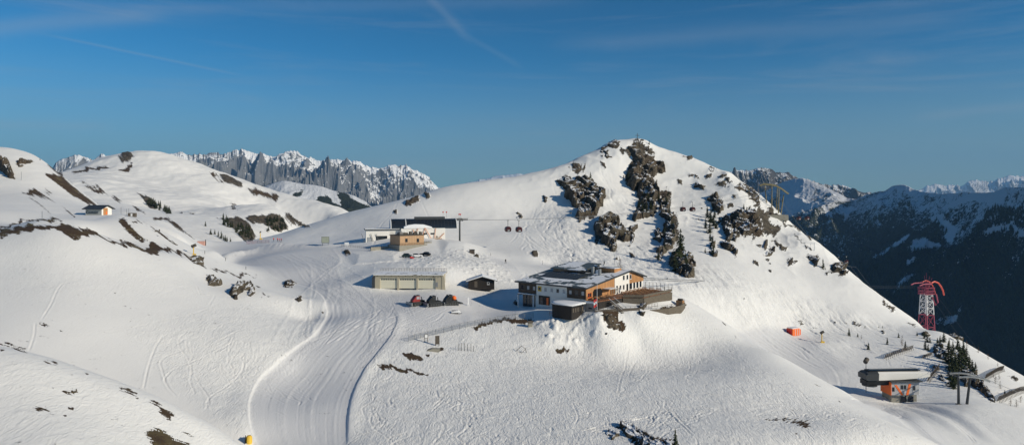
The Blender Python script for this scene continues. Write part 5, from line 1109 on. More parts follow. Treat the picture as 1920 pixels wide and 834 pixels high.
MB().prism([(gx1+.05, -1), (gx1+1.2, -1), (gx1+.9, 3.2), (gx1+.05, 4.4)], 'y', -.1, .35).build('wing_wall', m_garage, G_)
B(gx1-1.9, gx1-1.2, -.05, -.004, .2, 1.7).build('meter_box', m_steel, G_)
MB().prism([(-.9, -1), (-.05, -1), (-.05, 4.1), (-.9, 3.2)], 'y', -.1, .5).build('wing_wall', m_dgrey, G_)

# ------------------------------------------------------------------ dark shed
sp_ = hit(908, 537, ymax=300); SH = Frame((sp_.x-5.0, 228, -29.4), R(2))
S_ = thing('shed', 'low dark timber shed with a snow covered gable roof in the shade', 'shed', SH.O, SH.rz)
def zz(px, py): return SH.front(px, py)
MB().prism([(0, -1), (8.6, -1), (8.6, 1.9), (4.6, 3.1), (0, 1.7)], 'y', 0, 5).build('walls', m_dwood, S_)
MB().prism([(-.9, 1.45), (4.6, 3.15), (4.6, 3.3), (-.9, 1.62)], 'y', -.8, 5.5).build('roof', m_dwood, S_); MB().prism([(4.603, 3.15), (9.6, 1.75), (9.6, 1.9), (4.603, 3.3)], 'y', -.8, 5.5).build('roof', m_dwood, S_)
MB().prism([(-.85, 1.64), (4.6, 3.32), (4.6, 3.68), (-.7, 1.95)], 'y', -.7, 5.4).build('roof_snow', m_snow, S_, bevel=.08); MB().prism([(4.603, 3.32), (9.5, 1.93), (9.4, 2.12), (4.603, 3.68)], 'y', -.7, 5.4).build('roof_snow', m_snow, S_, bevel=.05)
window(SH, 'w', 6.2, 7.0, .7, 1.5, 0, S_); B(2.0, 3.0, -.04, -.003, -.2, 1.8).build('door', m_timber, S_)

# ------------------------------------------------------------------ gondola top station
ST = Frame((-49.5, 309.0, -20.4), R(14))
s1 = thing('gondola_station', 'white gondola top station with a long black glass barrel roof and orange struts', 'lift station', ST.O, ST.rz)
x0, x1 = 0, ST.front(835, 440)[0]; zt = ST.front(800, 428)[1]
B(0, x1, 0, 12, -3, zt).build('hall', m_white, s1); lx = ST.front(686, 440, 2)[0]
B(lx, -.01, 2, 11, -3, zt-.6).build('low_wing', m_white, s1); B(lx-.6, -.0, 1.2, 11.2, zt-.59, zt-.25).build('wing_roof', m_dgrey, s1); B(lx-.4, -.1, 1.4, 11, zt-.249, zt-.05).build('wing_snow', m_snow, s1, bevel=.06)
a, b = ST.front(688.5, 438, 2)[0], ST.front(695, 438, 2)[0]; window(ST, 'w', a, b+.4, .6, 2.6, 2, s1, glass=m_pale, frame=m_black)
a, b = ST.front(705, 438, 2)[0], ST.front(726, 438, 2)[0]; B(a, b, 1.9, 1.99, -1, 3.2).build('glass_front', m_glass, s1)
for px in (684, 701, 711): xx = ST.front(px, 438, 2)[0]; T([(xx, 1.7, .2), (xx-1.4, 1.6, 4.2)], .12).build('strut', m_dgrey, s1)
barx0, barx1 = ST.front(733, 420, 3)[0], ST.front(856, 420, 3)[0]; zt2 = ST.front(800, 409.5, 6)[1]
prof = [(2, zt-.2)]+[(7-5*math.cos(a), zt-.1+(zt2-zt)*math.sin(a)) for a in np.linspace(.15, math.pi-.15, 12)]+[(12, zt-.2)]
MB().prism(prof, 'x', barx0, barx1).build('barrel_roof', m_glass, s1)
pr2 = [(7+(y-7)*1.04, z+.12) for y, z in prof]
for xx in (barx0-.2, barx0+6.5, barx1-.1): MB().prism(pr2, 'x', xx, xx+.35).build('roof_rib', m_wpaint, s1)
for k in range(14): xx = barx0+7.2+k*1.55; MB().prism([(7+(y-7)*1.008, z+.03) for y, z in prof], 'x', xx, xx+.07).build('glazing_bar', m_dgrey, s1)
B(barx0+11, barx1-5, 5.4, 9, zt2-.4, zt2+.75).build('roof_duct', m_dgrey, s1)
cs = [(x, z) for x, z in ((0, 0), (0, .9), (2, 1.7), (5, 2.1), (9, 1.9), (12.4, .8), (13, 0))]; so0 = ST.front(757, 430)[0]
MB().prism([(so0+x, zt+.001+z*.9) for x, z in cs], 'y', -.4, 3).build('snow_dome', m_snow, s1, bevel=.2)
def strut(pa, pb, w=.13): a = ST.front(*pa, y=-.35); b = ST.front(*pb, y=-.5); return T([(a[0], -.35, a[1]), (b[0], -.5, b[1])], w, 5).build('orange_strut', paint('faded_orange_steel', (.62, .22, .08), .6), s1)
for a, b in (((797, 427), (810, 450)), ((797, 427), (793, 440)), ((817, 428), (814, 452)), ((833, 437), (824, 446)), ((778, 440), (784, 428)), ((774, 430), (779, 442))): strut(a, b)
for px in (797, 811): a = ST.front(px, 438); B(a[0]-.9, a[0]+.9, -.05, -.004, a[1]-.35, a[1]+.35).build('window', m_glass, s1)
xs0, xs1 = ST.front(815, 448)[0], ST.front(828, 448)[0]; ww = MB()
for k in range(5): ww.tube([(xs0+k*(xs1-xs0)/5, -1.5, .0), (xs0+k*(xs1-xs0)/5+.4, -1.4, 3.0-k*.2)], .12, 5)
ww.box(xs0, xs1, -1.3, -1.1, -.5, 1.8); ww.build('timber_lattice', m_woodh, s1)
for k in range(2):
    xx = barx1-5.5+k*1.6; T([(xx, 8, zt2+.2), (xx, 8, zt2+2.6)], .06).build('mast', m_steel, s1); MB().ball((xx, 8, zt2+2.8), .35).build('signal_ball', m_red, s1)
# kiosk with wooden walls on a concrete plinth
kc = hit(750, 470, ymin=240, ymax=310); KI = Frame((-46.0, 284.0, -23.6), R(38))
k1 = thing('timber_kiosk', 'box shaped timber kiosk with roof terrace furniture in front of the gondola station', 'kiosk', KI.O, KI.rz)
kx = KI.front(795, 445)[0]; kyl = 8.5; z0 = KI.front(755, 460)[1]; z1 = KI.front(755, 442)[1]
B(0, kx, 0, kyl, z0, z1).build('timber_walls', m_pinkw, k1); B(-.3, kx+.3, -.3, kyl+.3, z1+.002, z1+.25).build('roof', m_timber, k1)
for px in (762, 783.5): a = KI.front(px, 450.5); B(a[0]-.55, a[0]+.55, -.06, -.003, a[1]-.75, a[1]+.75).build('window', m_glass, k1)
railing([(0, 0), (kx, 0)], z1+.25, 1.0, m_timber, k1, gap=1.0); railing([(0, 0), (0, kyl)], z1+.25, 1.0, m_timber, k1, gap=1.0)
fur = MB()
for k in range(9): fx_ = .8+k*(kx-1.6)/8; a = rng.uniform(-.5, .5); fur.tube([(fx_, 2+a, z1+.3), (fx_+a, 2.2, z1+2.2+a)], .05, 4); fur.box(fx_-.5, fx_+.4, 2+a*2, 2.8+a*2, z1+.3, z1+1.0+abs(a))
fur.build('stacked_furniture', m_timber, k1)
fb = B(.4, 2.4, 1.0, 3.0, z1+.26, z1+1.5).build('covered_furniture', paint('grey_tarpaulin', (.25, .24, .23), .9, bump=1), k1, bevel=.4)
B(-.6, kx+1.2, -.7, kyl+1, z0-4, z0-.003).build('concrete_plinth', m_conc, k1)
railing([(-.5, -.6), (kx+1.1, -.6)], z0+.0, .9, m_timber, k1, gap=1.3)
k2 = thing('concrete_box', 'small timber faced block right of the timber kiosk', 'block', KI.at(kx+1.3, 2, 0), KI.rz); B(0, 3.8, 0, 3, z0-3, z0+.7).build('block_wall', m_conc, k2); railing([(0, 0), (3.8, 0)], z0+.7, .8, m_timber, k2, gap=.8)
rw2 = thing('retaining_wall', 'concrete retaining wall with a low railing left of the timber kiosk', 'wall', (0, 0, 0))
pa, pb = Vector(P(705, 466, 287)), Vector(P(733, 468, 291)); mb = MB()
wall_strip([(pa.x-2, pa.y-1), (pb.x, pb.y)], -26.5, -20.6, .6, m_conc, 'concrete', rw2)
railing([tuple(P(640, 466, 300)[:2]), (pa.x-2, pa.y-1), (pb.x, pb.y)], -21.4, .9, m_timber, rw2, gap=1.3)
# hut with lettering on the left
HU = Frame((P(190, 402.5, 322)[0], 322, P(190, 403.0, 322)[2]-.2), R(-10))
hu = thing('small_hut', 'small white and orange hut with a dark roof and lettering on its side, far left', 'hut', HU.O, HU.rz)
m_hw = paint('hut_shaded_wall', (.40, .42, .40), .9); hx0 = -8.4  # shade of the whitish side wall is put into this grey
B(0, .01, 0, .01, 0, .01)
B(hx0, 0, 0, 6.2, -1.2, 3.2).build('side_wall', m_hw, hu); MB().prism([(0, -1.2), (6.2, -1.2), (6.2, 3.0), (3.1, 4.3), (0, 3.0)], 'x', .003, .25).build('front_wall', m_white, hu)
B(.252, .34, .9, 3.6, -.4, 3.4).build('orange_door', m_woodh, hu); B(.341, .4, 2.4, 3.0, .5, 1.8).build('door_panel', m_orange, hu)
MB().prism([(-1.2, 2.75), (3.1, 4.55), (3.1, 4.8), (-1.2, 3.0)], 'x', hx0-1, 1.3).build('roof', m_dgrey, hu); MB().prism([(3.103, 4.55), (7.4, 2.75), (7.4, 3.0), (3.103, 4.8)], 'x', hx0-1, 1.3).build('roof', m_dgrey, hu)
def text(s, size, mat, parent, loc, rot, name='lettering'):
    cu_ = bpy.data.curves.new('tmp', 'FONT'); cu_.body = s; cu_.size = size; cu_.extrude = .02; to = bpy.data.objects.new('tmp', cu_); COL.objects.link(to)
    dg = bpy.context.evaluated_depsgraph_get(); me = bpy.data.meshes.new_from_object(to.evaluated_get(dg)); bpy.data.objects.remove(to); me.materials.clear(); me.materials.append(mat)
    o = link(bpy.data.objects.new(name, me), parent); o.location = loc; o.rotation_euler = rot; return o
text('Gastein', 2.1, m_black, hu, (hx0+.3, -.04, .7), (R(90), 0, 0))
# the lower chairlift station
LS = Frame(Vector(P(1671, 754, 214)), R(4))
ls = thing('chairlift_station', 'lower chairlift station with a long white hood over a striped orange and grey cabin', 'lift station', LS.O, LS.rz)
cx1 = LS.front(1723, 745)[0]; zt = LS.front(1700, 715)[1]; zm = LS.front(1700, 740)[1]
m_lgrey = paint('light_grey_panel', (.42, .42, .43), .6, var=.3, scale=1.2)
B(0, cx1, 0, 5.2, zm+.002, zt).build('cabin_front', m_lgrey, ls); MB().prism([(-.18, zm), (5.2, zm), (5.2, zt-.02), (-.18, zt-.02)], 'x', -.2, -.003).build('red_side', m_orange, ls)
B(.2, cx1-.6, .15, 5, -1.0, zm).build('grey_base', m_conc, ls); B(-.4, cx1+.8, -.9, 5.6, zt+.002, zt+.22).build('cabin_roof', m_dgrey, ls)
def onf(pa, pb, w, mat, nm):
    a = LS.front(*pa); b = LS.front(*pb); return MB().prism([(a[0]-w, a[1]), (a[0]+w, a[1]), (b[0]+w, b[1]), (b[0]-w, b[1])], 'y', -.08, -.003).build(nm, mat, ls)
onf((1679, 721), (1692, 740), .38, m_orange, 'orange_stripe'); onf((1706, 719), (1701, 740), .38, m_orange, 'orange_stripe')
for px, py in ((1675, 729), (1691, 725), (1697, 725), (1714, 727)): a = LS.front(px, py); window(LS, 'w', a[0]-.4, a[0]+.4, a[1]-.7, a[1]+.6, 0, ls, frame=m_dgrey, sill=False)
for px in (1694, 1708): a = LS.front(px, 748); B(a[0]-.9, a[0]+.9, .08, .146, a[1]-1.3, a[1]+.9).build('operator_window', m_glass, ls)
a = LS.front(1699, 746); B(a[0]-.15, a[0]+.15, .05, .146, -1, zm-.2).build('door_post', m_black, ls)
ha = LS.front(1646, 708, 1)[0]; hb = LS.front(1739, 704, 1)[0]; hl = LS.front(1622, 708, 1)[0]; zh0 = zt+.35; zh1 = LS.front(1690, 703, 1)[1]
MB().loft([[(x, .6, z0_), (x, 4.6, z0_), (x, 4.7, z0_+h_*.8), (x, 4.2, z0_+h_), (x, 1.0, z0_+h_), (x, .5, z0_+h_*.8)] for x, z0_, h_ in ((ha, zh0, 2.5), (ha+7, zh0+.1, 2.4), (hb-2, zh0+.5, 1.9), (hb+.6, zh0+.9, 1.4))]).build('white_hood', m_white, ls)
MB().loft([[(x, .4, z0_), (x, 4.8, z0_), (x, 4.9, z0_+h_*.8), (x, 4.2, z0_+h_), (x, 1.0, z0_+h_), (x, .3, z0_+h_*.8)] for x, z0_, h_ in ((hl, zh0+.3, 1.7), (hl+.6, zh0, 2.5), (ha-.02, zh0, 2.6))]).build('grey_nose', m_dgrey, ls)
B(hl+1.5, hb-2, 1.4, 4.0, zh0+2.62, zh0+2.85).build('walkway', m_black, ls); T([(hl+1.5, 1.3, zh0+3.4), (hb-3, 1.3, zh0+3.4)], .05).build('walkway_rail', m_steel, ls)
B(hl+.3, 1.5, .8, 4.4, zh0-1.6, zh0-.1).build('drive_machinery', m_black, ls, bevel=.15); MB().prism(arc(2.2, 0, 6.2, 18, hl+2.4, 2.6), 'z', zh0-2.0, zh0-1.65).build('bullwheel', m_dgrey, ls)
B(.4, 2.0, 1.5, 3.5, -1, zh0-1.7).build('column', m_conc, ls)
sg = thing('snow_gun', 'fan snow gun sticking up behind the roof of the lower lift station', 'snow gun', LS.at(ha+1, 9, 1)); sgb = T([(0, 0, -3), (0, 0, zh1+1.2)], .12).build('pole', m_steel, sg); T([(-.5, -.5, zh1+1.4), (.6, .5, zh1+2.2)], .7, 12).build('fan_barrel', m_timber, sg)
# orange crash mat hut
om = hit(1488, 626, ymin=225, ymax=330); o = thing('padded_hut', 'small hut wrapped in bright orange crash mats on the piste edge', 'hut', om, R(25))
B(-2.3, 2.0, -1.6, 1.6, -.4, 2.5).build('orange_mat', m_orange, o, bevel=.25); B(-2.34, -2.305, -1.3, 1.3, 0, 2.2).build('side_mat', m_red, o); B(2.05, 2.5, -1.5, 1.2, -.3, 2.1).build('orange_mat', m_orange, o, bevel=.15)
for x in (-.9, .3, 1.3): B(x, x+.18, -1.66, -1.61, -.2, 2.3).build('white_strap', m_wpaint, o)
B(-2.2, 1.9, -1.5, 1.5, 2.51, 2.8).build('snow_cap', m_snow, o, bevel=.12)
# ------------------------------------------------------------------ snow groomers
def groomer(label, p, rz, cab, cover=None):
    r = thing('snow_groomer', label, 'snow groomer', p, rz, 'snow groomers parked in front of the garage')
    for s in (-1.55, 1.55):
        t = MB().prism([(-2.5, .25), (-2.1, 0), (2.1, 0), (2.6, .35), (2.6, .7), (2.2, .95), (-2.2, .95), (-2.5, .6)], 'y', s-.55, s+.55).build('track', m_rubber, r)
        mb = MB()
        for k in range(16): mb.box(-2.3+k*.29, -2.24+k*.29, s-.6, s+.6, .951, 1.0)
        mb.build('track_bars', m_steel, t)
        for k in range(5): MB().tube([(-1.8+k*.9, s-.62, .45), (-1.8+k*.9, s+.62, .45)], .3, 8).build('wheel', m_dgrey, t)
    B(-2.3, 2.1, -.98, .98, .5, 1.15).build('chassis', m_dgrey, r)
    b = MB().loft([[(x0, -1.1*w, 1.16), (x0, 1.1*w, 1.16), (x0+dx, 1.05*w, 1.16+h), (x0+dx, -1.05*w, 1.16+h)] for x0, w, h, dx in ((-.4, 1, 1.9, 0), (1.0, 1, 1.95, -.1), (2.0, .95, .8, 0), (2.3, .85, .5, 0))]).build('cab', cab, r, bevel=.06)
    MB().loft([[(.6, -.95, 2.0), (.6, .95, 2.0), (.6, .9, 2.95), (.6, -.9, 2.95)], [(1.85, -.85, 1.98), (1.85, .85, 1.98), (1.02, .85, 2.98), (1.02, -.85, 2.98)]]).build('windscreen', m_glass, b)
    for s in (-1, 1): B(-.2, .9, s*1.09-.02, s*1.09+.02, 2.0, 2.85).build('side_window', m_pale if cab is m_dred or cab is m_red or cab.name == 'groomer_red' else m_glass, b)
    B(-.5, 1.0, -1.05, 1.05, 3.13, 3.25).build('roof', m_black if cab is not m_red else m_black, b)
    for s in (-.7, .7): MB().ball((1.0, s, 3.35), .13).build('roof_lamp', m_wpaint, b)
    B(-2.2, -.55, -.95, .95, 1.16, 1.5).build('load_bed', m_black, r); T([(-1.6, 0, 1.5), (-1.4, 0, 2.6)], .14).build('winch_post', m_dgrey, r)
    MB().prism([(2.9, .1), (3.15, .05), (3.3, .6), (3.15, 1.15), (2.95, 1.1), (3.05, .6)], 'y', -2.3, 2.3).build('blade', m_steel, r)
    for s in (-.7, .7): T([(2.1, s, .7), (3.0, s, .5)], .1).build('blade_arm', m_dgrey, r)
    MB().prism([(-3.9, .05), (-2.8, .1), (-2.8, .55), (-3.6, .6), (-3.95, .3)], 'y', -2.2, 2.2).build('tiller', m_dgrey, r); T([(-2.3, 0, .9), (-3.0, 0, .7)], .12).build('tiller_arm', m_dgrey, r)
    r.scale = (.85,)*3
    if cover: MB().ball((-1.4, 0, 2.0), 1.0, (.9, 1, .85)).build('orange_cover', cover, r, smooth_=True)
    return r
groomer('red snow groomer parked left of the two dark ones', hit(783, 571, ymax=230), R(214), paint('groomer_red', (.26, .02, .02), .4))
groomer('plain black snow groomer parked between the red one and the one with the orange cover', hit(813, 572, ymax=230), R(212), m_black)
groomer('black snow groomer with a bright orange cover, parked rightmost', hit(844, 570, ymax=230), R(210), m_black, m_orange)
# ------------------------------------------------------------------ cars
def car(label, p, rz, body):
    r = thing('parked_car', label, 'car', p, rz, 'cars parked below the timber kiosk'); s = .88
    b = MB().loft([[(x, -s, .35), (x, s, .35), (x, s, z), (x, s*.9, z+.08), (x, -s*.9, z+.08), (x, -s, z)] for x, z in ((-2.15, .75), (-2.0, .95), (-1, 1.0), (1.0, .95), (1.9, .85), (2.15, .65))]).build('body', body, r)
    MB().loft([[(x0, -s*.88, 1.0), (x0, s*.88, 1.0), (x1, s*.72, z), (x1, -s*.72, z)] for x0, x1, z in ((-1.9, -1.6, 1.05), (-1.7, -1.3, 1.55), (.3, .1, 1.55), (1.1, .9, 1.04))]).build('cabin_glass', m_glass, b); B(-1.3, .1, -.62, .62, 1.56, 1.6).build('roof', body, b)
    for x in (-1.35, 1.35):
        for y in (-.8, .8): w = T([(x, y-.12, .34), (x, y+.12, .34)], .34, 12).build('wheel', m_rubber, r); T([(x, y-.13, .34), (x, y+.13, .34)], .18, 8).build('rim', m_steel, w)
    for y in (-.6, .6): B(2.05, 2.17, y-.15, y+.15, .6, .75).build('headlight', m_wpaint, r)
    return r
m_teal = paint('dark_green_paint', (.03, .07, .06), .35); p = P(766, 477, 273)
for px, Y, rz, c, lb in ((764, 271, -25, m_teal, 'dark green car parked left of the white one below the kiosk'), (782, 270, 12, m_wpaint, 'white and black car parked below the kiosk between two darker cars'), (797, 274, 160, m_black, 'dark car parked rightmost below the kiosk')):
    x = (px-CX)/F*Y; car(lb, (x, Y, float(height(x, Y))-.02), R(rz), c)
x, Y = (771-CX)/F*266, 266.0; o = thing('snow_blower', 'small red snow blower standing in front of the parked cars', 'snow blower', (x, Y, float(height(x, Y))), .4)
B(-.5, .4, -.4, .4, .25, .85).build('engine_hood', m_red, o, bevel=.08); MB().prism([(.4, 0), (.95, 0), (.85, .6), (.4, .6)], 'y', -.55, .55).build('auger_housing', m_red, o); T([(.5, 0, .6), (.55, 0, 1.2), (.9, 0, 1.4)], .12).build('chute', m_black, o); T([(-.5, -.3, .8), (-1.1, -.3, 1.1)], .03).build('handle', m_black, o)
for y in (-.42, .42): T([(-.1, y-.08, .25), (-.1, y+.08, .25)], .25, 10).build('wheel', m_rubber, o)
# ------------------------------------------------------------------ boards, posts, poles, boxes
def board(name, label, px, py, wpx, hpx, legs, mat, face=m_conc, rz=0, **kw):
    p = hit(px, py, **kw); k = p.y/F; w = wpx*k; h = hpx*k; lg = legs*k; r = thing(name, label, 'sign board', p, rz)
    B(-w/2, w/2, -.05, .05, lg, lg+h).build('frame', mat, r); B(-w/2+.12, w/2-.12, -.07, -.051, lg+.12, lg+h-.12).build('panel', face, r)
    for s in (-.38, .38): B(s*w-.07, s*w+.07, -.04, .04, -.6, lg-.003).build('leg', mat, r)
    return r
bb = board('piste_map_board', 'large piste map board on two dark legs left of the gondola station', 610, 460, 14, 12, 4.5, m_dgrey, paint('map_panel', (.30, .33, .27), .6, var=.5, scale=1.5), .15, ymin=250, ymax=360)
board('white_panel', 'small white panel standing right of the piste map board', 650, 462, 8, 7, .8, m_wpaint, m_wpaint, .1, ymin=250, ymax=330)
board('direction_sign', 'left of two small wooden signs on the bank by the net fence', 799, 641, 7, 8, 7, m_timber, m_wpaint, .3, ymax=230); board('direction_sign', 'right of two small wooden signs, a tall double framed one on the bank', 820, 648, 8, 16, 3, m_timber, m_timber, .2, ymax=230)
board('info_sign', 'white upright sign post in the sun right of the snow groomers', 878, 573, 3, 14, 2, m_wpaint, m_wpaint, .3, ymax=230)
p = hit(885, 475, ymin=230, ymax=330); r = thing('timber_box', 'small timber box hut standing at the bend of the snow road', 'box', p, .2); B(-1, 1, -.7, .7, -.4, 1.5).build('slatted_sides', m_timber, r)
for k in range(5): B(-1+k*.42, -.8+k*.42, -.76, -.705, -.2, 1.5).build('slat', m_wood, r)
B(-1.15, 1.15, -.85, .85, 1.502, 1.65).build('lid', m_dgrey, r)
def pole(name, label, cat, px, py, hpx, r=.05, mat=m_timber, group=None, lean=0, **kw):
    p = hit(px, py, **kw); h = hpx/F*p.y; o = T([(0, 0, -.5), (lean*h, 0, h)], r, 6).build(name, mat); o.location = p; return props(o, label, cat, group)
for k, px in enumerate((860, 865, 871, 877, 883, 888)): pole('wooden_stake', 'thin bamboo stake in the row of six on the bank below the net fence', 'stake', px, 657+k*.2, 12+rng.uniform(-2, 3), .06, m_timber, 'row of six thin stakes', rng.uniform(-.06, .06), ymax=230)
for px, py, h, lb in ((227,403,11,'single thin mast between the small hut and the pair of masts'),(237.5,404,10,'left mast of the close pair beside the slatted box'),(241.5,404,10,'right mast of the close pair, touching the slatted box')): pole('thin_mast', lb, 'mast', px, py, h*1.3, .1, m_steel, 'masts by the small hut', ymin=300, ymax=420)
pole('marker_pole', 'lone marker pole on the snow ridge at the far left', 'pole', 79, 412, 16, .08, m_steel, ymax=300); pole('ski_lift_mast', 'small mast with a crossarm on the snowfield below the left crag', 'mast', 40, 338, 16, .1, m_steel, ymin=300)
p = hit(248, 406, ymin=300, ymax=420); r = thing('slatted_box', 'low dark slatted box with a white door beside two masts', 'box', p, .1); B(-1.6, 1.6, -1, 1, -.8, 1.7).build('box_walls', m_timber, r); B(-.3, .5, -1.04, -1.003, .2, 1.4).build('door', m_wpaint, r)
p = hit(994, 612, ymax=230); r = thing('concrete_post', 'thick grey concrete post at the right end of the brown turf strip', 'post', p, .2); B(-.55, .55, -.4, .4, -1.2, 1.0).build('shaft', m_conc, r); B(-.65, .65, -.5, .5, 1.003, 1.5).build('head', m_timber, r)
p = hit(980, 660, ymax=230); r = thing('bent_frame', 'thin bent steel frame half buried in the open slope', 'frame', p, 0); T([(-1.9, 0, .0), (-.3, .3, 1.5), (.7, 0, .9), (1.0, 0, -.4)], .07, 5).build('bow', m_timber, r); T([(.7, 0, .9), (.0, -.6, .1), (-1.9, 0, 0)], .05, 5).build('brace', m_timber, r)
p = hit(812, 657, ymax=230); r = thing('stone_slab', 'flat stone slab lying on the bank below the taller sign', 'slab', p, .1); MB().prism([(-2.2, -.2), (1.4, -.3), (1.9, .5), (-.3, .75)], 'y', -.8, .8).build('slab', m_conc, r) if False else MB().prism([(-2.0, 0), (1.4, -.2), (1.7, .45), (-.2, .6)], 'y', -.8, .7).build('stone', m_conc, r)
for x, y in ((423,497),(461,513),(384,484)): pole('piste_marker', 'short dark marker stake at the edge of the groomed plateau', 'stake', x, y-8, 6, .07, m_black, 'short marker stakes on the plateau edge', ymin=180, ymax=420)
pole('piste_marker', 'short dark marker at the right side of the upper snow road', 'stake', 920, 479, 5, .06, m_black, ymin=230, ymax=330); pole('piste_marker', 'short marker on the crest above the lodge roof corner', 'stake', 1017, 496, 8, .06, m_black, ymin=260, ymax=400)
# ------------------------------------------------------------------ net fence along the yard
def fence_line(name, label, px_pts, h, gap, mat_p, mat_w, wires=7, **kw):
    w = np.array([hit(*q, **kw)[:2] for q in px_pts]); l = catmull(w, .5); d = np.r_[0, np.cumsum(np.linalg.norm(np.diff(l, axis=0), axis=1))]; n_ = int(d[-1]/gap)
    xs_ = np.interp(np.linspace(0, d[-1], n_+1), d, l[:, 0]); ys_ = np.interp(np.linspace(0, d[-1], n_+1), d, l[:, 1]); zs_ = height(xs_, ys_)
    r = thing(name, label, 'fence', (xs_[0], ys_[0], zs_[0])); O = Vector((xs_[0], ys_[0], zs_[0])); P_ = [Vector((a, b, c))-O for a, b, c in zip(xs_, ys_, zs_)]
    for p in P_: T([p-Vector((0, 0, .5)), p+Vector((0, 0, h+.12))], .055, 5).build('post', mat_p, r)
    mb = MB()
    for k in range(wires): mb.tube([p+Vector((0, 0, .12+(h-.12)*k/(wires-1))) for p in P_], .022 if k < wires-1 else .045, 4)
    for a, b in zip(P_[:-1], P_[1:]):
        for q in range(6): c = a.lerp(b, (q+.5)/6); mb.tube([c+Vector((0, 0, .1)), c+Vector((0, 0, h))], .014, 3)
    mb.build('netting', mat_w, r); return r
fence_line('net_fence', 'long grey net fence curving along the yard edge towards the lodge', [(766,640),(790,634),(830,624),(880,612),(930,603),(965,598),(1000,596)], 1.35, 2.4, m_steel, m_steel, ymax=230)
fence_line('pink_net_fence', 'faded pink net fence at the far edge of the groomed plateau', [(462,458),(485,456),(505,455)], 1.4, 3, m_steel, paint('faded_pink_net', (.45, .14, .16), .8), ymin=280, ymax=420)
# ------------------------------------------------------------------ snow making
def lance(label, px, py, hpx, rz=0, head=1.0, **kw):
    p = hit(px, py, **kw); h = hpx/F*p.y; r = thing('snow_gun', label, 'snow gun', p, rz); T([(0, 0, -.5), (0, 0, h*.75)], h*.045, 8).build('mast', m_yellow, r); B(-h*.08, h*.22, -h*.06, h*.06, 0, h*.12).build('foot_box', m_yellow, r)
    T([(-h*.10*head, 0, h*.80), (h*.16*head, 0, h*.95)], h*.11*head, 10).build('fan_barrel', m_timber, r); T([(-h*.12*head, 0, h*.79), (-h*.08*head, 0, h*.815)], h*.125*head, 10).build('fan_ring', m_black, r); return r
lance('tall yellow snow gun standing on the slope right of the orange matted hut', 1541, 642, 22, 0, 1, ymin=200, ymax=330)
lance('yellow snow gun at the left edge of the groomed plateau beside a pink crate', 363, 478, 20, 0, 1.3, ymin=190, ymax=400)
lance('yellow lance at the far edge of the plateau in front of the dark wood', 488, 449, 16, 0, .6, ymin=300, ymax=420)
p = hit(378, 458, ymin=260, ymax=420); r = thing('pink_crate', 'pale pink box behind the yellow snow gun on the plateau edge', 'box', p, 0); B(-1.8, 1.8, -1, 1, -.6, 1.6).build('crate_walls', paint('pale_pink_panel', (.55, .32, .27), .8), r); B(1.85, 2.1, -.2, .2, -.6, 2.4).build('post', m_timber, r)
p = hit(467, 829, ymax=150); r = thing('yellow_hydrant_cover', 'small yellow padded hydrant cover with a dark back at the bottom edge beside the piste', 'hydrant', p, .3); MB().loft([[(x*s, y*s, z) for x, y in arc(.5, 0, 5.6, 9)] for z, s in ((-.2, .95), (.2, 1), (.95, .95), (1.15, .6))]).build('padding', m_yellow, r); B(-.62, -.5, -.45, .45, 0, 1.1).build('back_board', m_black, r)
# ------------------------------------------------------------------ people
def person(label, p, rz, jacket, trousers, pose=0, h=1.75):
    me = bpy.data.meshes.new('person'); s = h/1.75; st = .18 if pose == 0 else .34
    V = [(0,0,.95),(0,0,1.15),(0,0,1.42),(0,0,1.53),(0,.01,1.66),(.11,0,.9),(.13,st*.6,.5),(.13,st,.08),(.13,st+.14,.03),(-.11,0,.9),(-.13,-st*.4,.5),(-.13,-st*.9,.08),(-.13,-st*.9+.14,.03),
         (.2,0,1.4),(.3,.05,1.14),(.3,.24,.98),(-.2,0,1.4),(-.3,-.02,1.14),(-.3,.12,.92),(0,.02,1.72)]
    E = [(0,1),(1,2),(2,3),(3,4),(4,19),(0,5),(5,6),(6,7),(7,8),(0,9),(9,10),(10,11),(11,12),(2,13),(13,14),(14,15),(2,16),(16,17),(17,18)]
    RD = [.15,.14,.16,.065,.10,.10,.075,.06,.06,.10,.075,.06,.06,.075,.06,.045,.075,.06,.045,.09]
    me.from_pydata([Vector(v)*s for v in V], [], []) if False else me.from_pydata([tuple(Vector(v)*s) for v in V], E, [])
    o = bpy.data.objects.new('person', me); COL.objects.link(o); m = o.modifiers.new("skin", "SKIN")
    for i, d in enumerate(me.skin_vertices[0].data): d.radius = (RD[i]*s, RD[i]*s)
    me.skin_vertices[0].data[0].use_root = True; o.modifiers.new('sub', 'SUBSURF').levels = 1; o.modifiers['sub'].render_levels = 1
    dg = bpy.context.evaluated_depsgraph_get(); m2 = bpy.data.meshes.new_from_object(o.evaluated_get(dg)); bpy.data.objects.remove(o)
    m2.materials.clear()
    for mm in (trousers, jacket, m_skin, m_black): m2.materials.append(mm)
    for f in m2.polygons:
        z = f.center.z/s; f.material_index = 0 if z < .93 and abs(f.center.x) < .26*s else (3 if z > 1.69 else (2 if z > 1.56 or (abs(f.center.x) > .26*s and z < 1.02) else 1)); f.use_smooth = True
        if z < .12: f.material_index = 3
    r = bpy.data.objects.new('person', m2); link(r); r.location = p; r.rotation_euler = (0, 0, rz); props(r, label, 'person')
    return r
def skis(o):
    for x in (-.13, .13): B(x-.05, x+.05, -.75, .95, -.03, .0).build('ski', m_black, o)
person('person in black walking up the snow road behind the shed', hit(948, 494, ymin=230, ymax=330), 2.8, m_black, m_black, 1, 1.9)
g = hit(513, 452, ymin=280, ymax=420); o = person('person in red standing left of the small red group on the plateau', g, .4, m_red, m_black, 0, 1.85); skis(o)
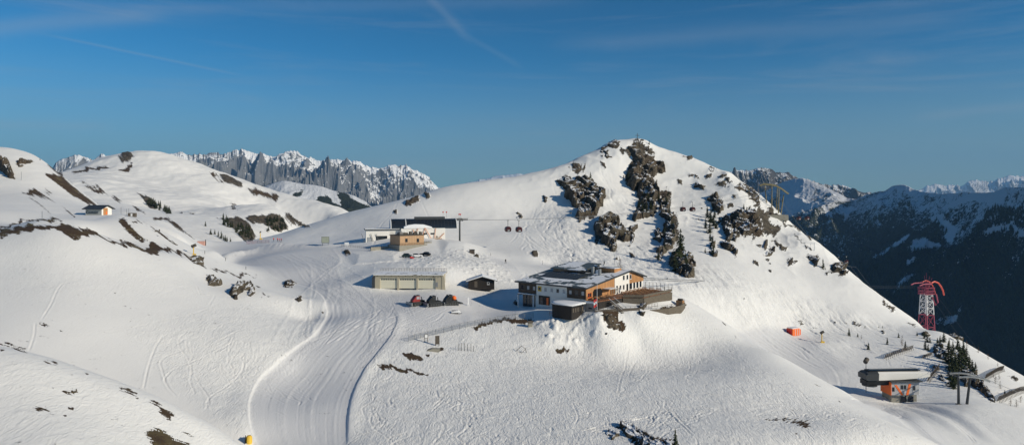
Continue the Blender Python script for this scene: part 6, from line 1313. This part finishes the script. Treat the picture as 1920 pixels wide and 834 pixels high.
for k, (px, lb, tr) in enumerate(((520.5, 'person in red at the left of the close group on the plateau', m_black), (524, 'person in red in the middle of the close group on the plateau', m_dred), (527.5, 'person in red at the right of the close group on the plateau', m_dgrey))):
    o = person(lb, hit(px, 452.5+k*.4, ymin=280, ymax=420), .5+k, m_red, tr, k % 2, 1.9); skis(o)
person('person in dark clothes beside the timber lattice of the gondola station', ST.at(ST.front(818, 450)[0], -2.2, -.0) if False else Vector((ST.at(ST.front(818, 450)[0], -2.4, 0).x, ST.at(ST.front(818, 450)[0], -2.4, 0).y, float(height(ST.at(ST.front(818, 450)[0], -2.4, 0).x, ST.at(ST.front(818, 450)[0], -2.4, 0).y)))), 0, m_black, m_dgrey)
# ------------------------------------------------------------------ summit cross
p = hit(1195, 264, ymin=420, ymax=520); r = thing('summit_cross', 'tall thin cross standing on the summit of the rocky peak', 'cross', p, .2); B(-.14, .14, -.12, .12, -1, 5.2).build('upright', m_dgrey, r); B(-1.5, -.142, -.11, .11, 3.5, 3.78).build('crossbeam', m_dgrey, r); B(.142, 1.5, -.11, .11, 3.5, 3.78).build('crossbeam', m_dgrey, r); T([(-.8, 0, -.5), (0, 0, 1.8)], .05).build('stay', m_steel, r)
# ------------------------------------------------------------------ gondola line
A0, A1_, A2 = Vector(P(852, 419, 322)), Vector(P(862, 413, 326)), Vector(P(1447, 358, 437)); A3 = Vector(P(1600, 500, 640)); A4 = Vector(P(1735, 640, 1150))
ln = (Vector((A2.x-A1_.x, A2.y-A1_.y, 0))).normalized(); sd_ = Vector((-ln.y, ln.x, 0))
def sag(a, b, k, n=14): return [a.lerp(b, t)-Vector((0, 0, 4*k*t*(1-t))) for t in np.linspace(0, 1, n)]
def tower(label, top, base_z, arm, ps=.45):
    r = thing('lift_tower', label, 'lift tower', (top.x, top.y, base_z)); h = top.z-base_z; MB().tube([(0, 0, -1.5), (0, 0, h-.3)], [ps, ps*.8], 12).build('mast', m_dgrey, r)
    MB().tube([-sd_*arm+Vector((0, 0, h)), sd_*arm+Vector((0, 0, h))], .3, 6).build('crossarm', m_dgrey, r)
    for s in (-1, 1):
        c = sd_*s*(arm-.4)+Vector((0, 0, h+.2)); t = MB().tube([c-ln*2.8, c+ln*2.8], .16, 5).build('sheave_train', m_steel, r); w = MB()
        for k in range(8): q = c+ln*(-2.5+k*.71)+Vector((0, 0, .3)); w.tube([q-sd_*.1, q+sd_*.1], .32, 10)
        w.build('sheaves', m_rubber, t); a = MB(); a.tube([c-ln*2.8+sd_*s*.8, c+ln*2.8+sd_*s*.8], .06, 4); a.tube([c-ln*2.8+sd_*s*.8+Vector((0, 0, 1)), c+ln*2.8+sd_*s*.8+Vector((0, 0, 1))], .05, 4); a.build('walkway', m_steel, r)
    for s in (-.7, .7): T([sd_*s+Vector((0, 0, h)), sd_*s+Vector((0, 0, h+2.6))], .06).build('signal_mast', m_steel, r); MB().ball((sd_.x*s, sd_.y*s, h+2.8), .35).build('signal_ball', m_red, r)
    return r
gz = float(height(A1_.x, A1_.y)); tower('first dark lift tower with a wide crossarm right of the gondola station', A1_, gz, 3.2)
for s, nm in ((-1, 'near'), (1, 'far')):
    o = MB(); off = sd_*s*2.8
    pts = [A0+off]+sag(A1_+off+Vector((0, 0, .2)), A2+off, 5.0)+sag(A2+off, A3+off, 12)[1:]+sag(A3+off, A4+off, 10)[1:]
    q = MB().tube(pts, .055, 4).build('haul_cable', m_steel); props(q, nm+' side haul cable of the gondola line from the white station over the peak shoulder', 'cable', 'cables of the gondola line')
def cabin_proto(label):
    r = thing('gondola_cabin', label, 'gondola', (0, 0, 0)); prof_ = [(-1.0, 0), (-1.25, .5), (-1.22, 1.3), (-.95, 1.9), (-.4, 2.12), (.4, 2.12), (.95, 1.9), (1.22, 1.3), (1.25, .5), (1.0, 0)]
    MB().loft([[(x*k, y, 1.05+(z-1.05)*k) for x, z in prof_] for y, k in ((-1.05, .82), (-.9, .97), (0, 1.02), (.9, .97), (1.05, .82))]).build('body', paint('cabin_dark_red', (.05, .008, .010), .3), r, smooth_=False)
    MB().loft([[(x*k, y, 1.3+(z-1.3)*k*.42) for x, z in [(a*1.012, b) for a, b in prof_]] for y, k in ((-1.0, .86), (-.88, .985), (0, 1.01), (.88, .985), (1.0, .86))]).build('window_band', m_glass, r)
    B(-.8, .8, -.5, .5, -.12, -.003).build('floor_frame', m_dgrey, r); T([(0, 0, 2.1), (0, 0, 4.5)], .09).build('hanger', m_dgrey, r); MB().tube([(-.45, 0, 4.6), (.45, 0, 4.6)], .16, 6).build('grip', m_steel, r)
    for s in (-1, 1): B(-.5, .5, s*1.07-.04, s*1.07+.04, .2, .75).build('ski_rack', m_steel, r)
    return r
cp = cabin_proto('x'); n_ = 0; gg = 'gondola cabins on the line'
for px, py, Y, lb in ((952.3, 434, 318, 'left dark red gondola cabin of the pair over the open slope'), (972.8, 434.5, 316, 'right dark red gondola cabin of the pair over the open slope'), (1280.3, 396, 384, 'left gondola cabin of the pair in front of the peak face'), (1298.3, 396, 382, 'right gondola cabin of the pair in front of the peak face'),
                      (1497.8, 412, 500, 'left red cabin of the pair just beyond the pylon gate'), (1513.3, 412, 490, 'right red cabin of the pair just beyond the pylon gate'), (1572.6, 493, 620, 'left red cabin of the lowest pair over the dark valley'), (1587, 492, 610, 'right red cabin of the lowest pair over the dark valley')):
    place_copy(cp, n_, P(px, py, Y), .35, 1.1, lb, gg); n_ += 1
# pylon gate on the ridge
pg = hit(1455, 402, ymin=380, ymax=470); bz = pg.z; r = thing('pylon_gate', 'row of leaning olive lift pylons under an arched girder on the right ridge', 'lift tower', (pg.x, pg.y, bz))
def rel(px, py, Y): return Vector(P(px, py, Y))-Vector((pg.x, pg.y, bz))
for (bx, by, tx, ty, dY) in ((1438.5, 388, 1434.5, 349, 0), (1446.5, 400, 1447.5, 350, -3), (1455, 402, 1457.5, 352, 0), (1459.5, 404, 1460.5, 354, -6), (1463, 403, 1469.5, 365, -2)): MB().tube([rel(bx, by+8, 437+dY), rel(tx, ty, 437+dY)], [.42, .3], 8).build('leg', m_bronze, r)
for dY in (-3.5, 3.5):
    ar = [rel(x, y, 437+dY) for x, y in ((1425, 348.5), (1433, 346), (1445, 347), (1456, 349.5), (1466, 355), (1478, 364))]; MB().tube(ar, .4, 6).build('arched_girder', m_bronze, r); w = MB()
    for k in range(26):
        t = k/25*(len(ar)-1); i = min(int(t), len(ar)-2); c = ar[i].lerp(ar[i+1], t-i)+Vector((0, 0, .55)); w.tube([c-Vector((0, .3, 0)), c+Vector((0, .3, 0))], .35, 6)
    w.build('sheaves', m_bronze, r)
for x, y in ((1433, 347), (1447, 349), (1458, 352), (1469, 360)): MB().tube([rel(x, y, 431), rel(x, y, 443)], .25, 5).build('crossbeam', m_bronze, r)
MB().box(*sum(((v-3, v+3) for v in rel(1455, 404, 437)), ())[:0] or (-6, 7, -5, 4, -3, .6)).build('foundation', m_conc, r) if False else B(-7, 6, -4, 5, -3.5, -.2).build('foundation', m_conc, r)
p = hit(1527, 470, ymin=300, ymax=470); r = thing('small_lift_mast', 'small white T shaped mast on the skyline below the pylon gate', 'mast', p); T([(0, 0, -1), (0, 0, 4.2)], .18).build('mast', m_wpaint, r); T([(-2.4, 0, 3.9), (.5, 0, 4.4)], .16).build('crossarm', m_wpaint, r); T([(-2.2, 0, 3.9), (-2.6, 0, -.5)], .06).build('stay', m_steel, r)
# ------------------------------------------------------------------ red and white cable tower
tb_ = Vector(P(1737, 618, 800)); zg = -300.0; ht = (HZ-548)/F*800-zg
rt_ = thing('cable_tower', 'tall red and white lattice cable tower standing in the valley behind the right ridge', 'cable tower', (tb_.x, tb_.y, zg), .35)
def tw(z): return 4.2+(ht-z)*.04
def seg(z0, z1, mat, nm, n):
    mb = MB(); zs = np.linspace(z0, z1, n+1)
    for sx in (-1, 1):
        for sy in (-1, 1): mb.tube([(sx*tw(z0), sy*tw(z0), z0), (sx*tw(z1), sy*tw(z1), z1)], .55, 5)
    cr_ = [(-1, -1), (1, -1), (1, 1), (-1, 1)]
    for a, b in zip(zs[:-1], zs[1:]):
        for k in range(4):
            p, q = cr_[k], cr_[(k+1) % 4]; A = (p[0]*tw(a), p[1]*tw(a), a); B2 = (q[0]*tw(b), q[1]*tw(b), b); C2 = (q[0]*tw(a), q[1]*tw(a), a); D2 = (p[0]*tw(b), p[1]*tw(b), b)
            mb.tube([A, B2], .3, 4); mb.tube([C2, D2], .3, 4); mb.tube([D2, B2], .34, 4)
    return mb.build(nm, mat, rt_)
m_tr = paint('tower_red', (.36, .07, .11), .6, var=.15); m_tw = paint('tower_white', (.75, .74, .74), .6)
zA = (HZ-590)/F*800-zg; zB = (HZ-552)/F*800-zg
seg(0, zA, m_tr, 'red_lattice', 12); seg(zA+.5, zB, m_tw, 'white_lattice', 3); 
hd = MB()
for k in range(9): a = rng.uniform(-1.1, 1.1); hd.tube([(rng.uniform(-5, 5), rng.uniform(-4, 4), zB), (math.sin(a)*10, rng.uniform(-5, 5), zB+7+8*math.cos(a))], .35, 4)
for z in (zB+1, zB+4, zB+8): hd.tube([(-7, -5, z), (7, -5, z), (7, 5, z), (-7, 5, z), (-7, -5, z)], .4, 4)
for k in range(12): x = -7+k*1.25; hd.tube([(x, -5, zB), (x+rng.uniform(-3, 3), -5, zB+9)], .28, 4); hd.tube([(x, 5, zB), (x+rng.uniform(-3, 3), 5, zB+9)], .28, 4)
hd.build('red_tower_head', m_tr, rt_)
for s in (-5.5, 5.5):
    MB().tube([(x, s, zB+y) for x, y in ((1, 14), (6, 15.5), (12, 13.5), (16.5, 9), (19.5, 4), (21, -1))], .9 if s < 0 else .6, 6).build('cable_saddle', paint('bright_red_saddle', (.75, .12, .08), .5), rt_)
    MB().tube([(x, s, zB+y) for x, y in ((-17, 11.5), (-12, 13), (-6, 13), (1, 13))], .7, 6).build('cable_saddle', m_tr, rt_)
MB().tube([(3, -5, zB-2), (8, -5, zB-12), (12, -5, zB-9), (9, -5, zB+1)], .8, 5).build('service_arm', m_tr, rt_)
for k, (x, z) in enumerate(((-8, 6), (-3, 12), (0, 15), (5, 11), (9, 9))): MB().tube([(x*.4, 0, zB+8), (x, 0, zB+10+z)], .22, 4).build('mast', m_tr, rt_)
# long cables from the lodge side to the red tower
for k, (a, b) in enumerate(((P(1206, 521, 250), P(1716, 536.5, 800)), (P(1206, 524, 250), P(1716, 539, 800)))):
    q = MB().tube(sag(Vector(a), Vector(b), 1.2, 20), .09, 4).build('long_cable', m_dgrey); props(q, ('upper', 'lower')[k]+' of two long cables running level across the slope to the red tower', 'cable', 'cables to the red tower')
for k, (a, b) in enumerate(((P(1752, 548, 802), P(1860, 690, 1100)), (P(1748, 560, 802), P(1850, 700, 1100)))):
    q = MB().tube([a, b], .12, 4).build('long_cable', m_dgrey); props(q, ('upper', 'lower')[k]+' of two cables dropping from the red tower to the right', 'cable', 'cables to the red tower')
# ------------------------------------------------------------------ twin supports of the chairlift
r0 = hit(1806, 757, ymin=180, ymax=280); r = thing('chairlift_support', 'two dark leaning columns carrying an arched sheave train in front of the spruce group', 'lift tower', r0)
rl = lambda px, py: Vector(P(px, py, r0.y))-r0
for a, b in (((1797.5, 762), (1797, 706)), ((1812, 766), (1819, 708))): MB().tube([rl(*a), rl(*b)], [.42, .32], 10).build('column', m_dgrey, r); q = rl(*a); B(q.x-.6, q.x+.6, -.6, .6, q.z-.3, q.z+.9).build('footing', m_conc, r)
for dy in (-2.2, 2.2):
    ar = [rl(x, y)+Vector((0, dy, 0)) for x, y in ((1790, 704.5), (1800, 703.5), (1812, 703.5), (1824, 705), (1836, 708), (1846, 712))]; MB().tube(ar, .14, 5).build('girder', m_steel, r); w = MB()
    for k in range(24): t = k/23*5; i = min(int(t), 4); c = ar[i].lerp(ar[i+1], t-i)+Vector((0, 0, .25)); w.tube([c-Vector((0, .14, 0)), c+Vector((0, .14, 0))], .22, 8)
    w.build('sheaves', m_steel, r)
MB().tube([rl(1797, 706)+Vector((0, -2.6, 0)), rl(1797, 706)+Vector((0, 2.6, 0))], .2, 5).build('crossarm', m_dgrey, r); MB().tube([rl(1819, 708)+Vector((0, -2.6, 0)), rl(1819, 708)+Vector((0, 2.6, 0))], .2, 5).build('crossarm', m_dgrey, r)
for x in (1798, 1820): MB().tube([rl(x, 706), rl(x, 697), rl(x+3, 696)], .07, 4).build('lifting_frame', m_steel, r)
for s in (-2.2, 2.2):
    q = MB().tube([LS.at(hb-.5, 2.6+s, zh0+1.9), Vector(P(1790, 703.5, r0.y))+Vector((0, s, .4)), Vector(P(1846, 711, r0.y))+Vector((0, s, .4)), Vector(P(1990, 770, 300))], .035, 4).build('lift_cable', m_steel)
    props(q, ('front' if s < 0 else 'rear')+' haul cable leaving the lower chairlift station to the right', 'cable', 'cables of the lower chairlift')
# ------------------------------------------------------------------ avalanche fences
def snow_fence(label, a, b, h, **kw):
    pa, pb = hit(*a, **kw), hit(*b, **kw); n_ = max(5, int((pb-pa).length/1.5)); r = thing('avalanche_fence', label, 'avalanche fence', pa, 0, 'avalanche fences on the valley slope')
    d = pb-pa; sid = Vector((d.y, -d.x, 0)).normalized(); sid = sid if sid.x > 0 or sid.y < 0 else -sid; tops = []
    up = (Vector((0, 0, 1))*.8-sid*.0+Vector((0, -.45, 0))).normalized()
    for k in range(n_+1):
        c = d*k/n_; x, y = pa.x+c.x, pa.y+c.y; c.z = float(height(x, y))-pa.z; T([c-up*.4, c+up*h], .10, 5).build('post', m_timber, r); T([c+up*h*.7, c+Vector((0, -1.6, -.6))], .07, 4).build('prop', m_timber, r); tops.append(c)
    mb = MB()
    for q in range(5): mb.tube([c+up*(h*.22+h*.78*q/4)+Vector((0, .12, 0)) for c in tops], .085, 4)
    mb.build('cross_rails', m_timber, r)
T2 = lambda x, y: PT((x, y))[0]
snow_fence('avalanche fence left of centre, above the hood of the lower lift station', T2(85, 380), T2(322, 298), 2.0, ymin=190, ymax=380)
snow_fence('short steep avalanche fence at the right end of the station hood', T2(455, 580), T2(548, 462), 2.2, ymin=190, ymax=380)
snow_fence('avalanche fence near the right skyline above the larch scrub', T2(955, 555), T2(1108, 478), 2.2, ymin=190, ymax=400)
snow_fence('long avalanche fence running to the right edge of the photo', T2(1062, 750), T2(1310, 655), 2.2, ymin=190, ymax=400)
snow_fence('very short avalanche fence beside the grey rock face of the spruce group', T2(412, 378), T2(490, 352), 1.6, ymin=190, ymax=380)
# ------------------------------------------------------------------ air between here and the far ranges
me = bpy.data.meshes.new('haze'); bm = bmesh.new(); bmesh.ops.create_cube(bm, size=1)
for v in bm.verts: v.co = Vector((v.co.x*44000, 9500+v.co.y*24000, 150+v.co.z*2290))
bm.to_mesh(me); bm.free()
hz = link(bpy.data.objects.new('haze', me)); props(hz, kind='stuff'); hz['label'] = 'thin blue air between the ski area and the far mountains'
m = bpy.data.materials.new('thin_air'); m.use_nodes = True; nt = m.node_tree; nt.nodes.clear()
out = nt.nodes.new('ShaderNodeOutputMaterial'); pv = nt.nodes.new('ShaderNodeVolumePrincipled')
pv.inputs['Color'].default_value = (.28, .58, 1, 1); pv.inputs['Density'].default_value = 3.8e-5; pv.inputs['Anisotropy'].default_value = .0
nt.links.new(pv.outputs[0], out.inputs['Volume']); me.materials.append(m)
scene.cycles.volume_bounces = 0
# ------------------------------------------------------------------ camera, sun, sky
cam = bpy.data.cameras.new('camera'); co = link(bpy.data.objects.new('camera', cam))
co.location = (0, 0, 0); co.rotation_euler = (R(90), 0, 0)
cam.sensor_width = 36; cam.lens = 36*F/1920; cam.shift_y = (HZ-417)/1920; cam.clip_start = 1; cam.clip_end = 60000
scene.camera = co
sd = Vector((SUN_AZ[0], SUN_AZ[1], 0)).normalized()*math.cos(R(SUN_EL)); sd.z = math.sin(R(SUN_EL))
sl = bpy.data.lights.new('sun', 'SUN'); sl.energy = 4.25; sl.angle = R(.5); sl.color = (1, .90, .72)
so_ = link(bpy.data.objects.new('sun', sl)); so_.rotation_euler = sd.to_track_quat('Z', 'Y').to_euler()
so_.location = (100, -100, 100)
w = bpy.data.worlds.new('World'); scene.world = w; w.use_nodes = True; nt = w.node_tree
bg = nt.nodes['Background']
sky = nt.nodes.new('ShaderNodeTexSky'); sky.sky_type = 'NISHITA'; sky.sun_disc = False
sky.sun_elevation = R(SUN_EL); sky.sun_rotation = math.atan2(SUN_AZ[0], SUN_AZ[1])
sky.altitude = 2600; sky.air_density = 1.0; sky.dust_density = .0; sky.ozone_density = 3.0
tc = nt.nodes.new('ShaderNodeTexCoord')
mp = nt.nodes.new('ShaderNodeMapping'); mp.inputs['Scale'].default_value = (1.2, 1.2, 9.0); mp.inputs['Rotation'].default_value = (.03, .06, 0)
nt.links.new(tc.outputs['Generated'], mp.inputs[0])
n1 = noise_n(nt, mp.outputs[0], 2.2, 8, .6, .8)
cl_ = mth(nt, 'MULTIPLY', sstep(nt, n1, .50, .80), .22)
gm = nt.nodes.new('ShaderNodeGamma'); gm.inputs[1].default_value = 1.22; nt.links.new(sky.outputs[0], gm.inputs[0])
ml = nt.nodes.new('ShaderNodeMix'); ml.data_type = 'RGBA'; ml.blend_type = 'MULTIPLY'; ml.inputs[0].default_value = 1; nt.links.new(gm.outputs[0], ml.inputs[6]); ml.inputs[7].default_value = (.17, .70, .80, 1)
mx = mixc(nt, cl_, ml.outputs[2], (4.5, 5.2, 6.0))
sv = nt.nodes.new('ShaderNodeSeparateXYZ'); nt.links.new(tc.outputs['Generated'], sv.inputs[0])
veil = mth(nt, 'MULTIPLY', mth(nt, 'SUBTRACT', 1, sstep(nt, sv.outputs['Z'], .0, .21)), .72)
mx = mixc(nt, veil, mx, (3.6, 4.2, 3.8))
mp2 = nt.nodes.new('ShaderNodeMapping'); mp2.inputs['Scale'].default_value = (1.4, 1.4, 22.0); mp2.inputs['Rotation'].default_value = (.0, .10, 0); mp2.inputs['Location'].default_value = (3, 1, 0); nt.links.new(tc.outputs['Generated'], mp2.inputs[0])
mx = mixc(nt, mth(nt, 'MULTIPLY', sstep(nt, noise_n(nt, mp2.outputs[0], 1.6, 9, .65, .5), .5, .75), .20), mx, (4.2, 4.9, 5.6))
def streak(a, b, width, k, mx):                       # thin high ice trail along a great circle
    d = [Vector(((x-CX)/F, 1, (HZ-y)/F)).normalized() for x, y in (a, b)]; n = d[0].cross(d[1]).normalized(); mid = (d[0]+d[1]).normalized()
    def dot(v):
        q = nt.nodes.new('ShaderNodeVectorMath'); q.operation = 'DOT_PRODUCT'; nt.links.new(tc.outputs['Generated'], q.inputs[0]); q.inputs[1].default_value = v; return q.outputs['Value']
    wob = mth(nt, 'MULTIPLY', mth(nt, 'SUBTRACT', noise_n(nt, tc.outputs['Generated'], 9, 6, .6), .5), width*1.6)
    e = mth(nt, 'DIVIDE', mth(nt, 'ADD', dot(n), wob), width); g_ = mth(nt, 'POWER', 2.718, mth(nt, 'MULTIPLY', mth(nt, 'MULTIPLY', e, e), -1)); c0 = mid.dot(d[0])
    al = sstep(nt, dot(mid), c0-.0005, c0+(1-c0)*.7)
    return mixc(nt, mth(nt, 'MULTIPLY', mth(nt, 'MULTIPLY', g_, al), k), mx, (4.6, 5.4, 6.2))
mx = streak((60, 60), (470, 145), .0016, .16, mx); mx = streak((790, -20), (880, 75), .006, .13, mx); mx = streak((880, 70), (975, 125), .004, .07, mx)
mx = streak((-200, 62), (330, 28), .010, .22, mx); mx = streak((300, 15), (1150, 0), .009, .09, mx); mx = streak((1700, 222), (2050, 190), .006, .16, mx); mx = streak((-100, 232), (220, 238), .006, .15, mx)
mx = streak((1000, 90), (1900, 30), .012, .12, mx)
nt.links.new(mx, bg.inputs[0]); bg.inputs[1].default_value = .07
scene.view_settings.view_transform = 'Standard'; scene.view_settings.look = 'None'
scene.view_settings.exposure = .04; scene.view_settings.gamma = 1; scene.view_settings.use_curve_mapping = False
scene.render.engine = 'CYCLES'
scene.cycles.use_denoising = True
scene.cycles.max_bounces = 6; scene.cycles.diffuse_bounces = 3; scene.cycles.transparent_max_bounces = 8
